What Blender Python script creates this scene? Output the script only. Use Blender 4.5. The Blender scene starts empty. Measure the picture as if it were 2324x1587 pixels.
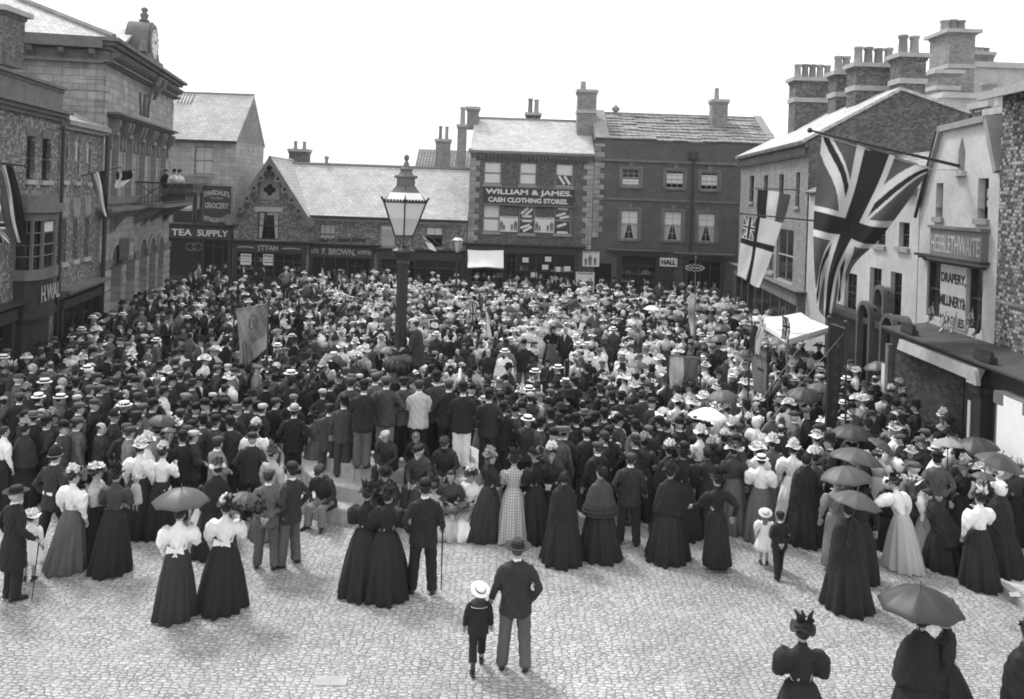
import bpy, math, random
import numpy as np
from math import sin, cos, pi, radians
random.seed(7); RNG = np.random.RandomState(11)
S = bpy.context.scene; COL = S.collection
# ---------------- camera, world, sun, exposure ----------------
FPX, CX, CY, HC, TH = 2000.0, 1162.0, 440.0, 6.5, radians(2.0)
cd = bpy.data.cameras.new('camera'); cam = bpy.data.objects.new('camera', cd); COL.objects.link(cam)
cam.location = (0, 0, HC); cam.rotation_mode = 'XYZ'
from mathutils import Matrix, Vector
cam.rotation_euler = (Matrix.Rotation(radians(90), 3, 'X') @ Matrix.Rotation(TH, 3, 'Z')).to_euler()
cd.sensor_fit = 'HORIZONTAL'; cd.sensor_width = 36; cd.lens = 36 * FPX / 2324
cd.shift_x = 0; cd.shift_y = -(793.5 - CY) / 2324; cd.clip_start = 0.1; cd.clip_end = 2000
S.camera = cam
w = bpy.data.worlds.new('World'); S.world = w; w.use_nodes = True
nt = w.node_tree; bg = nt.nodes['Background']
sky = nt.nodes.new('ShaderNodeTexSky'); sky.sky_type = 'NISHITA'; sky.sun_disc = False
sky.sun_elevation = radians(52); sky.sun_rotation = radians(324); sky.air_density = 1.0; sky.dust_density = 6.0; sky.ozone_density = 1.0
bw = nt.nodes.new('ShaderNodeRGBToBW'); nt.links.new(sky.outputs[0], bw.inputs[0])
# overcast: the cloud sheet evens the sky out towards a uniform grey-white
mx = nt.nodes.new('ShaderNodeMix'); mx.data_type = 'RGBA'; mx.inputs[0].default_value = 0.75
nt.links.new(bw.outputs[0], mx.inputs[6]); mx.inputs[7].default_value = (11.5, 11.5, 11.4, 1)
nt.links.new(mx.outputs[2], bg.inputs[0]); bg.inputs[1].default_value = 0.10
sd = bpy.data.lights.new('sun', 'SUN'); sun = bpy.data.objects.new('sun', sd); COL.objects.link(sun)
sd.energy = 2.0; sd.angle = radians(10); sd.color = (1, 1, 0.995)
sun.rotation_euler = (Matrix.Rotation(radians(-54), 3, 'Z') @ Matrix.Rotation(radians(-38), 3, 'Y')).to_euler()
S.view_settings.view_transform = 'Standard'; S.view_settings.look = 'None'; S.view_settings.exposure = 0.55; S.view_settings.gamma = 1.0
S.cycles.filter_width = 1.8; S.cycles.max_bounces = 5; S.cycles.diffuse_bounces = 2; S.cycles.glossy_bounces = 2; S.cycles.transmission_bounces = 3; S.cycles.transparent_max_bounces = 6

# ---------------- photograph pixel (2324 wide) -> world ----------------
def ab(px, py):
    du, dv = px - CX, CY - py
    return du*cos(TH) - dv*sin(TH), du*sin(TH) + dv*cos(TH)
def W(px, py, Y):
    a, b = ab(px, py); return (a*Y/FPX, Y, HC + b*Y/FPX)
def G(px, py, z=0.0):
    a, b = ab(px, py); Y = FPX*(z-HC)/b; return (a*Y/FPX, Y, z)
def PX(x, y, z):
    a, b = FPX*x/y, FPX*(z-HC)/y
    return CX + a*cos(TH) + b*sin(TH), CY - (-a*sin(TH) + b*cos(TH))

# ---------------- materials (all neutral: a black and white scene) ----------------
MATS = {}
def nodes(m):
    m.use_nodes = True; t = m.node_tree; return t, t.nodes['Principled BSDF']
def mathn(t, op, a, b=None, c=None):
    n = t.nodes.new('ShaderNodeMath'); n.operation = op
    for i, v in enumerate((a, b, c)):
        if v is None: continue
        if isinstance(v, (int, float)): n.inputs[i].default_value = v
        else: t.links.new(v, n.inputs[i])
    return n.outputs[0]
def noise(t, scale, detail=3, vec=None, rough=.55):
    n = t.nodes.new('ShaderNodeTexNoise'); n.inputs['Scale'].default_value = scale; n.inputs['Detail'].default_value = detail
    n.inputs['Roughness'].default_value = rough
    if vec is not None: t.links.new(vec, n.inputs['Vector'])
    return n.outputs['Fac']
def grey(t, v):
    n = t.nodes.new('ShaderNodeCombineColor')
    for i in range(3): t.links.new(v, n.inputs[i])
    return n.outputs[0]
def pos(t): return t.nodes.new('ShaderNodeNewGeometry').outputs['Position']
def uvn(t): return t.nodes.new('ShaderNodeUVMap').outputs[0]
def bump(t, p, h, strength, dist=.02):
    b = t.nodes.new('ShaderNodeBump'); b.inputs['Strength'].default_value = strength; b.inputs['Distance'].default_value = dist
    t.links.new(h, b.inputs['Height']); t.links.new(b.outputs[0], p.inputs['Normal'])
def plain(name, v, rough=.85, var=.25, scale=4, spec=.2, bmp=.15, bs=30, coord='pos'):
    """grey v with blotchy variation and a fine bump"""
    k = (name,)
    if k in MATS: return MATS[k]
    m = bpy.data.materials.new(name); t, p = nodes(m)
    vec = pos(t) if coord == 'pos' else t.nodes.new('ShaderNodeTexCoord').outputs['Object']
    n1 = noise(t, scale, 4, vec); n2 = noise(t, scale*7, 3, vec)
    f = mathn(t, 'MULTIPLY_ADD', n1, 1.3, mathn(t, 'MULTIPLY', n2, .7))      # ~0..2 around 1
    f = mathn(t, 'MULTIPLY_ADD', mathn(t, 'SUBTRACT', f, 1.0), var*2, 1.0)
    t.links.new(grey(t, mathn(t, 'MULTIPLY', f, v)), p.inputs['Base Color'])
    p.inputs['Roughness'].default_value = rough; p.inputs['Specular IOR Level'].default_value = spec
    if bmp: bump(t, p, noise(t, bs, 3, vec), bmp)
    MATS[k] = m; return m
def blocks(name, c1, c2, mort, bw_, bh, msize=.01, bias=0., rough=.85, var=.3, bmp=.5, sq=.5, spec=.2, wob=0., streak=.0):
    """brick-pattern material on metric UVs (bricks, ashlar, slates)"""
    if (name,) in MATS: return MATS[(name,)]
    m = bpy.data.materials.new(name); t, p = nodes(m); uv = uvn(t)
    if wob:
        v = t.nodes.new('ShaderNodeVectorMath'); v.operation = 'MULTIPLY_ADD'
        nn = t.nodes.new('ShaderNodeTexNoise'); nn.inputs['Scale'].default_value = 1.2; t.links.new(pos(t), nn.inputs['Vector'])
        t.links.new(nn.outputs['Color'], v.inputs[0]); v.inputs[1].default_value = (wob, wob, 0); t.links.new(uv, v.inputs[2]); uv = v.outputs[0]
    b = t.nodes.new('ShaderNodeTexBrick'); t.links.new(uv, b.inputs['Vector'])
    b.inputs['Color1'].default_value = (c1, c1, c1, 1); b.inputs['Color2'].default_value = (c2, c2, c2, 1); b.inputs['Mortar'].default_value = (mort, mort, mort, 1)
    b.inputs['Scale'].default_value = 1; b.inputs['Mortar Size'].default_value = msize; b.inputs['Mortar Smooth'].default_value = .3
    b.inputs['Bias'].default_value = bias; b.inputs['Brick Width'].default_value = bw_; b.inputs['Row Height'].default_value = bh; b.offset = sq
    n1 = noise(t, .9, 5, pos(t)); n2 = noise(t, 9, 3, pos(t))
    f = mathn(t, 'MULTIPLY_ADD', n1, 1.2, mathn(t, 'MULTIPLY', n2, .8)); f = mathn(t, 'MULTIPLY_ADD', mathn(t, 'SUBTRACT', f, 1.), var*2, 1.)
    if streak:
        mp = t.nodes.new('ShaderNodeMapping'); mp.inputs['Scale'].default_value = (3.5, 3.5, .25); t.links.new(pos(t), mp.inputs[0])
        f = mathn(t, 'MULTIPLY', f, mathn(t, 'MULTIPLY_ADD', mathn(t, 'SUBTRACT', noise(t, 1, 4, mp.outputs[0]), .5), streak*2, 1.))
    mul = t.nodes.new('ShaderNodeMix'); mul.data_type = 'RGBA'; mul.blend_type = 'MULTIPLY'; mul.inputs[0].default_value = 1
    t.links.new(b.outputs['Color'], mul.inputs[6]); t.links.new(grey(t, f), mul.inputs[7]); t.links.new(mul.outputs[2], p.inputs['Base Color'])
    p.inputs['Roughness'].default_value = rough; p.inputs['Specular IOR Level'].default_value = spec
    h = mathn(t, 'SUBTRACT', 1.0, b.outputs['Fac']); bump(t, p, mathn(t, 'MULTIPLY_ADD', n2, .3, h), bmp, .012)
    MATS[(name,)] = m; return m
BR_D = blocks('dark_brick', .075, .2, .11, .14, .08, bias=-.2, streak=.25)
BR_M = blocks('worn_brick', .10, .5, .2, .13, .08, bias=-.42, var=.35, streak=.3)
BR_P = blocks('pale_header_brick', .05, .62, .12, .13, .085, .014, bias=-.35, var=.35)
BR_L = blocks('light_brick', .17, .28, .22, .23, .078, streak=.2)
BR_C = blocks('chimney_brick', .07, .2, .12, .14, .08, streak=.2)
ST_M = blocks('sooty_ashlar', .24, .36, .15, .62, .29, .012, var=.3, streak=.35)
ST_L = blocks('grey_ashlar', .28, .36, .2, .55, .28, .012, var=.22, streak=.25)
SLATE = blocks('pale_slate', .42, .52, .27, .3, .24, .014, rough=.75, var=.28, spec=.25, bmp=.7, streak=.2)
SLAB = blocks('stone_slab_roof', .20, .34, .08, .75, .36, .03, rough=.7, var=.4, wob=.12, bmp=1.)
PANT = blocks('pantile', .2, .3, .06, .22, .28, .035, rough=.7, var=.3, sq=0)
FLAG = blocks('paving_flags', .42, .52, .25, .9, .6, .012, var=.2, sq=.4)
STONE = plain('dressed_stone', .27, var=.3, scale=2.5)
STONE_D = plain('sooty_stone', .15, var=.4, scale=2)
STONE_L = plain('pale_stone', .38, var=.25, scale=3)
STEPM = plain('worn_step_stone', .42, var=.35, scale=5, bmp=.3)
RENDER = plain('limewashed_render', .44, var=.3, scale=.9, bmp=.3, bs=14)
STUCCO = plain('dark_painted_stucco', .10, var=.38, scale=1.1)
STUCCO_M = plain('soiled_plaster', .15, var=.4, scale=3)
WOOD_D = plain('dark_shopfront_paint', .035, rough=.5, var=.3, spec=.35)
WOOD_M = plain('grey_paint', .16, rough=.6, var=.2)
WOOD_L = plain('pale_sash_paint', .34, rough=.6, var=.15)
IRON = plain('painted_iron', .03, rough=.45, var=.3, spec=.4)
POT = plain('chimney_pot_clay', .30, var=.3, scale=6)
POT_D = plain('dark_chimney_pot', .2, var=.3, scale=6)
GLASS = plain('window_glass', .02, rough=.12, var=.3, spec=.5, bmp=0, scale=.8)
SHOPGLASS = plain('shop_window_glass', .03, rough=.15, var=.3, spec=.5, bmp=0, scale=.8); SHOPGLASS.node_tree.nodes['Principled BSDF'].inputs['Alpha'].default_value = .3
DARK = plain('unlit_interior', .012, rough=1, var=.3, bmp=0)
BLIND = plain('white_blind', .66, var=.06, bmp=0)
LACE = plain('lace_curtain', .42, var=.25, scale=14, bmp=.2)
PAPER = plain('printed_paper', .66, var=.05, scale=9, bmp=0)
INK = plain('black_ink', .03, var=.1, bmp=0)
GILT = plain('gilt_lettering', .62, var=.15, bmp=0)
GILT_D = plain('faded_lettering', .36, var=.3, bmp=0)
LAMPG = plain('lamp_glass', .45, rough=.25, var=.2, scale=3, bmp=0)
CANVAS = plain('white_canvas', .82, var=.06, bmp=.1, bs=12)
HEDGE = plain('tree_leaves', .06, var=.5, scale=3)
def attr_mat(name, rough=.9, nz=.12):
    m = bpy.data.materials.new(name); t, p = nodes(m)
    a = t.nodes.new('ShaderNodeAttribute'); a.attribute_name = 'tone'
    f = mathn(t, 'MULTIPLY_ADD', mathn(t, 'SUBTRACT', noise(t, 14, 3, pos(t)), .5), nz*2, 1.)
    mul = t.nodes.new('ShaderNodeMix'); mul.data_type = 'RGBA'; mul.blend_type = 'MULTIPLY'; mul.inputs[0].default_value = 1
    t.links.new(a.outputs['Color'], mul.inputs[6]); t.links.new(grey(t, f), mul.inputs[7]); t.links.new(mul.outputs[2], p.inputs['Base Color'])
    p.inputs['Roughness'].default_value = rough; p.inputs['Specular IOR Level'].default_value = .12
    return m
TONED = attr_mat('dyed_cloth'); CROWDM = attr_mat('crowd_clothing', nz=.3)

# ---------------- object helpers ----------------
def props(o, label=None, cat=None, group=None, kind=None):
    for k, v in (('label', label), ('category', cat), ('group', group), ('kind', kind)):
        if v: o[k] = v
    return o
def empty(name, loc=(0, 0, 0), rz=0, label=None, cat=None, group=None, scale=None):
    o = bpy.data.objects.new(name, None); COL.objects.link(o); o.location = loc; o.rotation_euler = (0, 0, rz); o.empty_display_size = .2
    if scale: o.scale = (scale,)*3
    return props(o, label, cat, group)
def link(name, me, mats, parent=None):
    o = bpy.data.objects.new(name, me); COL.objects.link(o)
    if parent: o.parent = parent
    if mats is not None and len(me.materials) == 0:
        for m in (mats if isinstance(mats, (list, tuple)) else [mats]): me.materials.append(m)
    return o
class MB:
    """collects faces, builds ONE mesh object with metric planar UVs"""
    def __init__(s): s.v = []; s.f = []; s.m = []
    def add(s, V, F, mi=0):
        b = len(s.v); s.v.extend([tuple(map(float, p)) for p in V]); s.f.extend([tuple(i+b for i in f) for f in F]); s.m.extend([mi]*len(F)); return s
    def box(s, x0, x1, y0, y1, z0, z1, mi=0):
        if x0 > x1: x0, x1 = x1, x0
        if y0 > y1: y0, y1 = y1, y0
        if z0 > z1: z0, z1 = z1, z0
        V = [(x0,y0,z0),(x1,y0,z0),(x1,y1,z0),(x0,y1,z0),(x0,y0,z1),(x1,y0,z1),(x1,y1,z1),(x0,y1,z1)]
        return s.add(V, [(0,3,2,1),(4,5,6,7),(0,1,5,4),(1,2,6,5),(2,3,7,6),(3,0,4,7)], mi)
    def quad(s, a, b, c, d, mi=0): return s.add([a,b,c,d], [(0,1,2,3)], mi)
    def prism(s, P, d, mi=0):
        """polygon P (3-D points) extruded by vector d"""
        n = len(P); V = [tuple(p) for p in P] + [tuple(p[i]+d[i] for i in range(3)) for p in P]
        F = [tuple(range(n))[::-1], tuple(range(n, 2*n))] + [(i, (i+1) % n, n+(i+1) % n, n+i) for i in range(n)]
        return s.add(V, F, mi)
    def tube(s, P, R, n=8, mi=0): V, F = tube(P, R, n); return s.add(V, F, mi)
    def lathe(s, prof, n=16, c=(0,0,0), mi=0, flute=None):
        V = []; k = len(prof)
        for (r, z) in prof:
            for i in range(n):
                a = 2*pi*i/n; rr = r*(1-flute[1]*(i % 2)) if flute and flute[0] <= z <= flute[2] else r
                V.append((c[0]+rr*cos(a), c[1]+rr*sin(a), c[2]+z))
        F = [(j*n+i, j*n+(i+1) % n, (j+1)*n+(i+1) % n, (j+1)*n+i) for j in range(k-1) for i in range(n)]
        F += [tuple(range(n))[::-1], tuple((k-1)*n+i for i in range(n))]
        return s.add(V, F, mi)
    def build(s, name, mats, parent=None, smooth=False, uv=True, loc=None):
        me = bpy.data.meshes.new(name); me.from_pydata(s.v, [], s.f)
        mats = mats if isinstance(mats, (list, tuple)) else [mats]
        for m in mats: me.materials.append(m)
        me.polygons.foreach_set('material_index', s.m)
        if smooth: me.polygons.foreach_set('use_smooth', [True]*len(s.f))
        me.update()
        if uv:
            l = me.uv_layers.new(name='UVMap'); out = np.zeros((len(me.loops), 2))
            for p in me.polygons:
                n = p.normal
                u = Vector((-n.y, n.x, 0)) if abs(n.z) < .98 else Vector((1, 0, 0))
                u.normalize(); v = n.cross(u)
                if v.z < 0: v = -v
                for li in p.loop_indices:
                    c = me.vertices[me.loops[li].vertex_index].co; out[li] = (c.dot(u), c.dot(v))
            l.data.foreach_set('uv', out.ravel())
        o = bpy.data.objects.new(name, me); COL.objects.link(o)
        if parent: o.parent = parent
        if loc: o.location = loc
        return o
def tube(P, R, n=8):
    P = np.array(P, float); k = len(P); T = np.gradient(P, axis=0); T /= np.linalg.norm(T, axis=1)[:, None]+1e-9
    R = [(r, r) if np.isscalar(r) else r for r in (R if not np.isscalar(R) else [R]*k)]
    ref = np.array([0, 1., 0]) if abs(T[0][1]) < .8 else np.array([1., 0, 0])
    V = []
    for i in range(k):
        a = ref - T[i]*ref.dot(T[i]); a /= np.linalg.norm(a); b = np.cross(T[i], a); ref = a
        for j in range(n):
            t = 2*pi*j/n; V.append(P[i] + b*R[i][0]*cos(t) + a*R[i][1]*sin(t))
    F = [(i*n+j, i*n+(j+1) % n, (i+1)*n+(j+1) % n, (i+1)*n+j) for i in range(k-1) for j in range(n)]
    F += [tuple(range(n))[::-1], tuple((k-1)*n+j for j in range(n))]
    return np.array(V), F
TXT = {}
def text_geo(s, bold=.0):
    if (s, bold) in TXT: return TXT[(s, bold)]
    c = bpy.data.curves.new('t', 'FONT'); c.body = s; c.size = 1; c.align_x = 'CENTER'; c.offset = bold; c.resolution_u = 3; c.extrude = .012
    o = bpy.data.objects.new('t', c); COL.objects.link(o); bpy.context.view_layer.update()
    me = bpy.data.meshes.new_from_object(o.evaluated_get(bpy.context.evaluated_depsgraph_get()))
    V = np.array([v.co[:] for v in me.vertices]) if len(me.vertices) else np.zeros((0, 3)); Fc = [tuple(p.vertices) for p in me.polygons]
    bpy.data.objects.remove(o); bpy.data.curves.remove(c); bpy.data.meshes.remove(me)
    V[:, 0] -= (V[:, 0].max()+V[:, 0].min())/2; V[:, 1] -= (V[:, 1].max()+V[:, 1].min())/2
    TXT[(s, bold)] = (V, Fc); return TXT[(s, bold)]
def letters(mb, s, u0, u1, z0, z1, y, mi=0, bold=.03, arc=0.):
    """lettering filling a rectangle of the local x-z plane, facing -y; arc bends it up (+) or down (-)"""
    V, Fc = text_geo(s, bold); wx = V[:, 0].max()*2; wy = V[:, 1].max()*2
    x = V[:, 0]/wx; z = V[:, 1]/wy
    zz = (z0+z1)/2 + z*(z1-z0) + arc*(1-(2*x)**2)
    X = (u0+u1)/2 + x*(u1-u0)
    mb.add(np.stack([X, y - (V[:, 2]+.012)*.4, zz], 1), Fc, mi)
# ---------------- facades ----------------
class Fac:
    """a building front on the vertical plane P0->P1 (x along it, y inwards, z up)"""
    def __init__(s, name, P0, P1, label, cat='building', group=None):
        s.o = P0; dx, dy = P1[0]-P0[0], P1[1]-P0[1]; s.L = math.hypot(dx, dy); s.d = (dx/s.L, dy/s.L); s.n = (-s.d[1], s.d[0])
        s.root = empty(name, (P0[0], P0[1], 0), math.atan2(dy, dx), label, cat, group)
    def uz(s, px, py, off=0.):
        a, b = ab(px, py); r = a/FPX
        Y = (off + s.o[0]*s.n[0] + s.o[1]*s.n[1])/(r*s.n[0] + s.n[1])
        return (r*Y-s.o[0])*s.d[0] + (Y-s.o[1])*s.d[1], HC + b*Y/FPX
    def R(s, x0, y0, x1, y1, off=0.):
        ym, xm = (y0+y1)/2, (x0+x1)/2
        return s.uz(x0, ym, off)[0], s.uz(x1, ym, off)[0], s.uz(xm, y1, off)[1], s.uz(xm, y0, off)[1]
    def world(s, u, off, z): return (s.o[0]+u*s.d[0]+off*s.n[0], s.o[1]+u*s.d[1]+off*s.n[1], z)
def wall(mb, u0, u1, z0, z1, holes=(), y=0., depth=.22, mi=0, mr=None):
    holes = [(max(a, u0), min(b, u1), max(c, z0), min(d, z1)) for a, b, c, d in holes if b > u0 and a < u1]
    us = sorted({u0, u1, *[h[0] for h in holes], *[h[1] for h in holes]}); zs = sorted({z0, z1, *[h[2] for h in holes], *[h[3] for h in holes]})
    for i in range(len(us)-1):
        for j in range(len(zs)-1):
            a, b, c, d = us[i], us[i+1], zs[j], zs[j+1]; um, zm = (a+b)/2, (c+d)/2
            if any(h[0] < um < h[1] and h[2] < zm < h[3] for h in holes): continue
            mb.quad((a, y, c), (b, y, c), (b, y, d), (a, y, d), mi)
    mr = mi if mr is None else mr
    for a, b, c, d in holes:
        mb.quad((a, y, c), (a, y+depth, c), (a, y+depth, d), (a, y, d), mr); mb.quad((b, y, c), (b, y, d), (b, y+depth, d), (b, y+depth, c), mr)
        mb.quad((a, y, d), (a, y+depth, d), (b, y+depth, d), (b, y, d), mr); mb.quad((a, y, c), (b, y, c), (b, y+depth, c), (a, y+depth, c), mr)
def shell(mb, u0, u1, z1, D, z0=0., y=0., mi=0):
    """side and back walls behind a front"""
    mb.quad((u0, y, z0), (u0, y, z1), (u0, D, z1), (u0, D, z0), mi); mb.quad((u1, y, z0), (u1, D, z0), (u1, D, z1), (u1, y, z1), mi)
    mb.quad((u0, D, z0), (u0, D, z1), (u1, D, z1), (u1, D, z0), mi)
def window(f, r, nx=2, nz=2, rec=.1, fr=.05, blind=None, lace=False, curt=False, sill=STONE, lintel=None, surround=None, mat=WOOD_L, sash=True, opened=0., cards=None, y=0., shelf=None):
    u0, u1, z0, z1 = r; m = MB(); y0, y1 = y+rec, y+rec+.05
    m.box(u0, u0+fr, y0, y1, z0, z1); m.box(u1-fr, u1, y0, y1, z0, z1); m.box(u0+fr, u1-fr, y0, y1, z1-fr, z1); m.box(u0+fr, u1-fr, y0, y1, z0, z0+fr)
    zm = (z0+z1)/2
    if sash: m.box(u0+fr, u1-fr, y0-.012, y1-.003, zm-.028, zm+.028)
    for i in range(1, nx): c = u0+(u1-u0)*i/nx; m.box(c-.014, c+.014, y0+.01, y1-.01, z0+fr, z1-fr)
    for i in range(1, nz):
        c = z0+(z1-z0)*i/nz
        if sash and abs(c-zm) < .05: continue
        m.box(u0+fr, u1-fr, y0+.012, y1-.012, c-.014, c+.014)
    o = m.build('window', mat, f.root)
    zlow = z0+fr+opened*(z1-z0)
    MB().box(u0+.01, u1-.01, y1-.01, y1-.004, zlow, z1-.01).build('pane', GLASS, o, uv=False)
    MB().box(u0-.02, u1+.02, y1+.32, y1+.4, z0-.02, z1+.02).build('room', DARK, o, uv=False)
    if blind:
        b = MB()
        for k, (c0, c1) in enumerate(blind): b.box(u0+fr, u1-fr, y1-.03+.0, y1-.016, z0+(z1-z0)*c0, z0+(z1-z0)*c1)
        b.build('blind', BLIND, o, uv=False)
    if lace or curt:
        b = MB(); n = 8; h = z1-z0-2*fr; wd = (u1-u0)/2-fr
        for sgn in (-1, 1):
            ue = u0+fr if sgn < 0 else u1-fr
            for k in range(n):
                t0, t1 = k/n, (k+1)/n
                w0 = wd*(1.0 if lace else (.95-.62*min(1, t0*1.6) if t0 < .62 else .33+.25*(t0-.62))); w1 = wd*(1.0 if lace else (.95-.62*min(1, t1*1.6) if t1 < .62 else .33+.25*(t1-.62)))
                if curt: w0, w1 = (wd*(.5-.22*t0), wd*(.5-.22*t1)) if curt == 1 else (wd*(1.0-.6*max(0, t0-.3)/.7), wd*(1.0-.6*max(0, t1-.3)/.7))
                za, zb = z1-fr-h*t0, z1-fr-h*t1; g = .018
                b.quad((ue, y1-.02, za), (ue-sgn*w0, y1-.03, za), (ue-sgn*w1, y1-.03, zb), (ue, y1-.02, zb))
        b.build('curtain', LACE, o, uv=False)
    if cards:
        b = MB()
        for (cu, cz, w_, h_, a) in cards:
            c, s_ = cos(a), sin(a); X, Z = u0+(u1-u0)*cu, z0+(z1-z0)*cz
            P = [(X+i*w_/2*c-j*h_/2*s_, y0-.02, Z+i*w_/2*s_+j*h_/2*c) for i, j in ((-1,-1),(1,-1),(1,1),(-1,1))]
            b.prism(P, (0, .008, 0))
        b.build('display_card', PAPER, o, uv=False)
    if sill: MB().box(u0-.08, u1+.08, y-.09, y+rec, z0-.14, z0-.003).build('sill', sill, o)
    if lintel: MB().box(u0-.12, u1+.12, y-.03, y+.1, z1+.003, z1+.26).build('lintel', lintel, o)
    if surround:
        b = MB(); s_ = .2
        b.box(u0-s_, u0-.003, y-.05, y+.02, z0-.05, z1+.003+s_*.9); b.box(u1+.003, u1+s_, y-.05, y+.02, z0-.05, z1+s_*.9)
        b.box(u0, u1, y-.05, y+.02, z1+.003, z1+s_*.9); uc = (u0+u1)/2
        b.prism([(uc-.09, y-.09, z1+.0), (uc+.09, y-.09, z1+.0), (uc+.14, y-.09, z1+.4), (uc-.14, y-.09, z1+.4)], (0, .09, 0))
        b.build('surround', surround, o)
    return o
def cornice(mb, u0, u1, z, d, h, steps=3, y=0., mi=0, ends=True):
    for k in range(steps):
        e = d*(k+1)/steps; a = h*k/steps
        mb.box(u0-(e if ends else 0), u1+(e if ends else 0), y-e, y+.02, z+a, z+h*(k+1)/steps-.002, mi)
def slab(mb, P, t=.12, mi=0):
    a, b, c = [Vector(p) for p in P[:3]]; n = (b-a).cross(c-a).normalized()
    if n.z < 0: n = -n
    mb.prism(P, tuple(-n*t), mi)
def chimney(root, x, y, w_, d, z0, z1, pots, ph=.9, mat=BR_C, band=True, pm=POT, cap=.1, name='chimney', pr=.13):
    m = MB(); m.box(x-w_/2, x+w_/2, y-d/2, y+d/2, z0, z1-.3)
    m.box(x-w_/2-.05, x+w_/2+.05, y-d/2-.05, y+d/2+.05, z1-.3, z1-.18); m.box(x-w_/2-cap, x+w_/2+cap, y-d/2-cap, y+d/2+cap, z1-.178, z1, 1)
    if band: zb = z1-(z1-z0)*.42; m.box(x-w_/2-.06, x+w_/2+.06, y-d/2-.06, y+d/2+.06, zb, zb+.22, 1)
    o = m.build(name, [mat, STONE_L], root)
    for i in range(pots):
        c = x + (i-(pots-1)/2)*(w_-.1)/max(pots, 1); q = pr; h = ph*random.uniform(.94, 1.04)
        MB().lathe([(q*1.15, 0), (q*1.1, .06), (q, .1), (q*.85, h*.8), (q*1.05, h*.85), (q*1.1, h), (q*.7, h), (q*.6, h-.1)], 12, (c, y, z1)).build('chimney_pot', pm if random.random() < .7 else POT_D, o, smooth=True, uv=False)
    return o
def doorway(f, r, y=.0, mat=WOOD_D, glazed=True):
    u0, u1, z0, z1 = r; m = MB(); m.box(u0, u1, y+.16, y+.2, z0, z0+.9)
    for c in (u0, (u0+u1)/2-.03, u1-.06): m.box(c, c+.06, y+.14, y+.22, z0, z1)
    m.box(u0, u1, y+.14, y+.21, z1-.1, z1); m.box(u0, u1, y+.14, y+.21, z1-.5, z1-.44)
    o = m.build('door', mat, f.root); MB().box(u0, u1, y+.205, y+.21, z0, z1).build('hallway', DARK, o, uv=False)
    MB().box((u0+u1)/2+.08, (u0+u1)/2+.12, y+.1, y+.14, z0+.95, z0+1.1).build('handle', IRON, o, uv=False)
    return o
def shopfront(f, u0, u1, ztop, fh=.5, text=None, door=None, mull=4, y=0., mat=WOOD_D, fasmat=WOOD_D, tmat=GILT, pil=.22, proj=.22, goods=0, stall=.75, transom=None, posters=(), tsize=.66, corn=True):
    """wooden shopfront: pilasters, fascia with lettering, mullioned plate glass, stallriser, optional door (u0,u1)"""
    m = MB(); zb = ztop-fh
    m.box(u0, u0+pil, y-proj, y, 0, zb-.002); m.box(u1-pil, u1, y-proj, y, 0, zb-.002)
    m.box(u0+pil, u1-pil, y-.18, y-.013, 0, stall)
    spans = [(u0+pil, u1-pil)]
    if door: spans = [s_ for s_ in ((u0+pil, door[0]), (door[1], u1-pil)) if s_[1]-s_[0] > .4]
    for a, b in spans:
        n = max(1, round(mull*(b-a)/(u1-u0)))
        for i in range(n+1): c = a+(b-a)*i/n; m.box(c-.03, c+.03, y-.2, y-.12, stall, zb)
        if transom: m.box(a, b, y-.2, y-.13, zb-transom, zb-transom+.06)
    o = m.build('shopfront', mat, f.root)
    fa = MB(); fa.box(u0, u1, y-proj-.05, y, zb, ztop)
    if corn: cornice(fa, u0-.02, u1+.02, ztop+.002, proj+.22, .18, 3, y)
    fo = fa.build('fascia', fasmat, o)
    if text:
        t = MB()
        for (s_, a, b, hs, arc) in text: letters(t, s_, u0+(u1-u0)*a, u0+(u1-u0)*b, zb+fh*(.5-hs/2), zb+fh*(.5+hs/2), y-proj-.05, bold=.02, arc=arc)
        t.build('lettering', tmat, fo, uv=False)
    for a, b in spans: MB().box(a, b, y-.165, y-.16, stall, zb).build('pane', SHOPGLASS, o, uv=False)
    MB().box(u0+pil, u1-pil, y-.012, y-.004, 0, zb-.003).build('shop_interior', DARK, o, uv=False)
    if door: doorway(f, (door[0], door[1], 0, zb), y-.22, mat)
    if goods:
        g = MB(); R_ = random.Random(int(u0*97)+goods)
        for a, b in spans:
            for row in (.02, .55, 1.05):
                x = a+.08
                while x < b-.1:
                    w_, h_ = R_.uniform(.06, .2), R_.uniform(.06, .3)
                    if R_.random() < .75: g.box(x, x+w_, y-.13, y-.03, stall+row, stall+row+h_, R_.randrange(3))
                    x += w_+R_.uniform(.02, .12)
                g.box(a, b, y-.14, y-.014, stall+row-.03, stall+row, 3)
        g.build('window_display', [PAPER, STONE, STONE_D, WOOD_M], o, uv=False)
    for (a, b, c, d, lines) in posters: poster(o, (a, b, c, d), y-.19, lines)
    return o
def poster(parent, r, y, lines=(), name='poster', fig=False, tint=PAPER):
    u0, u1, z0, z1 = r; m = MB(); m.box(u0, u1, y, y+.01, z0, z1); o = m.build(name, tint, parent, uv=False)
    if lines:
        t = MB()
        for (s_, c, h_) in lines: hh = (z1-z0)*h_; zc = z0+(z1-z0)*c; letters(t, s_, u0+(u1-u0)*.08, u1-(u1-u0)*.08, zc-hh/2, zc+hh/2, y-.001, bold=.03)
        t.build('lettering', INK, o, uv=False)
    return o
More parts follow.
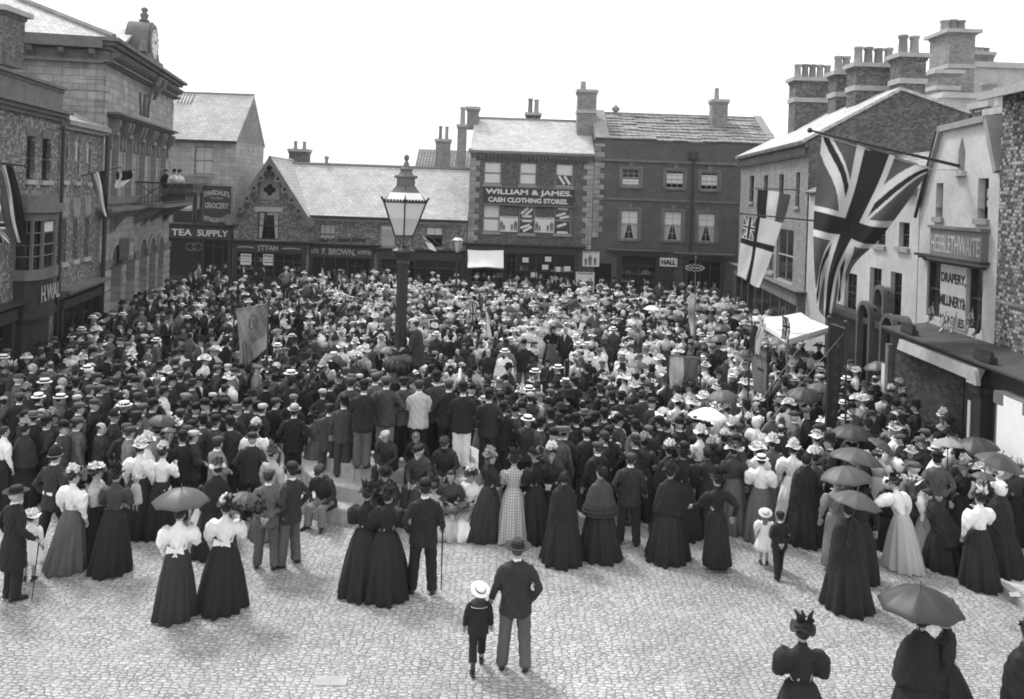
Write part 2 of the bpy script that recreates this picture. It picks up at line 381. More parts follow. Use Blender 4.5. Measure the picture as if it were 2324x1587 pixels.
def figures(parent, r, y, spots):
    """little printed figures on a clothing poster"""
    u0, u1, z0, z1 = r; t = MB()
    for (c, s_) in spots:
        X = u0+(u1-u0)*c; h = (z1-z0)*s_; b = z0+(z1-z0)*.08; w_ = h*.16
        for P in ([(-1,.45),(1,.45),(1.1,.8),(.6,.85),(-.6,.85),(-1.1,.8)], [(-.9,0),(-.2,0),(0,.45),(-1,.45)], [(.2,0),(.9,0),(1,.45),(0,.45)], [(-.4,.87),(.4,.87),(.45,.95),(.3,1),(-.3,1),(-.45,.95)]):
            t.prism([(X+p[0]*w_, y-.004, b+p[1]*h) for p in P], (0, .003, 0))
    t.build('printed_figures', STONE_D, parent, uv=False)
def quoins(mb, u, z0, z1, side=1, h=.33, y=0., mi=0):
    k = 0; z = z0
    while z < z1-.1:
        L = .62 if k % 2 else .38; mb.box(u, u+side*L, y-.03, y+.05, z, min(z+h-.02, z1), mi); z += h; k += 1

# ---------- the setting: ground, pavements ----------
def sheet(name, P, z, mat, t=None, kind='structure'):
    m = MB(); m.prism([(x, y, z) for x, y in P], (0, 0, -(t or .3))); o = m.build(name, mat); o['kind'] = kind; return o
def cobble_mat():
    m = bpy.data.materials.new('cobblestones'); t, p = nodes(m)
    mp = t.nodes.new('ShaderNodeMapping'); mp.inputs['Scale'].default_value = (9.2, 15.5, 1); t.links.new(pos(t), mp.inputs[0])
    wb = t.nodes.new('ShaderNodeVectorMath'); wb.operation = 'MULTIPLY_ADD'
    nn = t.nodes.new('ShaderNodeTexNoise'); nn.inputs['Scale'].default_value = .9; t.links.new(mp.outputs[0], nn.inputs['Vector'])
    t.links.new(nn.outputs['Color'], wb.inputs[0]); wb.inputs[1].default_value = (.5, .9, 0); t.links.new(mp.outputs[0], wb.inputs[2])
    def vor(feat):
        v = t.nodes.new('ShaderNodeTexVoronoi'); v.feature = feat; v.inputs['Randomness'].default_value = .6; v.inputs['Scale'].default_value = 1; t.links.new(wb.outputs[0], v.inputs['Vector']); return v
    e = vor('DISTANCE_TO_EDGE'); c = vor('F1')
    joint = t.nodes.new('ShaderNodeMapRange'); joint.inputs[1].default_value = .0; joint.inputs[2].default_value = .085; joint.interpolation_type = 'SMOOTHSTEP'; t.links.new(e.outputs['Distance'], joint.inputs[0])
    bwn = t.nodes.new('ShaderNodeRGBToBW'); t.links.new(c.outputs['Color'], bwn.inputs[0])
    stone = mathn(t, 'MULTIPLY_ADD', bwn.outputs[0], .18, .32)
    dirt = mathn(t, 'MULTIPLY_ADD', mathn(t, 'SUBTRACT', mathn(t, 'MULTIPLY_ADD', noise(t, .12, 3, pos(t)), .7, mathn(t, 'MULTIPLY', noise(t, .5, 6, pos(t), .65), .65)), .68), 1.25, 1.)
    fine = mathn(t, 'MULTIPLY_ADD', mathn(t, 'SUBTRACT', noise(t, 26, 3, pos(t)), .5), .55, 1.)
    base = mathn(t, 'MULTIPLY', mathn(t, 'MULTIPLY', stone, dirt), fine)
    jn = mathn(t, 'MULTIPLY_ADD', noise(t, 1.7, 5, pos(t)), .40, .14)      # sandy joints: filled in places, open in others
    mixv = mathn(t, 'ADD', mathn(t, 'MULTIPLY', base, joint.outputs[0]), mathn(t, 'MULTIPLY', jn, mathn(t, 'SUBTRACT', 1., joint.outputs[0])))
    t.links.new(grey(t, mixv), p.inputs['Base Color']); p.inputs['Roughness'].default_value = .7; p.inputs['Specular IOR Level'].default_value = .3
    dome_ = mathn(t, 'SUBTRACT', 1.0, mathn(t, 'MULTIPLY', mathn(t, 'POWER', c.outputs['Distance'], 2.2), 1.3)); lift = mathn(t, 'MULTIPLY', noise(t, 2.2, 3, pos(t)), 1.4)
    h = mathn(t, 'ADD', mathn(t, 'MULTIPLY', mathn(t, 'MULTIPLY', dome_, joint.outputs[0]), lift), mathn(t, 'MULTIPLY', noise(t, 22, 3, pos(t)), .35)); bump(t, p, h, 1., .06)
    return m
COB = cobble_mat()
gm = MB(); gm.prism([(-400, -60, 0), (400, -60, 0), (400, 700, 0), (-400, 700, 0)], (0, 0, -.4)); go = gm.build('ground', COB); go['kind'] = 'structure'
sheet('pavement', [(8.62, 2), (30, 2), (30, 26), (8.9, 26)], .1, FLAG, .3)
sheet('kerb', [(8.45, 2), (8.61, 2), (8.89, 26), (8.73, 26)], .11, STONE_L, .3)
sheet('pavement', [(-19, 51.6), (16, 51.6), (16, 56), (-19, 56)], .12, FLAG, .3)
sheet('kerb', [(-19, 51.44), (16, 51.44), (16, 51.59), (-19, 51.59)], .13, STONE_L, .3)
for (x, y, z) in ((808, 1349, 0), (750, 1546, 0)):
    g = G(x, y); m = MB(); q = RNG.uniform(-.03, .03, 8); m.prism([(g[0]-.2+q[0], g[1]-.13, .014), (g[0]+.22, g[1]-.12+q[1]*.5, .014), (g[0]+.2+q[2], g[1]+.11, .014), (g[0]-.21, g[1]+.12+q[3], .014)], (0, 0, -.1))
    o = m.build('paving_slab', STONE_L); o['kind'] = 'structure'

YF = 54.5
def far_fac(name, x0, x1, label, Y=YF):
    X0 = W(x0, 600, Y)[0]; X1 = W(x1, 600, Y)[0]
    return Fac(name, (X0, Y), (X1, Y), label)
# ---------- A: grocery ----------
f = far_fac('grocery_building', 372, 527, 'pale stone grocery shop with tall slate roof and a skylight, beside the clock building')
L = f.L; ez = f.uz(460, 319)[1]; rz = f.uz(470, 212, 3)[1]
r2 = f.R(441, 333, 484, 396); r1a = f.R(392, 443, 437, 507); r1b = f.R(444, 443, 455, 507); dr = f.R(479, 553, 513, 660)
wm = MB(); wall(wm, 0, L, 0, ez, [r2, r1a, r1b, (L-1.3, L-.4, .1, dr[3]-.4)], mi=0); shell(wm, 0, L, ez, 6)
wm.prism([(L, 0, ez), (L, 6, ez), (L+.1, 3, rz-.1)], (-.3, 0, 0), 1); wm.prism([(0, 0, ez), (0, 6, ez), (0, 3, rz-.1)], (.3, 0, 0), 1)
wm.build('wall', [ST_L, BR_L], f.root)
rm = MB(); ro = L+.12; slab(rm, [(-2.5, -.25, ez), (L+.05, -.25, ez), (ro, 3, rz), (-2.5, 3, rz)]); slab(rm, [(-2.5, 6.2, ez), (L+.05, 6.2, ez), (ro, 3.0, rz), (-2.5, 3.0, rz)]); rm.box(-2.5, ro, 2.9, 3.1, rz-.05, rz+.06, 1); ra = rm.build('roof', [SLATE, STONE], f.root)
MB().box(-.2, L+.1, -.36, -.24, ez-.16, ez+.02).build('gutter', IRON, f.root, uv=False)
q = f.R(405, 220, 434, 236, 2.3); k = (rz-ez)/3.25
m = MB(); zA = ez+k*2.45; zB = ez+k*3.0
slab(m, [(q[0], 2.2, zA+.02), (q[1], 2.2, zA+.02), (q[1], 2.78, zB+.05), (q[0], 2.78, zB+.05)], .1); 
for i in range(5): x = q[0]+(q[1]-q[0])*i/4; slab(m, [(x-.03, 2.15, zA+.05), (x+.03, 2.15, zA+.05), (x+.03, 2.8, zB+.1), (x-.03, 2.8, zB+.1)], .05, 1)
m.build('skylight', [BLIND, WOOD_D], ra, uv=False)
window(f, r2, 2, 2, mat=WOOD_M, lace=True, fr=.06); window(f, r1a, 1, 2, mat=WOOD_M, blind=[(.45, 1)], sill=None); window(f, r1b, 1, 2, mat=WOOD_M, blind=[(.5, 1)], sill=None)
a = f.R(380, 401, 474, 419); m = MB(); m.prism([(a[0], -.5, a[2]+.15), (a[1]-.0, -.5, a[2]+.15), (a[1]-.3, -.05, a[3]), (a[0], -.05, a[3])], (0, 0, -.12)); m.box(a[0], a[1]-.15, -.4, .0, a[2]-.12, a[2]+.02); m.box(a[0], a[1]-.3, -.25, 0, a[2]-.3, a[2]-.123); m.build('oriel_hood', STONE_D, f.root)
m = MB(); s1 = f.R(439, 437, 444, 510); m.box(s1[0], s1[1], -.2, .0, s1[2], s1[3]); s2 = f.R(455, 437, 460, 510); m.box(s2[0], s2[1]-.05, -.2, 0, s2[2], s2[3]); m.build('window_column', WOOD_D, f.root)
sg = f.R(461, 425, 522, 510, -.2); m = MB(); m.box(sg[0], sg[1], -.2, -.1, sg[2], sg[3]); m.box(sg[0]-.06, sg[1]+.06, -.24, -.1, sg[3], sg[3]+.08); m.box(sg[0]-.06, sg[1]+.06, -.24, -.1, sg[2]-.08, sg[2])
so = m.build('sign_board', WOOD_D, f.root); t = MB(); hh = sg[3]-sg[2]; ww = sg[1]-sg[0]
letters(t, "DINSDALE'S", sg[0]+.06, sg[1]-.06, sg[3]-hh*.27, sg[3]-hh*.13, -.2, arc=hh*.06); letters(t, 'GROCERY', sg[0]+.1, sg[1]-.08, sg[2]+hh*.43, sg[2]+hh*.58, -.2); letters(t, 'ESTABLISHMENT', sg[0]+.08, sg[1]-.06, sg[2]+hh*.12, sg[2]+hh*.24, -.2, arc=-hh*.06)
letters(t, 'TOTEM', sg[0]+ww*.25, sg[0]+ww*.72, sg[2]+hh*.67, sg[2]+hh*.73, -.2, bold=0); t.build('lettering', GILT_D, so, uv=False)
fa = f.R(372, 515, 527, 541); zt = fa[3]
shopfront(f, 0, L-.02, zt, zt-fa[2], [('TEA', .12, .42, .56, 0), ('SUPPLY', .5, .95, .56, 0)], door=(L-1.75, L-.55), mull=2, tmat=GILT, corn=True)
t = MB()
for cx_ in (427, 441):
    c = f.uz(cx_+8, 560)
    for k in range(18):
        if k in (0, 9): continue
        A = k/18*2*pi; X, Z = c[0]+.3*cos(A), c[1]+.22*sin(A); t.box(X-.03, X+.03, -.13, -.12, Z-.035, Z+.035)
t.build('window_lettering', GILT, f.root, uv=False)
# tree far behind the gabled shop
# ---------- B: gabled shop ----------
f = far_fac('gabled_shop', 527, 700, 'small brick shop with steep gable, carved scalloped bargeboards and quatrefoil panel', YF-.3)
L = f.L; ap = f.uz(618, 354); el = f.uz(523, 494); er = f.uz(704, 499); ez = (el[1]+er[1])/2; bf = [(0, ez), (L, ez), (ap[0], ap[1]-.35)]
wr = f.R(585, 481, 633, 544); wm = MB(); sh = f.uz(600, 553)[1]
sides = lambda z: ((z-ez)/(bf[2][1]-ez))
wall(wm, 0, L, 0, ez, [(wr[0], wr[1], wr[2], ez)], y=0)
# gable triangle around the window head
def xl(z): return 0+(bf[2][0])*sides(z)
def xr(z): return L-(L-bf[2][0])*sides(z)
wt = wr[3]
wm.add([(xl(ez), 0, ez), (wr[0], 0, ez), (wr[0], 0, wt), (xl(wt), 0, wt)], [(0, 1, 2, 3)]); wm.add([(wr[1], 0, ez), (xr(ez), 0, ez), (xr(wt), 0, wt), (wr[1], 0, wt)], [(0, 1, 2, 3)])
wm.add([(xl(wt), 0, wt), (xr(wt), 0, wt), (bf[2][0], 0, bf[2][1])], [(0, 1, 2)])
for a, b in ((wr[0], wr[0]), (wr[1], wr[1])): wm.quad((a, 0, ez), (a, .22, ez), (a, .22, wt), (a, 0, wt))
wm.quad((wr[0], 0, wt), (wr[0], .22, wt), (wr[1], .22, wt), (wr[1], 0, wt)); shell(wm, 0, L, ez, 7); wm.build('wall', BR_M, f.root)
window(f, wr, 2, 2, curt=1, mat=WOOD_D, lintel=None, opened=.42, fr=.07); l = f.R(577, 470, 642, 481); MB().box(l[0], l[1], -.04, .12, l[2], l[3]).build('lintel', STONE_L, f.root)
rm = MB(); e = .55
for sx, ex, tx in ((-1, -.25, ap[0]), (1, L+.25, ap[0])):
    slab(rm, [(ex, -e, ez-.12), (ex, 7, ez-.12), (tx, 7, ap[1]+.0), (tx, -e, ap[1])], .14)
rm.build('roof', SLATE, f.root)
bm_ = MB()
for (ax, az, bx_, bz) in ((-.25, ez-.15, ap[0], ap[1]-.05), (L+.25, ez-.15, ap[0], ap[1]-.05)):
    n = 6
    dx, dz = bx_-ax, bz-az; ln = math.hypot(dx, dz); tx, tz = dx/ln, dz/ln; nx_, nz_ = (tz, -tx) if ax < bx_ else (-tz, tx)
    bm_.prism([(ax, -e-.06, az), (ax+nx_*.34, -e-.06, az+nz_*.34), (bx_+nx_*0, -e-.06, bz-.55), (bx_, -e-.06, bz)], (0, .06, 0))
    for k in range(n):
        c = (k+.35)/n*ln*.97; X, Z = ax+tx*c+nx_*.36, az+tz*c+nz_*.36
        bm_.add(*(lambda V, F: (np.stack([X+V[:, 0], V[:, 2]*0-e-.045+V[:, 2], Z+V[:, 1]], 1), F))(*tube([(0, 0, -.03), (0, 0, .03)], [.21, .21], 12)))
        for q_ in (-.085, .085): pass
for c in (-.1, L+.1): bm_.add(*(lambda V, F: (np.stack([c+V[:, 0], -e-.05+V[:, 2], ez-.12+V[:, 1]], 1), F))(*tube([(0, 0, -.035), (0, 0, .035)], [.34, .34], 14)))
bb = bm_.build('bargeboard', STONE_D, f.root)
m = MB()
for (ax, az, bx_, bz) in ((-.25, ez-.15, ap[0], ap[1]-.05), (L+.25, ez-.15, ap[0], ap[1]-.05)):
    dx, dz = bx_-ax, bz-az; ln = math.hypot(dx, dz); tx, tz = dx/ln, dz/ln; nx_, nz_ = (tz, -tx) if ax < bx_ else (-tz, tx)
    for k in range(6):
        c = (k+.35)/6*ln*.97; X, Z = ax+tx*c+nx_*.3, az+tz*c+nz_*.3
        for A in (90, 210, 330):
            x, z = X+.055*cos(radians(A)), Z+.055*sin(radians(A)); m.add(*(lambda V, F: (np.stack([x+V[:, 0], -e-.078+V[:, 2], z+V[:, 1]], 1), F))(*tube([(0, 0, -.004), (0, 0, .004)], [.055, .055], 8)))
m.build('trefoil_piercing', DARK, bb, uv=False)
c = f.uz(613, 431); m = MB(); m.box(c[0]-.62, c[0]+.62, -.06, 0, c[1]-.6, c[1]+.6); po = m.build('stone_panel', STONE, f.root); m = MB()
for A in (0, 90, 180, 270): x, z = c[0]+.2*cos(radians(A)), c[1]+.2*sin(radians(A)); m.add(*(lambda V, F: (np.stack([x+V[:, 0], -.068+V[:, 2], z+V[:, 1]], 1), F))(*tube([(0, 0, -.006), (0, 0, .006)], [.17, .17], 12)))
m.box(c[0]-.08, c[0]+.08, -.07, -.06, c[1]-.08, c[1]+.08); m.build('quatrefoil', DARK, po, uv=False)
fa = f.R(533, 553, 690, 570)
s1 = f.R(547, 576, 571, 601, -.1); s2 = f.R(598, 577, 623, 602, -.1)
shopfront(f, .1, L-.15, fa[3], fa[3]-fa[2]+.1, [('STYAM', .34, .62, .6, .04), ('~~~~~~~', .06, .29, .2, .05), ('~~~~~~~', .68, .93, .2, .05)], door=(L-2.1, L-.9), mull=3, goods=3,
    posters=((s1[0], s1[1], s1[2], s1[3], (('---------', .8, .1), ('-------------', .55, .04), ('----------', .3, .06))), (s2[0], s2[1], s2[2], s2[3], (('STORY', .8, .2), ('-------------', .5, .05), ('---------', .25, .08)))), tmat=GILT_D)
# ---------- C: long low range ----------
f = far_fac('low_shop_row', 700, 1058, 'long low brick shop row under a broad pale slate roof with Brown shop sign')
L = f.L; z0_, z1_ = f.uz(702, 489)[1], f.uz(1057, 499)[1]; ez = (z0_+z1_)/2; rz = f.uz(850, 377, 4)[1]
W3 = [f.R(725, 509, 761, 555), f.R(863, 512, 898, 558), f.R(966, 516, 1004, 561)]
wm = MB(); wall(wm, 0, L, 0, ez, W3); shell(wm, 0, L, ez, 8); wm.build('wall', BR_M, f.root)
rm = MB(); slab(rm, [(-2.6, -.3, ez), (L, -.3, ez), (L, 4, rz), (-2.6, 4, rz)]); slab(rm, [(-2.6, 8.3, ez), (L, 8.3, ez), (L, 4, rz), (-2.6, 4, rz)]); rm.box(-2.6, L, 3.88, 4.12, rz-.04, rz+.09, 1); rm.build('roof', [SLATE, STONE], f.root)
MB().box(0, L, -.42, -.28, ez-.14, ez+.0).build('gutter', IRON, f.root, uv=False); MB().box(.1, L-.1, -.06, .0, ez-.32, ez-.18).build('eaves_course', STONE_L, f.root)
window(f, W3[0], 3, 2, lace=True, mat=WOOD_D, opened=0); window(f, W3[1], 2, 2, lace=True, blind=[(.8, 1)]); window(f, W3[2], 2, 2, blind=[(.62, 1)], mat=WOOD_D, opened=.4)
for x0, x1 in ((728, 760), (767, 794), (800, 830)):
    a = f.R(x0, 550, x1, 556); m = MB(); m.box(a[0], a[1], -.28, -.06, a[2], a[3]); o = m.build('window_box', WOOD_M, f.root); m = MB()
    for k in range(90):
        x, z, y = random.uniform(a[0], a[1]), a[3]+random.uniform(0, .22), random.uniform(-.28, -.06); d = .05
        m.add([(x-d, y, z), (x+d, y+random.uniform(-d, d), z+random.uniform(-d, d)), (x, y, z+d*1.6)], [(0, 1, 2)])
    m.build('plants', HEDGE, o, uv=False)
fa = f.R(697, 560, 848, 582); xb = f.uz(848, 600)[0]
shopfront(f, .05, xb, fa[3], fa[3]-fa[2]+.08, [('LATE', .04, .15, .4, .04), ('F. BROWN,', .21, .72, .66, 0), ('FORSTER', .76, .97, .36, .05)], door=(xb-1.6, xb-.6), mull=5, tmat=GILT_D)
shopfront(f, xb+.3, L-.1, fa[3]-.15, .5, door=(xb+1.6, xb+2.6), mull=4, transom=.5)
chimney(f.root, f.uz(630, 360)[0]+.1, 5.2, 1.3, .7, 6.2, f.uz(632, 337, 5.2)[1], 2, .55)
MB().lathe([(.12, 0), (.1, .3), (.18, .35), (.12, .5)], 10, (f.uz(741, 370, 4)[0], 4, rz+.05)).build('vent_pipe', STONE, f.root, uv=False)
# behind it: pantiled house and its chimneys
f = far_fac('pantiled_house', 931, 1062, 'house with wavy pantiled roof and two-pot chimney rising behind the low shop row', YF+9)
L = f.L; zr = f.uz(990, 334)[1]; m = MB(); wall(m, 0, L, 0, zr-2.6, []); shell(m, 0, L, zr-2.6, 8); m.prism([(0, 0, zr-2.6), (0, 8, zr-2.6), (0, 4, zr)], (.3, 0, 0)); m.build('wall', BR_L, f.root)
m = MB(); slab(m, [(-.1, -.3, zr-2.7), (L, -.3, zr-2.7), (L, 4, zr), (-.1, 4, zr)]); slab(m, [(-.1, 8.3, zr-2.7), (L, 8.3, zr-2.7), (L, 4, zr), (-.1, 4, zr)]); m.build('roof', PANT, f.root)
a = f.R(989, 316, 1021, 379, 1.5); chimney(f.root, (a[0]+a[1])/2, 1.6, a[1]-a[0], .8, a[2]-.5, a[3], 2, .95, BR_L, band=False)
a = f.R(1038, 286, 1058, 379, .6); chimney(f.root, (a[0]+a[1])/2, .6, a[1]-a[0], .7, a[2]-2, a[3]+.1, 1, 1.3, BR_L, band=False, pr=.2)
# small cottage and stack left of the gable
f = far_fac('distant_cottage', 548, 590, 'little distant cottage with pale wall and chimney, seen left of the scalloped gable', YF+12)
L = f.L; z = f.uz(560, 410)[1]; m = MB(); wall(m, 0, L, 0, z, []); shell(m, 0, L, z, 5); m.build('wall', STONE_L, f.root); m = MB(); slab(m, [(0, 0, z), (L+.2, 0, z), (L+.2, 3, z+1.2), (0, 3, z+1.2)]); m.build('roof', SLATE, f.root); chimney(f.root, f.uz(577, 400)[0], 1.2, .6, .6, z-1, f.uz(577, 380)[1], 1, .5, BR_L, band=False)
# ---------- D: clothing stores ----------
f = far_fac('clothing_store_building', 1059, 1340, 'three-storey dark brick clothing store with quoins, pale slate roof and large painted name board')
L = f.L; ez = f.uz(1200, 345)[1]; rz = f.uz(1200, 272, 4)[1]
TW = [f.R(1099, 368, 1137, 418), f.R(1180, 370, 1217, 420), f.R(1262, 373, 1300, 423)]; LW = [f.R(1097, 465, 1133, 527), f.R(1178, 467, 1214, 531), f.R(1258, 470, 1296, 532)]
sf = f.uz(1200, 562)[1]
wm = MB(); wall(wm, 0, L, 0, ez, TW+LW); shell(wm, 0, L, ez, 8); wm.prism([(0, 0, ez), (0, 8, ez), (0, 4, rz)], (.3, 0, 0)); wm.prism([(L, 0, ez), (L, 8, ez), (L, 4, rz)], (-.3, 0, 0)); wm.build('wall', BR_D, f.root)
for u_, s_ in ((0, 1), (L, -1)): m = MB(); quoins(m, u_, sf, ez-.3, s_); m.build('quoin', ST_M, f.root)
m = MB(); cornice(m, 0, L, ez-.35, .3, .3, 2, ends=False)
k = 0.1
while k < L: m.box(k, k+.09, -.2, 0, ez-.5, ez-.352); k += .24
m.build('cornice', STONE_D, f.root)
rm = MB(); slab(rm, [(0, -.35, ez), (L, -.35, ez), (L, 4, rz), (0, 4, rz)]); slab(rm, [(0, 8.3, ez), (L, 8.3, ez), (L, 4, rz), (0, 4, rz)]); rm.box(0, L, 3.9, 4.1, rz-.03, rz+.08, 1); rm.box(-.12, .1, -.3, 4, ez-.1, ez+.08, 1); rm.build('roof', [SLATE, STONE], f.root)
DC = [(.45, .25, .17, .62, -.6), (.65, .25, .17, .62, -.6)]
window(f, TW[0], 1, 2, blind=[(.06, .46), (.54, .97)]); window(f, TW[1], 1, 2, blind=[(.06, .46), (.54, .97)]); window(f, TW[2], 1, 2, blind=[(.52, .97)], cards=[(.35, .27, .15, .62, .6), (.68, .27, .15, .62, .6)])
window(f, LW[0], 1, 2, blind=[(.05, .46), (.54, .97)])
window(f, LW[1], 1, 2, cards=[(.35, .82, .6, .16, .75), (.62, .78, .6, .16, .75), (.5, .62, .6, .13, 0), (.5, .45, .6, .11, 0), (.4, .26, .62, .15, .35), (.55, .17, .62, .15, .5)])
window(f, LW[2], 1, 2, cards=[(.5, .92, .62, .13, 0), (.4, .72, .6, .15, .3), (.6, .62, .6, .15, .2), (.45, .33, .6, .16, .35), (.5, .06, .66, .14, 0)])
sg = f.R(1096, 428, 1302, 465, -.2); m = MB(); m.box(sg[0], sg[1], -.2, -.06, sg[2], sg[3]); 
for a in ((sg[0]-.05, sg[1]+.05, sg[3], sg[3]+.07), (sg[0]-.05, sg[1]+.05, sg[2]-.07, sg[2])): m.box(a[0], a[1], -.25, -.06, a[2], a[3], 1)
so = m.build('sign_board', [WOOD_D, WOOD_M], f.root); t = MB(); h = sg[3]-sg[2]; w_ = sg[1]-sg[0]
letters(t, 'WILLIAM & JAMES.', sg[0]+w_*.025, sg[1]-w_*.02, sg[2]+h*.5, sg[2]+h*.92, -.2, bold=.035); letters(t, 'CASH CLOTHING STORES.', sg[0]+w_*.06, sg[1]-w_*.06, sg[2]+h*.1, sg[2]+h*.41, -.2, bold=.04); t.build('lettering', GILT, so, uv=False)
for r in ((1134, 491, 1175, 526), (1214, 494, 1257, 528)):
    a = f.R(*r); o = poster(f.root, a, -.02, (('WILLIAM & JAMES', .93, .09),)); figures(o, a, -.021, ((.1, .62), (.25, .4), (.68, .45), (.88, .66)))
shopfront(f, .1, L-.75, sf, .35, door=(f.uz(1148, 600)[0], f.uz(1172, 600)[0]), mull=6, goods=2, posters=tuple((f.uz(x_, 610)[0], f.uz(x_, 610)[0]+.38, 2.3+z_, 2.6+z_, ()) for x_, z_ in ((1185, 0), (1236, .1), (1258, -.5), (1280, -.45), (1230, -.4), (1205, -.9))))
a = f.R(1322, 571, 1360, 605); o = poster(f.root, a, -.04, (('WILLIAM & JAMES', .93, .09),)); figures(o, a, -.041, ((.2, .5), (.45, .7), (.75, .55)))
a = f.R(1306, 617, 1348, 649); o = poster(f.root, (a[0], a[1], a[2]-.6, a[3]), -.25, (('WILLIAM & JAMES', .93, .09),)); figures(o, (a[0], a[1], a[2]-.6, a[3]), -.251, ((.2, .6), (.5, .5), (.8, .66)))
a = f.R(1060, 242, 1086, 280, 3); chimney(f.root, (a[0]+a[1])/2, 3.4, a[1]-a[0], .8, ez+1.5, a[3], 0, .5, BR_L, band=False)
a = f.R(1194, 256, 1226, 272, 4.4); chimney(f.root, (a[0]+a[1])/2, 4.6, a[1]-a[0], .7, rz-.6, a[3], 2, .95, BR_C, band=False, pr=.16)
a = f.R(1310, 205, 1352, 285, 2.5); m = chimney(f.root, (a[0]+a[1])/2, 2.6, a[1]-a[0], 1.2, ez+.6, a[3], 0, .5, BR_L, band=True)
MB().lathe([(.2, 0), (.17, .5), (.2, .55)], 10, (a[0]+.35, 2.6, a[3])).build('chimney_pot', POT, m, uv=False)
# ---------- E: hall building ----------
f = far_fac('hall_building', 1341, 1760, 'broad dark stucco building with stone slab roof, six framed windows and a HALL sign')
L = f.L; pz = f.uz(1550, 322)[1]; rz = f.uz(1550, 264, 4)[1]; st = f.uz(1520, 368)[1]; st2 = f.uz(1500, 455)[1]
TW = [f.R(1412, 384, 1452, 423), f.R(1512, 388, 1552, 427), f.R(1591, 392, 1630, 431)]; LW = [f.R(1409, 477, 1448, 543), f.R(1507, 480, 1547, 546), f.R(1584, 484, 1623, 549)]
wm = MB(); wall(wm, 0, L, 0, pz, TW+LW); shell(wm, 0, L, pz, 8); wm.build('wall', STUCCO, f.root)
m = MB(); m.box(0, L, -.12, -.003, st-.08, st+.08); m.box(0, L, -.07, -.003, st2-.06, st2+.06); m.build('string_course', STUCCO_M, f.root); m = MB(); quoins(m, .0, 4, pz-.3, 1); m.build('quoin', ST_M, f.root)
rm = MB(); n = 9
for k in range(n):      # thick stone slabs laid in courses
    y0, y1 = -.05+4.2*k/n, -.05+4.2*(k+1)/n; za, zb = pz+(rz-pz)*k/n, pz+(rz-pz)*(k+1)/n
    for j in range(12):
        xa, xb_ = L*j/12, L*(j+1)/12; dz = random.uniform(-.02, .05)+.03*sin(j*.8+k*.3); slab(rm, [(xa, y0-.06, za+.07+dz), (xb_, y0-.06, za+.07+dz), (xb_, y1, zb+.02+dz), (xa, y1, zb+.02+dz)], .1)
slab(rm, [(0, 8.2, pz), (L, 8.2, pz), (L, 4.1, rz), (0, 4.1, rz)]); rm.box(0, L, 4.02, 4.25, rz-.1, rz+.12, 1); rm.box(L-.5, L, -.2, 4.2, pz-.2, pz+.1, 1); rm.prism([(L-.55, -.1, pz), (L-.55, 4.1, rz+.2), (L-.55, 4.1, rz-.4), (L-.55, .3, pz-.3)], (.5, 0, 0), 1)
rm.prism([(0, -.1, pz+.1), (0, 4.1, rz+.25), (0, 4.1, rz-.3), (0, .3, pz-.3)], (.9, 0, 0), 1); rm.build('roof', [SLAB, STONE], f.root)
for i, r in enumerate(TW): window(f, r, 3, 4, lace=False, blind=[(.1, .42)] if i == 0 else [(.28, .85)], surround=STUCCO_M, sill=STUCCO_M, opened=0 if i == 0 else .14)
for r in LW: window(f, r, 2, 4, curt=2, blind=[(.55, .97)], surround=STONE_D, sill=STUCCO_M)
hx = f.uz(1572, 380)[0]; m = MB(); m.tube([(hx, -.14, f.uz(1573, 350)[1]), (hx, -.14, sf)], .07, 8); m.box(hx-.28, hx+.28, -.35, -.02, f.uz(1573, 362)[1], f.uz(1573, 345)[1]); m.build('drainpipe', IRON, f.root, uv=False)
c1 = f.R(1395, 563, 1501, 575); c2 = f.R(1545, 573, 1645, 584)
shopfront(f, c1[0]+.2, c1[1]-.1, c1[3]-.2, .3, mull=3, goods=1, transom=.6); m = MB(); cornice(m, c1[0], c1[1], c1[2], .5, .28); cornice(m, c2[0], c2[1], c2[2], .5, .28); m.build('shop_cornice', STONE_D, f.root)
shopfront(f, c2[0]+.2, c2[1]-.1, c2[3]-.2, .3, mull=3, door=(c2[0]+1.2, c2[0]+2.5), corn=False)
a = f.R(1498, 586, 1537, 605, -.3); m = MB(); m.box(a[0], a[1], -.3, -.05, a[2], a[3]); o = m.build('hall_sign', PAPER, f.root, uv=False); t = MB(); letters(t, 'HALL', a[0]+.08, a[1]-.08, a[2]+.1, a[3]-.1, -.3, bold=.06); t.build('lettering', INK, o, uv=False)
m = MB(); m.box(a[0]+.2, a[1]-.2, -.1, -.003, 0, a[2]-.2); m.box(a[0]+.35, a[1]-.35, -.13, -.1, .3, a[2]-.5); m.build('door', WOOD_D, f.root)
pr_ = f.R(1437, 0, 1440, 1); m = MB(); z = c1[2]-1.5; m.box(.2, f.uz(1395, 600)[0]-.2, -.02, .02, 0, 2.4); m.build('passage_shade_panel', DARK, f.root, uv=False)  # flat near-black board gives the open passage its shade by colour
a = f.R(1548, 596, 1605, 612, -.3); m = MB()
for k in range(26):
    A = k/26*2*pi; X, Z = (a[0]+a[1])/2+(a[1]-a[0])*.36*cos(A), (a[2]+a[3])/2-.1+.17*sin(A)*(1.2 if k % 2 else .8); m.box(X-.035, X+.035, -.42, -.38, Z-.035, Z+.035)
for k in range(9): X = a[0]+(a[1]-a[0])*(.27+.055*k); m.box(X, X+.05, -.42, -.38, (a[2]+a[3])/2-.14, (a[2]+a[3])/2-.06)
m.build('gas_illumination_device', BLIND, f.root, uv=False)
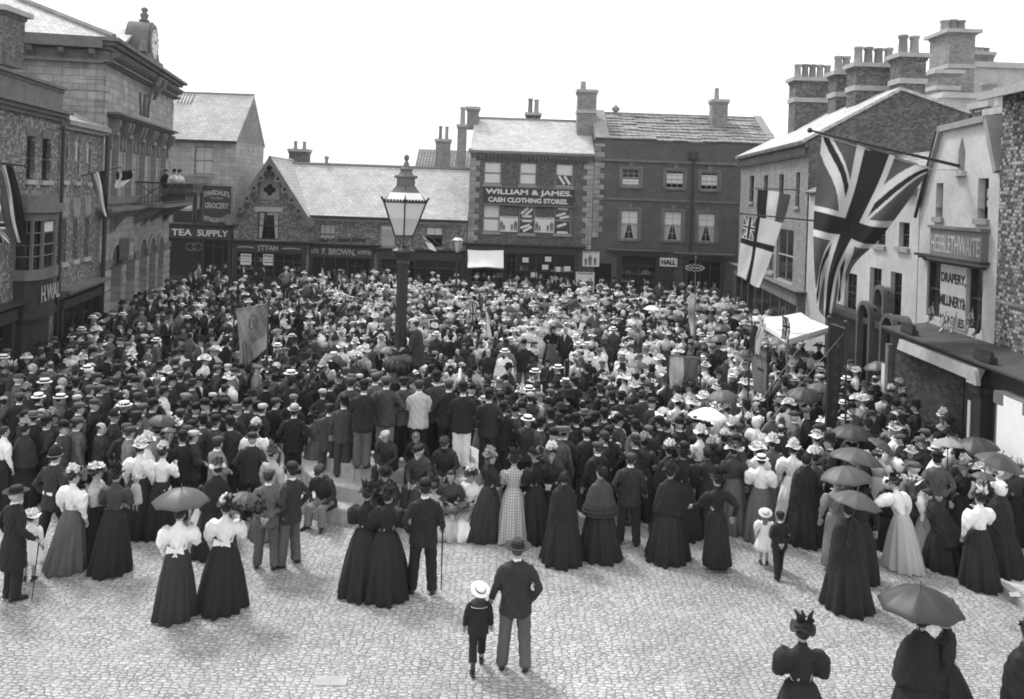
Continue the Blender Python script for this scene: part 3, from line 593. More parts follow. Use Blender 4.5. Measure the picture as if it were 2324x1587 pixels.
a = f.R(1613, 227, 1648, 285, 3); chimney(f.root, (a[0]+a[1])/2, 3.0, a[1]-a[0], .9, pz+.6, a[3], 0, .8, BR_L, band=False); MB().lathe([(.17, 0), (.14, .7), (.17, .75)], 10, (a[0]+.35, 3, a[3])).build('chimney_pot', POT, f.root, uv=False)
x, z = f.uz(1397, 262, 4); MB().lathe([(.12, 0), (.12, .25), (.25, .3), (.27, .5), (.12, .6), (.05, .7)], 10, (x, 4, z)).build('roof_ventilator', STONE, f.root, uv=False)

# ---------- F: brick house with four stacks, right ----------
P0, P1 = (13.0, 50.2), (11.9, 35.5)
f = Fac('tall_brick_house', P0, P1, 'large brick house with long slate roof and four massive chimney stacks behind the big flag'); L = f.L; ez = 9.05
TW = [f.R(1702, 440, 1713, 490)]+[f.R(1723, 448, 1733, 498)]
TW = [f.R(1701, 399, 1711, 458), f.R(1733, 398, 1742, 460), f.R(1768, 396, 1778, 463), f.R(1806, 391, 1815, 468)]
MW = [f.R(1742, 530, 1756, 618), f.R(1762, 520, 1800, 640)]
sz = f.uz(1790, 655)[1]
wm = MB(); wall(wm, 0, L, 0, ez, TW+MW); D = 9.5
GB = [(0, ez), (3.5, 11.25), (7.0, 10.1), (D+1, 9.0)]
wm.add([(L, 0, 0), (L, D+1, 0), (L, D+1, 9.0), (L, 7.0, 10.1), (L, 3.5, 11.25), (L, 0, ez)], [(0, 1, 2, 3, 4, 5)], 1); wm.quad((0, 0, 0), (0, 0, ez), (0, D, ez), (0, D, 0)); wm.quad((0, D, 0), (0, D, ez), (L, D+1, ez), (L, D+1, 0))
wm.build('wall', [BR_L, BR_D], f.root)
rm = MB(); slab(rm, [(0, -.35, ez), (L+.1, -.35, ez), (L+.1, 3.5, 11.3), (L-6, 3.2, 11.3)]); slab(rm, [(0, -.35, ez), (L-6, 3.2, 11.3), (0, D, ez)]); slab(rm, [(L-6, 3.2, 11.3), (L+.1, 3.5, 11.3), (L+.1, 7.0, 10.15), (L+.1, D+1, 9.0), (0, D, ez)]); rm.build('roof', SLATE, f.root)
m = MB(); cornice(m, 0, L, ez-.3, .3, .28, 2, ends=False); k = .1
while k < L: m.box(k, k+.12, -.22, 0, ez-.62, ez-.302); k += .3
m.build('corbel_table', BR_D, f.root)
for r in TW: window(f, r, 1, 2, rec=.12, mat=WOOD_D)
for r in MW: window(f, r, 2, 2, rec=.08, mat=WOOD_L)
shopfront(f, .3, L-.1, sz, .45, mull=8, door=(L-3.4, L-2.2), mat=WOOD_M, fasmat=STONE_D)
for (x0, x1, ytop, Y, pots, py0) in ((1799, 1888, 178, 43.5, 5, 145), (1890, 1932, 164, 40.6, 2, 127), (1933, 2030, 146, 38.3, 4, 106), (2033, 2090, 124, 36.2, 2, 80)):
    A, B = W(x0, ytop, Y), W(x1, ytop, Y); ct = chimney(None, (A[0]+B[0])/2, Y, B[0]-A[0], 1.0, 9.8, A[2], pots, W(x0, py0, Y)[2]-A[2], BR_C, cap=.16, pr=.19 if pots < 5 else .17)
    ct.parent = f.root; ct.matrix_parent_inverse = f.root.matrix_basis.inverted()
# ---------- G: pale house ----------
P0, P1 = (11.9, 35.3), (11.75, 25.4)
f = Fac('pale_rendered_house', P0, P1, 'low white rendered house behind the hanging big flag, with dark sash windows and arched doorways'); L = f.L; ez = 7.0
UW = [f.R(1985, 512, 2010, 557), f.R(2040, 505, 2064, 562)]; MW = [f.R(1916, 620, 1944, 712), f.R(1973, 608, 2000, 705), f.R(2020, 618, 2046, 716)]
wm = MB(); wall(wm, 0, L, 0, ez, UW+MW); shell(wm, 0, L, ez, 7); wm.build('wall', RENDER, f.root); m = MB(); slab(m, [(0, -.2, ez), (L, -.2, ez), (L, 3.5, 8.6), (0, 3.5, 8.6)]); slab(m, [(0, 7, ez), (L, 7, ez), (L, 3.5, 8.6), (0, 3.5, 8.6)]); m.build('roof', SLAB, f.root)
for r in UW+MW: window(f, r, 3, 3, rec=.14, mat=WOOD_D, lintel=None)
def arch(mb, uc, r, z, y0, y1, t=.16, mi=0, n=12):
    for k in range(n):
        a, b = pi*k/n, pi*(k+1)/n
        mb.prism([(uc+r*cos(a), y0, z+r*sin(a)), (uc+(r+t)*cos(a), y0, z+(r+t)*sin(a)), (uc+(r+t)*cos(b), y0, z+(r+t)*sin(b)), (uc+r*cos(b), y0, z+r*sin(b))], (0, y1-y0, 0), mi)
def porch(px, py, hw, zb, name='arched_porch', e=.6):
    uc, z = f.uz(px, py, -e); m = MB(); arch(m, uc, hw, z, -e, -e+.12, .13); arch(m, uc, hw, z, -e+.12, .0, .07); m.box(uc-hw-.13, uc-hw, -e, -.003, zb, z); m.box(uc+hw, uc+hw+.13, -e, -.003, zb, z)
    o = m.build(name, STUCCO, f.root); MB().box(uc-hw, uc+hw, -e+.2, -e+.24, zb, z+hw*.85).build('porch_shade_panel', DARK, o, uv=False)  # near-black panel paints the shade inside the open arch
porch(1958, 722, .42, 0); porch(2012, 752, .4, 0); porch(1992, 678, .3, f.uz(1992, 712, -.35)[1], 'dormer_hood', .35)
m = MB(); z = f.uz(2000, 735, -.5)[1]; m.box(L*.3, L, -.5, -.003, z-.2, z); m.box(L*.3, L, -.35, -.003, 0, .7); m.build('shop_canopy', WOOD_D, f.root)
MB().box(L*.3, L-.2, -.2, -.004, .7, z-.2).build('shop_wall', WOOD_D, f.root)
# ---------- H: white gabled draper's ----------
P0, P1 = (11.73, 25.3), (11.6, 20.95)
f = Fac('drapers_building', P0, P1, "white rendered draper's shop with truncated gable, lancet niche and lettered window panel"); L = f.L
def uzz(px, py): return f.uz(px, py)
g = [(0, 0), (L, 0), (L, uzz(2279, 398)[1]), (uzz(2247, 272)[0], uzz(2247, 272)[1]), (uzz(2137, 297)[0], uzz(2137, 297)[1]), (uzz(2085, 470)[0], uzz(2085, 470)[1]), (0, uzz(2083, 480)[1])]
H_ = [f.R(2124, 416, 2140, 493), f.R(2219, 405, 2243, 497), f.R(2103, 600, 2196+34, 735)]
zb = min(g[5][1], g[2][1])
wm = MB(); wall(wm, 0, L, 0, zb, H_)
# upper part in strips around the two window heads
top = lambda u: np.interp(u, [g[6][0], g[5][0]+.001, g[4][0], g[3][0], g[2][0]], [g[6][1], g[5][1], g[4][1], g[3][1], g[2][1]])
us = sorted({0, L, g[5][0], g[4][0], g[3][0], *[h[0] for h in H_[:2]], *[h[1] for h in H_[:2]]})
for a, b in zip(us[:-1], us[1:]):
    if b-a < 1e-4: continue
    base = zb
    for h in H_[:2]:
        if h[0]-1e-4 <= a and b <= h[1]+1e-4: base = max(zb, h[3])
    wm.add([(a, 0, base), (b, 0, base), (b, 0, max(base, top(b))), (a, 0, max(base, top(a)))], [(0, 1, 2, 3)])
for h in H_[:2]:
    if h[3] > zb:
        for u in h[:2]: wm.quad((u, 0, zb), (u, .22, zb), (u, .22, h[3]), (u, 0, h[3]))
shell(wm, 0, L, zb, 7); wm.build('wall', RENDER, f.root)
m = MB()
pts = [g[5], g[4], g[3], g[2]]
for (a, b) in zip(pts[:-1], pts[1:]): slab(m, [(a[0], -.12, a[1]+.12), (b[0], -.12, b[1]+.12), (b[0], 7, b[1]+.12), (a[0], 7, a[1]+.12)], .16)
m.build('roof', STONE, f.root)
m = MB(); m.tube([(g[5][0]+.02, -.1, g[5][1]-.3), (g[4][0]-.06, -.1, g[4][1])], .05, 8); m.build('drainpipe', IRON, f.root, uv=False)
for r in H_[:2]: window(f, r, 2, 2, rec=.18, mat=WOOD_D, blind=[(.3, .75)], opened=.2)
a = f.R(2138, 375, 2155, 452); c = (a[0]+a[1])/2; m = MB(); hw = .17; z0_ = f.uz(2147, 383+68)[1]-.75; z0_ = f.uz(2147, 386)[1]; z1_ = f.uz(2149, 310)[1]; u = f.uz(2147, 350)[0]
u = f.uz(2145, 350)[0]; uu = f.uz(2180, 340)[0]
z0_, z1_ = f.uz(2180, 388)[1], f.uz(2186, 313)[1]; uu = f.uz(2183, 350)[0]
m.prism([(uu-hw, -.01, z0_), (uu+hw, -.01, z0_), (uu+hw, -.01, z0_+(z1_-z0_)*.6), (uu+.02, -.01, z1_), (uu-.02, -.01, z1_), (uu-hw, -.01, z0_+(z1_-z0_)*.6)], (0, .02, 0)); o = m.build('lancet_niche', STUCCO_M, f.root, uv=False)
MB().box(uu-.26, uu+.26, -.14, -.003, z0_-.14, z0_).build('sill', RENDER, o)
LANC = f.world(uu, -.05, z0_+.12)
sg = f.R(2110, 522, 2227, 590, -.18); m = MB(); m.box(sg[0], sg[1], -.18, -.003, sg[2], sg[3]); m.box(sg[0]-.04, sg[1]+.06, -.24, -.003, sg[2]-.08, sg[2]-.002, 1); m.box(sg[0]-.04, sg[1]+.06, -.24, -.003, sg[3]+.002, sg[3]+.08, 1)
so = m.build('sign_board', [WOOD_M, WOOD_M], f.root); t = MB(); letters(t, 'HEBBLETHWAITE', sg[0]+.1, sg[1]-.08, sg[2]+.14, sg[3]-.16, -.18, bold=.01); t.build('lettering', GILT_D, so, uv=False)
r = H_[2]; m = MB(); m.box(r[0], r[1], .14, .16, r[2], r[3]); m.build('pane', GLASS, f.root, uv=False); m = MB()
for c in (r[0], r[0]+(r[1]-r[0])*.24, r[0]+(r[1]-r[0])*.76, r[1]-.06): m.box(c, c+.06, .06, .16, r[2], r[3])
for zc in (.48,): m.box(r[0], r[1], .08, .15, r[2]+(r[3]-r[2])*zc, r[2]+(r[3]-r[2])*zc+.05)
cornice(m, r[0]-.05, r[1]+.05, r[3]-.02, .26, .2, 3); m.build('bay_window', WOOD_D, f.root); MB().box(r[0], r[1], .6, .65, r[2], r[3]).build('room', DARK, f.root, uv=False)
p = f.R(2135, 603, 2194, 735, -.02); m = MB(); m.box(p[0], p[1], -.04, .1, p[2]-.1, p[3]); so = m.build('lettered_panel', STONE_L, f.root); t = MB(); h = p[3]-p[2]
letters(t, 'DRAPERY,', p[0]+.05, p[1]-.02, p[2]+h*.66, p[2]+h*.86, -.04, bold=.03); letters(t, 'MILLINERY&', p[0]+.0, p[1]-.0, p[2]+h*.28, p[2]+h*.47, -.04, bold=.02); letters(t, 'MANTLES', p[0]+.05, p[1]-.05, p[2]-.05, p[2]+h*.12, -.04, bold=.02); t.build('lettering', INK, so, uv=False)
# ---------- I: near brick building ----------
f = Fac('near_brick_building', (11.55, 20.9), (11.2, 14.0), 'tall building of speckled pale-header brickwork at the right frame edge'); L = f.L
wm = MB(); wall(wm, 0, L, 0, 9.3, []); shell(wm, 0, L, 9.3, 8); wm.build('wall', BR_P, f.root); m = MB(); slab(m, [(-.1, -.5, 9.25), (L, -.5, 9.25), (L, 3.5, 10.6), (-.1, 3.5, 10.6)]); slab(m, [(-.1, 8.3, 9.25), (L, 8.3, 9.25), (L, 3.5, 10.6), (-.1, 3.5, 10.6)]); m.box(-.1, L, -.55, -.45, 9.1, 9.28, 1); m.build('roof', [SLAB, WOOD_L], f.root)
def wchim(root, x0, x1, ytop, ybot, Y, pots, py0, mat=BR_C, d=.9, pr=.17, band=True, cap=.1):
    A, B = W(x0, ytop, Y), W(x1, ytop, Y); zb = W(x0, ybot, Y)[2]
    c = chimney(None, (A[0]+B[0])/2, Y, B[0]-A[0], d, zb, A[2], pots, max(.3, W(x0, py0, Y)[2]-A[2]), mat, band=band, cap=cap, pr=pr)
    if root: c.parent = root; c.matrix_parent_inverse = root.matrix_basis.inverted()
    return c
# stacks rising between the gable and the near building
wchim(f.root, 2226, 2262, 232, 330, 25.0, 1, 190, BR_P, band=False, pr=.22); wchim(f.root, 2262, 2296, 245, 330, 23.5, 1, 200, BR_P, band=False, pr=.24)
# distant pale house and tower stack
Y = 48.0; A = W(2195, 140, Y); B = W(2345, 140, Y); f = Fac('distant_pale_house', (A[0], Y), (B[0], Y), 'distant pale house with tall ornate chimney stack high above the rooftops at right'); L = f.L
m = MB(); wall(m, 0, L, 0, A[2], []); shell(m, 0, L, A[2], 8); m.box(-.1, L, -.2, 0, A[2]-.3, A[2]); m.build('wall', RENDER, f.root)
# roof slopes of it
m = MB(); p = [W(2100, 235, Y-3), W(2222, 243, Y-3), W(2222, 226, Y), W(2130, 205, Y)]; 
wchim(f.root, 2133, 2190, 75, 280, Y-1, 3, 45, BR_L, d=2.2, cap=.25, pr=.25); wchim(f.root, 2106, 2156, 165, 270, Y-3, 0, 160, BR_L, d=2, cap=.2)
wchim(f.root, 2192, 2245, 120, 200, Y+1, 4, 108, BR_L, d=1, band=False, pr=.2)
m = MB(); a, b = W(2095, 232, Y-4), W(2215, 236, Y-4); m.box(a[0], b[0], Y-6, Y-1, 0, a[2]); m.box(a[0]-.1, b[0]+.1, Y-6.2, Y-1, a[2], a[2]+.25); o = m.build('lower_wing', RENDER, None); o.parent = f.root; o.matrix_parent_inverse = f.root.matrix_basis.inverted()
# ---------- J: right single-storey shopfront ----------
BR_SOOT = blocks('sooty_brick', .03, .09, .05, .23, .078, bias=-.3, streak=.4); LEAD = plain('sooty_lead', .07, var=.4, scale=2)
P0, P1 = (10.69, 24.6), (10.45, 13.6)
f = Fac('lean_to_shopfront', P0, P1, 'long dark single-storey shopfront with light sloping fascia and scalloped parapet crests'); L = f.L
zt = 3.05; m = MB(); u1 = f.uz(2205, 850)[0]; wall(m, 0, L, 0, zt, []); m.quad((L, 0, 0), (L, 1, 0), (L, 1, zt), (L, 0, zt)); m.quad((0, 0, 0), (0, 1, 0), (0, 1, zt), (0, 0, zt)); m.build('wall', WOOD_D, f.root)
MB().box(.4, u1-.3, -.03, -.003, 0, zt-.35).build('brick_panel', BR_SOOT, f.root)
for c in (.15,): m = MB(); m.box(c-.1, c+.1, -.14, -.003, 0, zt-.35); m.build('pilaster', STUCCO_M, f.root)
m = MB(); slab(m, [(0, -.15, zt+.12), (L, -.15, zt+.12), (L, 1.1, zt+.28), (0, 1.1, zt+.28)]); cornice(m, 0, L, zt-.02, .3, .16, 3, ends=False); m.build('lead_roof', LEAD, f.root)
ua = f.uz(2040, 755, -.3)[0]; ub = f.uz(2216, 829, -.3)[0]; m = MB(); m.prism([(ua, -.34, zt-.3), (ua, -.22, zt-.3), (ua, -.1, zt-.03), (ua, -.28, zt-.03)], (ub-ua, 0, 0)); m.build('fascia', STONE_L, f.root)
def crest(uc, n, zc, y=-.2):
    m = MB(); r = .085; m.box(uc-n*r, uc+n*r, y, y+.18, zc, zc+.12)
    for k in range(n):
        c = uc+(k-(n-1)/2)*2*r; m.prism([(c+r*cos(pi*i/8), y+.02, zc+.12+r*1.6*sin(pi*i/8)) for i in range(9)], (0, .1, 0))
    m.build('parapet_crest', WOOD_D, f.root)
uc, z = f.uz(2216, 817, -.3); crest(uc, 4, zt+.16); crest(f.uz(2048, 735, -.3)[0], 4, zt+.16)
m = MB(); u = f.uz(2216, 900, -.25)[0]; m.box(u-.18, u+.18, -.25, 0, 0, zt-.55); m.box(u-.23, u+.23, -.32, 0, zt-.55, zt-.4); m.build('pilaster', WOOD_D, f.root)
m = MB(); m.prism([(u+.22*cos(pi*i/10), -.38, zt-.36+.36*sin(pi*i/10)) for i in range(11)], (0, .1, 0)); m.build('tympanum', STONE_L, f.root)
for px in (2163+7, 2210-13):
    pass
a = f.uz(2201, 975, -.1); m = MB(); m.box(a[0]-.1, a[0]+.02, -.12, -.1, 1.3, 2.2); m.build('enamel_plate', PAPER, f.root, uv=False)
a = f.uz(2007+1, 810, -.1); m = MB(); m.box(a[0]-.15, a[0]+.15, -.12, -.1, 1.3, 2.1); m.build('enamel_plate', PAPER, f.root, uv=False)
m = MB(); a = f.uz(2268, 900, -.3); b_ = L; m.box(a[0]-.14, a[0]-.0, -.3, 0, 0, zt-.5); m.box(a[0]-.14, b_, -.35, 0, zt-.55, zt-.3); m.build('shop_frame', STONE_D, f.root)
z1_ = f.uz(2275, 895, -.33)[1]; z0_ = .9
m = MB(); n = 10
V = [(a[0]+.01+(b_-a[0]-.02)*i/n, -.34-.02*sin(i*1.3), z) for z in (z0_, (z0_+z1_)/2, z1_) for i in range(n+1)]
m.add(V, [(j*(n+1)+i, j*(n+1)+i+1, (j+1)*(n+1)+i+1, (j+1)*(n+1)+i) for j in range(2) for i in range(n)]); o = m.build('window_blind', CANVAS, None, uv=False, smooth=True); o.parent = f.root
MB().box(a[0]+.02, b_, -.22, -.2, .0, .9).build('stallriser', STUCCO_M, f.root)
# ---------- town hall, left ----------
P0, P1 = (-15.85, 34.0), (-18.45, 47.6)
f = Fac('clock_building', P0, P1, 'large stone civic building with bracketed cornice, iron balcony and round clock pediment'); L = f.L
c0 = f.uz(236, 158); ct = 10.95; top = 11.9
UW = [f.R(x0, y0, x1, y1) for x0, y0, x1, y1 in ((250, 306, 266, 446), (281, 314, 297, 445), (312, 322, 326, 444), (338, 330, 351, 442), (361, 337, 373, 440))]
GW = [f.R(x0, y0, x1, y1) for x0, y0, x1, y1 in ((246, 598, 269, 690), (280, 590, 300, 690), (310, 582, 327, 700), (333, 576, 347, 690), (353, 570, 365, 690))]
GW = [(a, b, max(.3, c), d) for a, b, c, d in GW]
wm = MB(); wall(wm, 0, L, 0, ct, UW+GW, depth=.35); shell(wm, 0, L, ct, 11); wm.build('wall', ST_M, f.root)
m = MB(); quoins(m, L, 5.3, ct-.1, -1, .42); m.build('quoin', ST_M, f.root); m = MB(); quoins(m, 0, 5.3, ct-.1, 1, .42)
z = 5.3; k = 0
while z < ct-.2:      # quoins returning on the side wall
    m.box(-.04, .0, 0, (1.75 if k % 2 else 1.1), z, z+.4); z += .42; k += 1
m.build('quoin', ST_M, f.root)
m = MB(); cornice(m, 0, L, ct, .35, .12, 2); m.box(-.1, L+.1, -.1, 11, ct+.12, ct+.5); cornice(m, 0, L, ct+.55, .6, .42, 3); m.box(-.55, 0, 0, 11, ct+.55, ct+.97); m.box(-.3, 0, 0, 11, ct, ct+.12)
m.build('cornice', STONE_D, f.root)
m = MB(); k = .15
while k < L:
    m.prism([(k, -.1, ct+.5), (k, -.5, ct+.5), (k, -.42, ct+.34), (k, -.2, ct+.22), (k, -.16, ct+.1), (k, -.1, ct+.1)], (.13, 0, 0)); k += .36
m.build('modillion_course', STONE_D, f.root); k = .3
while k < 10: m = MB(); m.prism([(-.1, k, ct+.5), (-.5, k, ct+.5), (-.42, k, ct+.34), (-.2, k, ct+.22), (-.1, k, ct+.1)], (0, .2, 0)); k += 1.1; m.build('corbel', STONE_D, f.root)
m = MB(); slab(m, [(-.5, -.4, top), (L, -.4, top), (L, 4.5, 13.2), (3.5, 5.6, 14.3)]); slab(m, [(-.5, -.4, top), (3.5, 5.6, 14.3), (-.5, 12, top)]); slab(m, [(L, 11, top), (-.5, 11, top), (3.5, 5.6, 14.3), (L, 4.5, 13.2)]); m.build('roof', SLATE, f.root)
m = MB(); m.tube([(-.5, -.4, top+.06), (3.5, 5.6, 14.36)], .12, 6); m.build('hip_tile', STONE, f.root)
# clock pediment
uc, zc = f.uz(351, 101, -.2); R_ = 1.02
m = MB()
for k in range(20):
    a, b = pi*k/20, pi*(k+1)/20
    m.prism([(uc, -.1, zc), (uc+R_*cos(a), -.1, zc+R_*sin(a)), (uc+R_*cos(b), -.1, zc+R_*sin(b))], (0, 1.0, 0))
m.box(uc-R_, uc+R_, -.1, .9, top-.02, zc); m.box(uc-R_-.35, uc+R_+.35, -.35, .9, top-.03, top+.3); m.box(uc-R_-.2, uc+R_+.2, -.2, .9, top+.3, top+.5)
for s_ in (-1, 1): m.prism([(uc+s_*R_, -.12, top+.5), (uc+s_*(R_+.55), -.12, top+.5), (uc+s_*(R_+.1), -.12, zc)], (0, .3, 0))
pd = m.build('clock_pediment', STONE_D, f.root)
def disc(mb, c, r, y0, y1, n=24, mi=0): mb.prism([(c[0]+r*cos(2*pi*k/n), y0, c[1]+r*sin(2*pi*k/n)) for k in range(n)], (0, y1-y0, 0), mi)
m = MB(); disc(m, (uc, zc), .92, -.2, -.1); cl = m.build('clock_surround', STONE_D, pd); m = MB(); disc(m, (uc, zc), .68, -.23, -.2); m.build('clock_face', PAPER, cl, uv=False); m = MB()
for A, l_ in ((35, .5), (150, .38)): x, z = cos(radians(A)), sin(radians(A)); m.prism([(uc-z*.03, -.25, zc+x*.03), (uc+x*l_, -.25, zc+z*l_), (uc+z*.03, -.25, zc-x*.03)], (0, .015, 0))
for k in range(12): x, z = uc+.58*cos(k*pi/6), zc+.58*sin(k*pi/6); m.box(x-.03, x+.03, -.245, -.231, z-.05, z+.05)
m.build('clock_hand', INK, cl, uv=False)
MB().lathe([(.22, 0), (.25, .08), (.14, .14), (.2, .3), (.2, .34), (.1, .45), (.16, .55), (.16, .62), (.05, .7)], 10, (uc, .3, zc+R_)).build('finial', STONE_D, pd, smooth=True, uv=False)
m = MB(); yy = 4.3; slab(m, [(uc-2.6, .6, top+.6), (uc-2.6, yy+3, top+.6), (uc, yy+3, 13.6), (uc, .6, 13.6)]); slab(m, [(uc+2.6, .6, top+.6), (uc+2.6, yy+3, top+.6), (uc, yy+3, 13.6), (uc, .6, 13.6)]); m.box(uc-2.6, uc+2.6, .7, .9, top, top+.6, 1); m.prism([(uc-2.6, .7, top+.6), (uc+2.6, .7, top+.6), (uc, .7, 13.55)], (0, .2, 0), 1); m.build('cross_roof', [SLATE, STONE_D], f.root)
# figure group and cast shield on the frieze
uc2, z2 = f.uz(327, 240); t = MB()
for k, A in enumerate((-.5, .35, -.3, .4)):
    x = uc2-.75+.5*k; t.prism([(x-.09, -.06, z2-.5), (x+.12, -.06, z2-.5), (x+.12+A*.5, -.06, z2+.5), (x-.09+A*.5, -.06, z2+.5)], (0, .06, 0))
disc(t, (uc2, z2), .3, -.1, 0, 10); t.build('carved_monogram', STUCCO, f.root, uv=False)
for s_ in (-1, 1): m = MB(); m.tube([(uc+s_*.55, -.62, 11.35), (uc+s_*.62, -.5, 11.0), (uc+s_*.5, -.3, 10.75), (uc+s_*.6, -.14, 10.4)], [.13, .16, .12, .08], 8); m.build('shadow_scroll', STONE_D, f.root, uv=False)  # curled tubes stand in for the curly shadow under the clock pediment
# first-floor windows with hoods on scrolled consoles
za = f.uz(247, 267)[1]; hd = MB(); cornice(hd, UW[0][0]-.35, UW[-1][1]+.35, UW[2][3]+.62, .5, .26, 3); hd.build('window_hood', STONE_D, f.root)
for r in UW:
    for u in (r[0]-.42, r[1]+.12):
        m = MB(); zt_ = UW[2][3]+.6; m.prism([(u, -.42, zt_), (u, -.0, zt_), (u, -.0, zt_-1.2), (u, -.14, zt_-1.15), (u, -.12, zt_-.7), (u, -.34, zt_-.4), (u, -.42, zt_-.15)], (.3, 0, 0)); m.build('scroll_console', STONE_D, f.root)
for r in UW: window(f, r, 2, 3, rec=.25, mat=WOOD_M, surround=STONE, sill=None, y=0)
m = MB(); z = UW[0][2]; m.box(-.0, L, -.16, -.003, z-.3, z-.02); m.build('sill_band', STONE_D, f.root)
# ground floor: rusticated piers, arches, impost, cornice
zc_ = f.uz(235, 547)[1]; m = MB(); cornice(m, -.1, L+.1, 5.0, .6, .4, 3); m.build('storey_cornice', STONE_D, f.root)
zi = GW[2][3]; m = MB(); m.box(0, GW[0][0], -.14, -.003, zi, zi+.3)
for a, b in zip(GW[:-1], GW[1:]): m.box(a[1]-.05, b[0]+.05, -.14, -.003, zi, zi+.3)
m.box(GW[-1][1], L, -.14, -.003, zi, zi+.3); m.build('impost_band', STONE_D, f.root)
edges = [0]+[x for r in GW for x in (r[0], r[1])]+[L]
for a, b in zip(edges[::2], edges[1::2]):
    z = 0.; m = MB(); m.box(a+.04, b-.04, -.05, -.003, 0, zi)
    while z < zi-.1: m.box(a+.02, b-.02, -.1, -.004, z, min(z+.36, zi)); z += .42
    m.build('rusticated_pier', ST_M, f.root)
for r in GW: m = MB(); arch(m, (r[0]+r[1])/2, (r[1]-r[0])/2, zi+.02, -.1, -.003, .2); m.build('arch_ring', STONE, f.root)
for r in GW: m = MB(); n = 10; c = (r[0]+r[1])/2; q = (r[1]-r[0])/2; m.prism([(c+q*cos(pi*k/n), -.02, zi+.02+q*sin(pi*k/n)) for k in range(n+1)], (0, .01, 0)); m.build('fanlight', STUCCO, f.root, uv=False)
for r in GW: window(f, r, 2, 3, rec=.3, mat=WOOD_D, sill=None)
for k, p in enumerate((.12, .32, .52, .7, .88)):
    if k not in (0, 2, 4): continue
    u = L*p; m = MB(); m.prism([(u-.12, -.1, 5.0), (u-.12, -.55, 5.0), (u-.12, -.3, 4.7), (u-.12, -.1, 4.4)], (.24, 0, 0)); m.build('cornice_bracket', STONE_D, f.root)
a = f.uz(270, 565); m = MB(); m.box(a[0]-.45, a[0]+.45, -.5, -.12, a[1]-.45, a[1]+.45); o = m.build('date_stone', STONE_D, f.root); t = MB(); letters(t, '1872', a[0]-.35, a[0]+.35, a[1]-.28, a[1]+.28, -.5, bold=.02); t.build('lettering', GILT_D, o, uv=False)
# balcony
b0, b1 = UW[2][0]-.6, UW[4][1]+.7; zb_ = UW[3][2]-.35; bd = 1.35
m = MB(); m.box(b0, b1, -bd, -.02, zb_-.18, zb_); 
for u in (b0+.3, (b0+b1)/2, b1-.5): m.prism([(u, -bd+.1, zb_-.18), (u, 0, zb_-.18), (u, 0, zb_-1.0), (u, -.25, zb_-.8)], (.22, 0, 0))
bo = m.build('balcony', STONE_D, f.root); m = MB(); hr = .95
m.tube([(b0, -.05, zb_+hr), (b0, -bd, zb_+hr), (b1, -bd, zb_+hr), (b1, -.05, zb_+hr)], .035, 6); m.tube([(b0, -bd, zb_+.08), (b1, -bd, zb_+.08)], .025, 6)
k = b0
while k <= b1: 
    m.tube([(k, -bd, zb_), (k+.03, -bd+.02, zb_+hr*.25), (k-.035, -bd-.02, zb_+hr*.5), (k+.03, -bd, zb_+hr*.75), (k, -bd, zb_+hr)], .014, 5); k += .2
for u in (b0, b1):
    for q in range(8): y = -.15-q*.16; m.tube([(u, y, zb_), (u, y, zb_+hr)], .014, 4)
    m.tube([(u, -.1, zb_+.05), (u, -bd, zb_+hr)], .02, 5); m.tube([(u, -bd, zb_+.05), (u, -.1, zb_+hr)], .02, 5)
m.build('railing', IRON, bo, uv=False)
m = MB(); m.tube([(-.3, -.25, .1), (-.3, -.25, 8.2)], .08, 8); m.build('drainpipe', IRON, f.root, uv=False)
BALC = [f.world(b1-2.4, -.8, zb_), f.world(b1-1.5, -.9, zb_), f.world(b1-1.9, -.3, zb_)]

# ---------- L1: brick house with six windows ----------
Q0 = (-15.02, 29.2); f = Fac('brick_town_house', Q0, (-15.82, 33.95), 'brick house of tall narrow windows between the bay-windowed shop and the clock building'); L = f.L; ez = 8.45
UW = [f.R(143, 311, 153, 410), f.R(171, 317, 180, 412), f.R(197, 323, 205, 414)]; MW = [f.R(139, 499, 150, 596), f.R(165, 496, 175, 590), f.R(191, 494, 201, 584)]
sz = f.uz(175, 640)[1]
wm = MB(); wall(wm, 0, L, 0, ez, UW+MW); shell(wm, 0, L, ez, 8); wm.build('wall', BR_M, f.root); m = MB(); slab(m, [(0, -.3, ez), (L, -.3, ez), (L, 4, 10.4), (0, 4, 10.4)]); slab(m, [(0, 8, ez), (L, 8, ez), (L, 4, 10.4), (0, 4, 10.4)]); cornice(m, 0, L, ez-.3, .3, .28, 2, mi=1, ends=False); m.build('roof', [SLAB, STONE], f.root)
for i, r in enumerate(UW): window(f, r, 2, 4, rec=.06, sill=STONE_L, blind=[(.52, .97)], mat=WOOD_L)
for i, r in enumerate(MW): window(f, r, 3, 4, rec=.06, sill=STONE_L, opened=.3 if i < 2 else 0, mat=WOOD_M)
m = MB()
for r in MW: c = (r[0]+r[1])/2; m.prism([(c-.3, -.03, r[3]+.08), (c+.3, -.03, r[3]+.08), (c+.42, -.03, r[3]+.75), (c-.42, -.03, r[3]+.75)], (0, .03, 0))
m.build('lintel', STONE, f.root)
m = MB(); cornice(m, 0, L-.1, sz-.35, .5, .3, 3, ends=False); m.build('shop_cornice', STONE_D, f.root); shopfront(f, .05, L-.1, sz-.4, .3, mull=5, door=(L*.5, L*.5+1), mat=WOOD_D, corn=False)
WINPEOPLE = [f.world((MW[0][0]+MW[0][1])/2, .36, MW[0][2]-.8), f.world((MW[1][0]+MW[1][1])/2, .36, MW[1][2]-.8)]
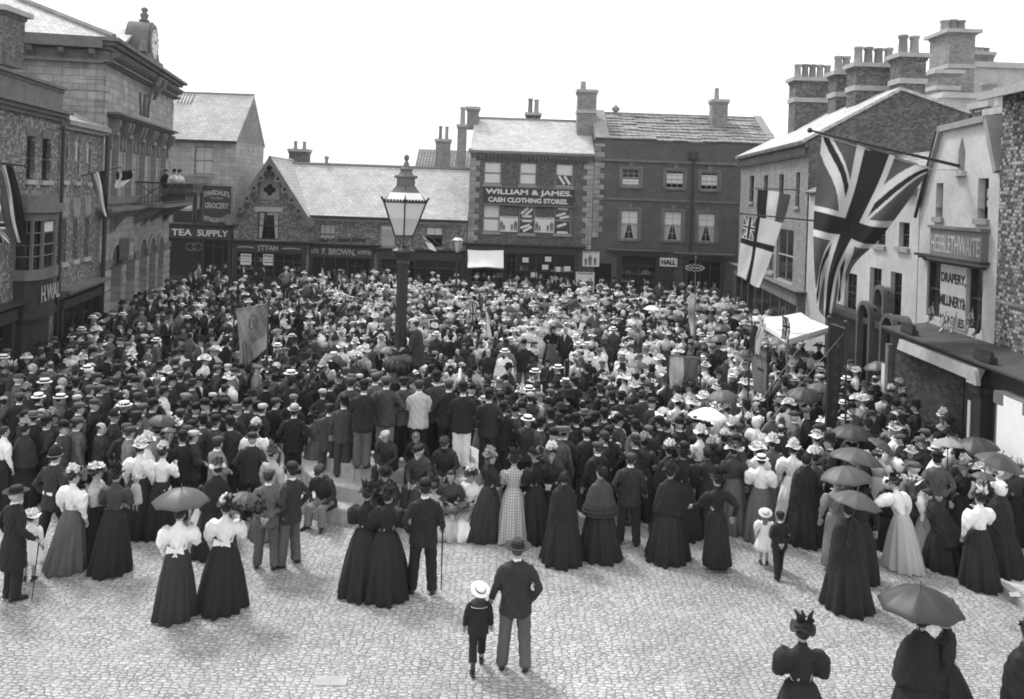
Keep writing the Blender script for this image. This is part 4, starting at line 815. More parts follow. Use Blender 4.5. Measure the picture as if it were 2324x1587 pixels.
# ---------- L0: bay-window shop ----------
f = Fac('bay_window_shop', (-14.0, 23.2), (-15.0, 29.15), 'dark brick shop with curved bay window at the left frame edge'); L = f.L; pz = 9.3; cz = 8.35
UW = [f.R(60, 309, 79, 408), f.R(95, 315, 115, 410)]
wm = MB(); wall(wm, 0, L, 0, pz, UW); shell(wm, 0, L, pz, 8); wm.build('wall', BR_M, f.root)
m = MB(); cornice(m, 0, L, cz, .4, .35, 3, ends=False); cornice(m, 0, L, pz, .18, .18, 2, ends=False); m.box(0, L, -.05, -.003, cz+.36, pz-.003); 
m.build('parapet', STUCCO_M, f.root); m = MB(); slab(m, [(-4, .3, pz+.05), (L-2, .3, pz+.05), (L-3.4, 3, pz+1.8), (-4, 3, pz+1.8)]); slab(m, [(L-2, .3, pz+.05), (L-2, 6, pz+.05), (L-3.4, 3, pz+1.8)]); m.build('roof', SLAB, f.root)
for r in UW: window(f, r, 2, 4, rec=.12, mat=WOOD_D, sill=STONE_L, lintel=STONE_D)
bc = f.uz(97, 570, -.4); bw2 = f.R(76, 498, 130, 604, -.5); c = (bw2[0]+bw2[1])/2; hw = (bw2[1]-bw2[0])/2*1.05; z0_, z1_ = f.uz(100, 608, -.5)[1], f.uz(100, 500, -.5)[1]; d = .6
def bayring(z, e=0., n=10): return [(c+(hw+e)*math.copysign(abs(cos(pi*k/n))**.6, cos(pi*k/n)), -(d+e)*sin(pi*k/n)**.6, z) for k in range(n+1)]
def baybox(mb, za, zb, e=0., mi=0):
    P = bayring(za, e)+[(c-(hw+e), .05, za), (c+(hw+e), .05, za)]; mb.prism(P, (0, 0, zb-za), mi)
m = MB(); baybox(m, z0_-.3, z0_, .1); baybox(m, z1_, z1_+.25, .05); baybox(m, z1_+.25, z1_+.5, .22); baybox(m, z1_+.5, z1_+.75, .05); by = m.build('bay_window', STONE_D, f.root)
m = MB(); baybox(m, z0_, z1_, -.08); m.build('pane', GLASS, by, uv=False); m = MB()
for P in bayring(z0_)[::2]: m.box(P[0]-.05, P[0]+.05, P[1]-.03, P[1]+.05, z0_, z1_)
for q in (.27, .5, .75):
    R2 = bayring(z0_+(z1_-z0_)*q, -.02)
    m.tube(R2, .022, 4)
m.build('sash', WOOD_M, by, uv=False); m = MB(); R3 = bayring(0, -.06)
for k in range(2, 6): 
    P, Q = R3[k], R3[k+1]; m.quad((P[0], P[1]-.01, z1_-.35), (Q[0], Q[1]-.01, z1_-.35), (Q[0], Q[1]-.01, z1_-.05), (P[0], P[1]-.01, z1_-.05))
m.build('blind', BLIND, by, uv=False)
m = MB(); zf0, zf1 = z0_-1.25, z0_-.3; baybox(m, zf0, zf1, -.02); baybox(m, zf0-.2, zf0, .08); baybox(m, .8, zf0-.2, -.1); baybox(m, 0, .8, .0); sb = m.build('curved_shopfront', WOOD_D, f.root)
t = MB(); letters(t, 'H.WAL', c-hw*.55, c+hw*.95, zf0+.25, zf1-.2, -d-.02, bold=.02); t.build('lettering', GILT_D, sb, uv=False)
shopfront(f, 0, c-hw-.3, zf0+.2, .35, mull=3, door=(c-hw-1.7, c-hw-.7), mat=WOOD_D)
SEAT_BAY = f.world(c+hw*.35, -.2, z0_-.7)
# chimney stack at the far left
wchim(f.root, -12, 33, 20, 150, 31.0, 0, 0, BR_C, d=1.4, band=False, cap=.2)
m = MB(); m.tube([(L-.05, -.12, .2), (L-.05, -.12, 8.2)], .06, 8); m.build('drainpipe', IRON, f.root, uv=False)
# ---------- trees behind ----------
def tree(name, c, r, h, label, n=2600, seed=1):
    R_ = np.random.RandomState(seed); root = empty(name, (c[0], c[1], 0), 0, label, 'tree')
    m = MB(); m.tube([(0, 0, 0), (.1, 0, h*.45), (0, .1, h*.8)], [.35, .22, .06], 8)
    for k in range(7): A = k*.9; m.tube([(0, 0, h*.4), (r*.4*cos(A), r*.4*sin(A), h*.6), (r*.7*cos(A), r*.7*sin(A), h*.75)], [.13, .08, .03], 5)
    m.build('trunk', HEDGE, root, uv=False); cl = [(R_.uniform(-.6, .6)*r, R_.uniform(-.6, .6)*r, h*R_.uniform(.5, .95), r*R_.uniform(.25, .45)) for _ in range(16)]
    V = []; F = []
    for k in range(n):
        q = cl[R_.randint(16)]; d = R_.normal(size=3); d /= np.linalg.norm(d); p = np.array(q[:3])+d*q[3]*R_.uniform(.6, 1.05); a, b = R_.normal(size=3)*.14, R_.normal(size=3)*.14
        i = len(V); V += [tuple(p), tuple(p+a), tuple(p+a+b), tuple(p+b)]; F.append((i, i+1, i+2, i+3))
    MB().add(V, F).build('crown', HEDGE, root, uv=False)
p = W(566, 400, 75); tree('leafy_tree', p, 2.6, 9.0, 'dark leafy tree just showing between the grocery and the scalloped gable', seed=3)
# ---------------- people ----------------
# a figure faces +y; heights are metres for a 1.72 m person, scaled afterwards
def loft(R, n=16):
    R = np.array(R, float); k = len(R); t = 2*pi*np.arange(n)/n
    V = np.stack([R[:, 0:1]+R[:, 3:4]*np.cos(t), R[:, 1:2]+R[:, 4:5]*np.sin(t), np.repeat(R[:, 2:3], n, 1)], 2).reshape(-1, 3)
    F = [(i*n+j, i*n+(j+1) % n, (i+1)*n+(j+1) % n, (i+1)*n+j) for i in range(k-1) for j in range(n)]
    return V, F + [tuple(range(n))[::-1], tuple((k-1)*n+j for j in range(n))]
def ball(c, r, n=10, m=6):
    r = (r,)*3 if np.isscalar(r) else r
    return loft([(c[0], c[1], c[2]+r[2]*sin(a), max(.001, r[0]*cos(a)), max(.001, r[1]*cos(a))) for a in np.linspace(-pi/2+.05, pi/2-.05, m)], n)
def join(L):
    V = []; F = []; b = 0
    for v, f_ in L: V.append(np.asarray(v)); F += [tuple(i+b for i in q) for q in f_]; b += len(v)
    return np.concatenate(V), F
def mesh(name, V, F, mi=None, smooth=True):
    me = bpy.data.meshes.new(name); me.from_pydata([tuple(map(float, v)) for v in V], [], F)
    if smooth: me.polygons.foreach_set('use_smooth', [True]*len(F))
    if mi is not None: me.polygons.foreach_set('material_index', mi)
    me.update(); return me
def fuse(name, V, F, vox=.02, it=3, fold=.009, seed=0):
    """voxel-fuse overlapping lofts into one continuous garment, then add folds"""
    o = bpy.data.objects.new('tmp', mesh('tmp', V, F)); bpy.context.scene.collection.objects.link(o)
    r = o.modifiers.new('r', 'REMESH'); r.mode = 'VOXEL'; r.voxel_size = vox
    s = o.modifiers.new('s', 'SMOOTH'); s.factor = .5; s.iterations = it
    bpy.context.view_layer.update(); dg = bpy.context.evaluated_depsgraph_get(); me = bpy.data.meshes.new_from_object(o.evaluated_get(dg)); me.name = name
    t = o.data; bpy.data.objects.remove(o); bpy.data.meshes.remove(t)
    n = len(me.vertices); co = np.zeros(n*3); no = np.zeros(n*3); me.vertices.foreach_get('co', co); me.vertices.foreach_get('normal', no); co = co.reshape(-1, 3); no = no.reshape(-1, 3)
    if fold:
        x, y, z = co.T; q = seed*1.7
        w_ = np.sin(x*38+z*17+q)*np.sin(z*21-y*25+q*2)+.6*np.sin(x*70-z*30+y*40+q)
        co += no*(w_*fold)[:, None]; me.vertices.foreach_set('co', co.ravel())
    me.polygons.foreach_set('use_smooth', [True]*len(me.polygons)); me.update(); return me
HEAD = [(0,-.005,-.09,.055,.058),(0,-.0,-.04,.052,.055),(0,.012,-.005,.04,.05),(0,.024,.004,.044,.055),(0,.018,.03,.057,.074),(0,.01,.07,.067,.09),(0,.002,.11,.073,.098),(0,-.004,.15,.075,.1),(0,-.008,.19,.068,.09),(0,-.01,.218,.047,.062),(0,-.01,.233,.015,.02)]
POSES = {
 'tuck': ((.2,.05,1.16),(.05,.15,1.1),(.2,.05,1.16),(.05,.15,1.1)),  # right elbow, right wrist, left elbow, left wrist (x mirrored for the left)
 'down': ((.27,-.02,1.13),(.28,.06,.89),(.27,-.02,1.13),(.28,.06,.89)), 'pocket': ((.31,-.1,1.14),(.22,.05,.93),(.31,-.1,1.14),(.22,.05,.93)),
 'behind': ((.29,-.12,1.14),(.06,-.18,.95),(.29,-.12,1.14),(.06,-.18,.95)), 'hips': ((.40,-.08,1.17),(.2,.06,1.02),(.40,-.08,1.17),(.2,.06,1.02)),
 'hip': ((.27,-.02,1.13),(.28,.08,.89),(.42,-.06,1.17),(.2,.06,1.02)), 'front': ((.26,.03,1.14),(.05,.22,1.06),(.26,.03,1.14),(.05,.22,1.06)),
 'brolly': ((.26,.1,1.16),(.13,.25,1.32),(.27,-.02,1.13),(.26,.08,.9)), 'cane': ((.27,-.03,1.13),(.3,.17,.95),(.31,-.1,1.14),(.22,.05,.93)),
 'hold': ((.31,-.1,1.14),(.22,.05,.93),(.27,.0,1.13),(.33,.05,.93)), 'salute': ((.36,.12,1.42),(.16,.14,1.62),(.27,-.02,1.13),(.28,.06,.89)),
 'raise': ((.27,.2,1.45),(.25,.32,1.72),(.27,-.02,1.13),(.28,.06,.89)), 'cross': ((.27,.08,1.16),(-.06,.19,1.17),(.27,.08,1.14),(-.08,.2,1.13)),
 'knees': ((.27,.12,1.16),(.1,.36,1.08),(.27,.12,1.16),(.1,.36,1.08)), 'baby': ((.26,.06,1.14),(-.02,.27,1.12),(.26,.06,1.12),(.0,.25,1.02)), 'reachL': ((.27,-.02,1.13),(.28,.06,.89),(.42,.15,1.3),(.62,.3,1.22)),
 'run': ((.3,-.2,1.16),(.3,-.1,.95),(.28,.14,1.14),(.3,.34,1.05))}
def arms(pose, sh=.165, shz=1.345):
    re_, rw, le, lw = [np.array(p) for p in POSES[pose]]; m = np.array([-1, 1, 1])
    return [(np.array([sh, -.01, shz]), re_, rw, 1), (np.array([-sh, -.01, shz]), le*m, lw*m, -1)]
def hand(w_, el, side):
    d = w_-el; d /= np.linalg.norm(d); q = np.cross(d, [0, 0, 1.]); q = q/np.linalg.norm(q) if np.linalg.norm(q) > .1 else np.array([1., 0, 0]); u = np.cross(q, d)
    L = [tube([w_-d*.03, w_+d*.02, w_+d*.085], [(.024, .02), (.036, .018), (.04, .016)], 8)]
    for i, (o_, ln) in enumerate(((-.028, .062), (-.009, .074), (.010, .07), (.028, .055))):
        b = w_+d*.08+q*o_; k = u*(-side*.0)-u*.012; L.append(tube([b, b+d*ln*.5+k, b+d*ln*.85+k*3.2], [.0095, .0088, .006], 6))
    t = w_+d*.03+q*.035*(-side); L.append(tube([t, t+d*.03-q*side*.02, t+d*.06-q*side*.018-u*.012], [.012, .0105, .007], 6)); return L
def shift(V, sit, lean):
    V = np.array(V, float)
    if lean or sit is not None:
        c, s_ = cos(lean), sin(lean); y, z = V[:, 1].copy(), V[:, 2]-.9; V[:, 1] = y*c+z*s_; V[:, 2] = z*c-y*s_+.9
    if sit is not None: V[:, 2] += sit+.1-.9
    return V
def leg_pts(kind, sit, side):
    if sit is not None: return [(.09*side, 0, sit+.08), (.10*side, .24, sit+.1), (.13*side, .46, sit+.06), (.14*side, .44, .3), (.15*side, .46, .1)]
    if kind == 'walk': return [(.09*side, 0, .9), (.1*side, .12*side+.03, .5), (.1*side, .3*side-.06 if side > 0 else -.3, .12)]
    if kind == 'apart': return [(.1*side, 0, .9), (.13*side, .01, .5), (.16*side, -.02*side, .1)]
    return [(.09*side, 0, .9), (.095*side, .015, .5), (.095*side, -.01, .1)]
CACHE = {}
def cached(key, fn):
    if key not in CACHE: CACHE[key] = fn()
    return CACHE[key]
def body_mesh(pose, female, sit, lean, legs, hs, yaw, bare):
    def mk():
        upper = []; n = len(HEAD)
        tr = [(0,0,.84,.14,.1),(0,0,.95,.155,.105),(0,0,1.07,.125,.09),(0,.005,1.25,.15,.1),(0,-.01,1.34,.15,.085),(0,-.012,1.40,.1,.065),(0,-.01,1.45,.05,.05)]
        c, s_ = cos(yaw), sin(yaw); tz = 1.502
        hv = np.array(HEAD); hv[:, :2] *= hs; hv[:, 2] *= hs; hv[:, 3:] *= hs
        V, F = loft(tr+[(h[0], h[1], h[2]+tz, h[3], h[4]) for h in hv], 18); k = len(tr)*18; hd = V[k:].copy(); x, y = hd[:, 0].copy(), hd[:, 1].copy()
        a = np.clip((hd[:, 2]-tz+.06)/.06, 0, 1)*yaw; hd[:, 0] = x*np.cos(a)-y*np.sin(a); hd[:, 1] = x*np.sin(a)+y*np.cos(a); V[k:] = hd
        upper.append((V, F)); mi = [0]*len(F)
        def face(L, m_):
            for (v, f_) in L:
                v = np.array(v)*hs; v2 = v.copy(); v2[:, 0] = v[:, 0]*c-v[:, 1]*s_; v2[:, 1] = v[:, 0]*s_+v[:, 1]*c; v2[:, 2] += tz; upper.append((v2, f_)); mi.extend([m_]*len(f_))
        face([tube([(0, .092, .13), (0, .112, .085), (0, .094, .075)], [(.009, .008), (.014, .012), (.01, .004)], 6), ball((.077, -.005, .1), (.012, .02, .032), 8, 5), ball((-.077, -.005, .1), (.012, .02, .032), 8, 5)], 0)
        face([ball((.03, .09, .118), (.014, .008, .008), 8, 4), ball((-.03, .09, .118), (.014, .008, .008), 8, 4), ball((0, .087, .045), (.022, .008, .005), 8, 4), ball((.032, .09, .137), (.018, .006, .004), 6, 4), ball((-.032, .09, .137), (.018, .006, .004), 6, 4)], 1)
        for (s0, e, w_, side) in arms(pose):
            for g in [tube([s0, (s0+e)/2, e, (e+w_)/2, w_], [.035, .046, .038, .036, .024], 8)]+hand(w_, e, side): upper.append(g); mi.extend([0]*len(g[1]))
        V, F = join(upper); V = shift(V, sit, lean); lo = []
        for side in (1, -1): g = tube(leg_pts(legs, sit, side), np.linspace(.075, .038, len(leg_pts(legs, sit, side))), 8); lo.append(g); mi.extend([0]*len(g[1]))
        V, F = join([(V, F)]+lo); return mesh('body', V, F, mi)
    return cached(('body', pose, female, sit, lean, legs, hs, yaw), mk)
def headxf(V, sit, lean, hs, yaw):
    V = np.array(V, float)*hs; c, s_ = cos(yaw), sin(yaw); x, y = V[:, 0].copy(), V[:, 1].copy(); V[:, 0] = x*c-y*s_; V[:, 1] = x*s_+y*c; V[:, 2] += 1.502; return shift(V, sit, lean)
def coat_mesh(kind, pose, sit, lean):
    def mk():
        sl = (.072, .064, .056, .05, .046); n = 24; fold = .009; shz = 1.385
        if kind == 'jacket': R = [(0,-.0,.75,.205,.16),(0,-.0,.78,.225,.175),(0,0,.95,.208,.155),(0,.0,1.1,.198,.142),(0,.005,1.27,.21,.145),(0,-.01,1.37,.222,.125),(0,-.015,1.425,.185,.105),(0,-.015,1.465,.1,.085),(0,-.01,1.495,.066,.07)]
        elif kind == 'frock': R = [(0,-.02,.5,.23,.19),(0,-.02,.54,.25,.2),(0,-.01,.8,.225,.17),(0,0,1.03,.18,.135),(0,.005,1.27,.2,.145),(0,-.01,1.36,.205,.125),(0,-.015,1.42,.16,.105),(0,-.015,1.46,.09,.085),(0,-.01,1.495,.066,.07)]
        elif kind in ('blouse', 'bodice', 'puff'):
            R = [(0,0,1.0,.14,.115),(0,0,1.03,.125,.1),(0,.0,1.08,.125,.1),(0,.02,1.24,.165,.135),(0,.0,1.34,.17,.115),(0,-.01,1.41,.13,.085),(0,-.01,1.45,.07,.065),(0,-.005,1.5,.052,.055),(0,-.005,1.52,.052,.055)]
            if kind == 'bodice': R = [(0,-.01,.9,.21,.175),(0,-.01,.93,.2,.165)]+R
            sl = (.08, .088, .06, .045, .036) if kind != 'puff' else (.1, .125, .085, .048, .036); fold = .008
        elif kind == 'cape': R = [(0,0,.83,.30,.24),(0,0,.87,.325,.26),(0,0,1.05,.30,.23),(0,0,1.25,.25,.18),(0,-.01,1.37,.2,.135),(0,-.01,1.44,.12,.1),(0,-.01,1.5,.075,.075)]; sl = None; fold = .009
        elif kind == 'shawl': R = [(0,-.03,.45,.30,.26),(0,-.03,.5,.33,.29),(0,-.02,.85,.30,.25),(0,0,1.2,.26,.2),(0,-.01,1.36,.215,.14),(0,-.01,1.44,.13,.1),(0,-.01,1.5,.08,.08)]; sl = None; fold = .009
        L = [loft(R, n)]
        if sl:
            for (s0, e, w_, side) in arms(pose, .185, 1.385): L.append(tube([s0-np.array([side*.03, 0, 0]), s0*.55+e*.45, e, (e+w_)/2, w_+(e-w_)*.02], sl, 14))
        V, F = join(L); V = shift(V, sit, lean); return fuse('garment', V, F, .021, 2, fold, hash(kind) % 7 if False else len(kind))
    return cached(('coat', kind, pose if kind not in ('cape', 'shawl') else 0, sit, lean), mk)
def shoe(side, p, toe=.0):
    x, y = p[0], p[1]; a = toe*side; d = np.array([sin(a), cos(a), 0]); P = np.array([x, y-.04, .045])
    return tube([P-d*.05, P, P+d*.08+(0, 0, .0), P+d*.16-(0, 0, .012), P+d*.225-(0, 0, .02)], [(.03, .035), (.04, .042), (.044, .036), (.047, .026), (.025, .014)], 8)
def low_mesh(kind, legs, sit):
    def mk():
        if kind in ('trousers', 'breeches'):
            L = []
            for side in (1, -1):
                P = leg_pts(legs, sit, side); 
                if kind == 'breeches': P = P[:-1]+[tuple(np.array(P[-2])*.35+np.array(P[-1])*.65)] if sit is None else P
                else: P = P[:-1]+[(P[-1][0], P[-1][1], .055)]
                R = np.interp(np.linspace(0, 1, len(P)), [0, .5, 1], [.11, .09, .085 if kind == 'trousers' else .088]); L.append(tube(P, list(R), 12))
            if sit is None: L.append(loft([(0, 0, .80, .16, .12), (0, 0, .9, .185, .13), (0, 0, 1.04, .155, .11)], 16))
            else: L.append(ball((0, .0, sit+.12), (.19, .16, .13), 14, 8))
            V, F = join(L); return fuse('trousers', V, F, .02, 2, .005, 3)
        n = 60; R = {'skirt': [(1.06,.128,.105,0),(1.0,.17,.14,0),(.9,.205,.185,.004),(.65,.255,.255,.018),(.3,.30,.33,.034),(.03,.33,.39,.045),(.012,.325,.38,.045)],
                 'wide': [(1.06,.13,.105,0),(1.0,.19,.165,0),(.85,.25,.24,.006),(.6,.31,.33,.026),(.3,.36,.41,.045),(.03,.41,.47,.06),(.012,.40,.46,.06)],
                 'narrow': [(1.06,.13,.105,0),(1.0,.17,.14,0),(.85,.2,.18,.003),(.5,.23,.22,.01),(.12,.27,.27,.014),(.1,.26,.26,.014)],
                 'frockdress': [(1.3,.16,.12,0),(1.1,.15,.12,0),(.9,.22,.2,.012),(.62,.30,.28,.03),(.5,.32,.3,.035),(.49,.3,.28,.035)]}[kind]
        V = []; t = 2*pi*np.arange(n)/n
        for (z, rx, ry, am) in R:
            w_ = 1+am*(np.sin(t*13+1)+.6*np.sin(t*7+z*2)+.4*np.sin(t*21))/max(rx, .1)*.7; back = -.07*(1.06-z)*(1 if kind != 'frockdress' else 0)
            V.append(np.stack([rx*w_*np.cos(t), back+ry*w_*np.sin(t), np.full(n, z)+(.012*np.sin(t*5) if z < .1 else 0)], 1))
        k = len(R); F = [(i*n+j, i*n+(j+1) % n, (i+1)*n+(j+1) % n, (i+1)*n+j)[::-1] for i in range(k-1) for j in range(n)]+[tuple(range(n)), tuple((k-1)*n+j for j in range(n))[::-1]]
        V = np.concatenate(V)
        if sit is not None:   # seated: the skirt falls over the knees
            z = V[:, 2]; V[:, 1] = V[:, 1]*.8+np.clip(1.0-z, 0, .5)*.9; V[:, 2] = np.where(z > .55, sit+.1+(z-.9)*.55, z/.55*(sit-.1))
        return mesh('skirt', V, F)
    return cached(('low', kind, legs, sit), mk)
def boots_mesh(legs, sit, tall=False):
    def mk():
        L = []
        for side in (1, -1):
            P = leg_pts(legs, sit, side); L.append(shoe(side, P[-1], .25)); L.append(tube([(P[-1][0], P[-1][1], .03), (P[-1][0], P[-1][1], .14 if not tall else .3)], [.045, .042 if not tall else .05], 8))
        V, F = join(L); return mesh('boots', V, F)
    return cached(('boots', legs, sit, tall), mk)
def dome(c, rx, ry, h, z0, n=16, m=5, p=.8): return [(c[0], c[1], z0+h*sin(a)**p, rx*cos(a), ry*cos(a)) for a in np.linspace(0, pi/2-.03, m)]
def petals(c, r, k, R_, size=.03, flat=.6):
    V = []; F = []
    for _ in range(k):
        d = R_.normal(size=3); d /= np.linalg.norm(d); p = np.array(c)+d*np.array(r); a, b = R_.normal(size=3), R_.normal(size=3); a /= np.linalg.norm(a); b -= a*b.dot(a); b /= np.linalg.norm(b); i = len(V)
        V += [p-a*size-b*size*flat, p+a*size-b*size*flat, p+a*size+b*size*flat+d*size*.6, p-a*size+b*size*flat+d*size*.6]; F.append((i, i+1, i+2, i+3))
    return np.array(V), F
def hat_geo(kind, n=20):
    """two-slot geometry in head space (z 0 = chin)"""
    A = []; B = []; z = .165
    def brim(rx, ry, z, curl=0., t=.008, c=0., wav=0):
        V, F = loft([(0, c, z-t+curl*.0, rx*.6, ry*.6), (0, c, z+curl*.6-t, rx*.96, ry*.96), (0, c, z+curl, rx, ry), (0, c, z+curl*.7+t*.6, rx*.97, ry*.97), (0, c, z+t, rx*.6, ry*.6)], n+8)
        r = np.hypot(V[:, 0], V[:, 1]-c); th = np.arctan2(V[:, 1]-c, V[:, 0]); V[:, 2] += wav*(r/rx)**2*np.sin(th*3+1)+(curl*.9)*(np.abs(np.cos(th))**3)*(r/rx)**3*(1 if curl else 0); return V, F
    if kind == 'bowler': A = [loft([(0, -.0, z, .092, .108), (0, 0, z+.05, .094, .11)]+dome((0, 0), .096, .112, .09, z+.05, p=.85), n), brim(.148, .172, z, .02)]; B = [loft([(0, 0, z+.006, .096, .112), (0, 0, z+.03, .097, .113)], n)]
    elif kind == 'boater': A = [loft([(0, 0, z, .093, .108), (0, 0, z+.075, .09, .105), (0, 0, z+.08, .084, .1)], n), brim(.155, .17, z, 0)]; B = [loft([(0, 0, z+.008, .0965, .1115), (0, 0, z+.05, .095, .11)], n)]
    elif kind == 'cap': A = [loft([(0, 0, z-.012, .092, .108), (0, .005, z+.03, .105, .122), (0, .0, z+.062, .098, .112), (0, -.005, z+.08, .06, .075), (0, -.005, z+.084, .02, .02)], n), loft([(0, .115, z-.01, .06, .05), (0, .12, z+.002, .062, .052), (0, .1, z+.012, .055, .05)], n)]; B = [ball((0, 0, z+.084), .012, 6, 4)]
    elif kind == 'top': A = [loft([(0, 0, z, .09, .106), (0, 0, z+.09, .088, .102), (0, 0, z+.16, .096, .11), (0, 0, z+.165, .09, .1)], n), brim(.13, .15, z, .016)]; B = [loft([(0, 0, z+.006, .094, .11), (0, 0, z+.04, .093, .109)], n)]
    elif kind == 'fedora': A = [loft([(0, 0, z, .093, .108), (0, 0, z+.07, .086, .1), (0, 0, z+.1, .06, .08), (0, 0, z+.085, .02, .03)], n), brim(.185, .195, z, .016)]; B = [loft([(0, 0, z+.008, .096, .111), (0, 0, z+.03, .095, .11)], n)]
    elif kind == 'helmet': A = [loft([(0, 0, z-.03, .1, .12), (0, 0, z+.05, .097, .115), (0, 0, z+.11, .07, .085), (0, 0, z+.15, .03, .035), (0, 0, z+.155, .01, .01)], n), brim(.12, .15, z-.03, 0)]; B = [ball((0, 0, z+.165), .018, 8, 5), ball((0, .104, z+.05), (.035, .012, .04), 10, 6), loft([(0, 0, z-.034, .104, .124), (0, 0, z-.022, .104, .124)], n)]
    elif kind == 'wide': A = [brim(.21, .2, z+.01, .0, .007, -.01, .03), loft([(0, -.01, z, .095, .11), (0, -.01, z+.06, .085, .1), (0, -.01, z+.075, .06, .075)], n)]; R_ = np.random.RandomState(5); B = [petals((0, -.01, z+.085), (.11, .12, .045), 90, R_, .03)]
    elif kind == 'flower': R_ = np.random.RandomState(8); A = [brim(.16, .16, z+.02, .0, .007, -.01, .025), loft([(0, -.02, z, .09, .1), (0, -.02, z+.07, .07, .08)], n)]; B = [petals((0, -.01, z+.1), (.09, .09, .06), 110, R_, .026)]+[petals((.04*math.sin(k*2), -.02+.04*cos(k*2), z+.14), (.035, .035, .05), 16, R_, .022) for k in range(3)]
    elif kind == 'feather':
        A = [brim(.15, .165, z+.01, .0, .007, -.01, .035), loft([(0, -.01, z, .093, .107), (0, -.01, z+.08, .075, .09), (0, -.01, z+.09, .04, .05)], n)]; R_ = np.random.RandomState(9)
        B = [petals((.02, -.04, z+.1), (.08, .08, .04), 60, R_, .025)]+[tube([(x, -.05, z+.08), (x*1.3, -.07, z+.18), (x*2.2, -.03, z+.235)], [(.02, .01), (.03, .012), (.01, .006)], 7) for x in (-.05, -.01, .05)]
    elif kind == 'bonnet': A = [loft([(0, -.045, .05, .05, .05), (0, -.04, .09, .092, .09), (0, -.03, .15, .1, .11), (0, -.02, .2, .095, .11), (0, -.02, .235, .07, .085), (0, -.02, .25, .02, .03)], n)]; R_ = np.random.RandomState(4); B = [petals((0, .0, .21), (.085, .09, .05), 70, R_, .022)]
    elif kind == 'sunbonnet': A = [loft([(0, -.03, .0, .07, .07), (0, -.03, .06, .1, .1), (0, -.02, .14, .115, .12), (0, -.01, .21, .1, .12), (0, -.01, .25, .04, .06)], n)]; R_ = np.random.RandomState(4); B = [petals((0, .04, .18), (.11, .09, .08), 60, R_, .03)]
    elif kind == 'sailor': A = [brim(.185, .185, z+.03, .0, .01, -.04, .0), loft([(0, -.04, z+.02, .095, .1), (0, -.05, z+.09, .085, .09), (0, -.05, z+.1, .05, .06)], n)]; B = [loft([(0, -.04, z+.035, .1, .105), (0, -.045, z+.065, .097, .1)], n)]; 
    elif kind == 'pillbox': A = [loft([(0, 0, z, .09, .105), (0, 0, z+.06, .088, .1), (0, 0, z+.065, .07, .08)], n)]; B = [loft([(0, 0, z+.005, .093, .108), (0, 0, z+.02, .093, .108)], n)]
    return join(A), join(B)
TIP = {'sailor': -.5, 'wide': .05, 'boater': .02}
def hat_mesh(kind, sit, lean, hs, yaw):
    def mk():
        (VA, FA), (VB, FB) = hat_geo(kind); V, F = join([(VA, FA), (VB, FB)])
        tp = TIP.get(kind, 0)
        if tp: c, s_ = cos(tp), sin(tp); y, z = V[:, 1].copy(), V[:, 2]-.165; V[:, 1] = y*c+z*s_; V[:, 2] = z*c-y*s_+.165
        return mesh('hat', headxf(V, sit, lean, hs, yaw), F, [0]*len(FA)+[1]*len(FB))
    return cached(('hat', kind, sit, lean, hs, yaw), mk)
def hair_mesh(kind, sit, lean, hs, yaw):
    def mk():
        if kind == 'bun': L = [ball((0, -.02, .14), (.085, .1, .098), 14, 8), ball((0, -.1, .17), (.05, .045, .045), 10, 6), ball((0, .02, .19), (.07, .075, .045), 10, 6)]
        elif kind == 'long': L = [ball((0, -.02, .14), (.085, .1, .098), 14, 8), loft([(0, -.07, -.2, .03, .02), (0, -.075, -.1, .07, .035), (0, -.07, .0, .08, .05), (0, -.06, .1, .08, .06)], 12)]
        elif kind == 'beard': L = [ball((0, -.018, .135), (.081, .094, .095), 14, 8), ball((0, .065, .0), (.05, .045, .07), 12, 7), ball((0, .09, .05), (.04, .02, .015), 8, 5)]
        else: L = [ball((0, -.018, .135), (.081, .094, .095), 14, 8)]
        V, F = join(L); return mesh('hair', headxf(V, sit, lean, hs, yaw), F)
    return cached(('hair', kind, sit, lean, hs, yaw), mk)
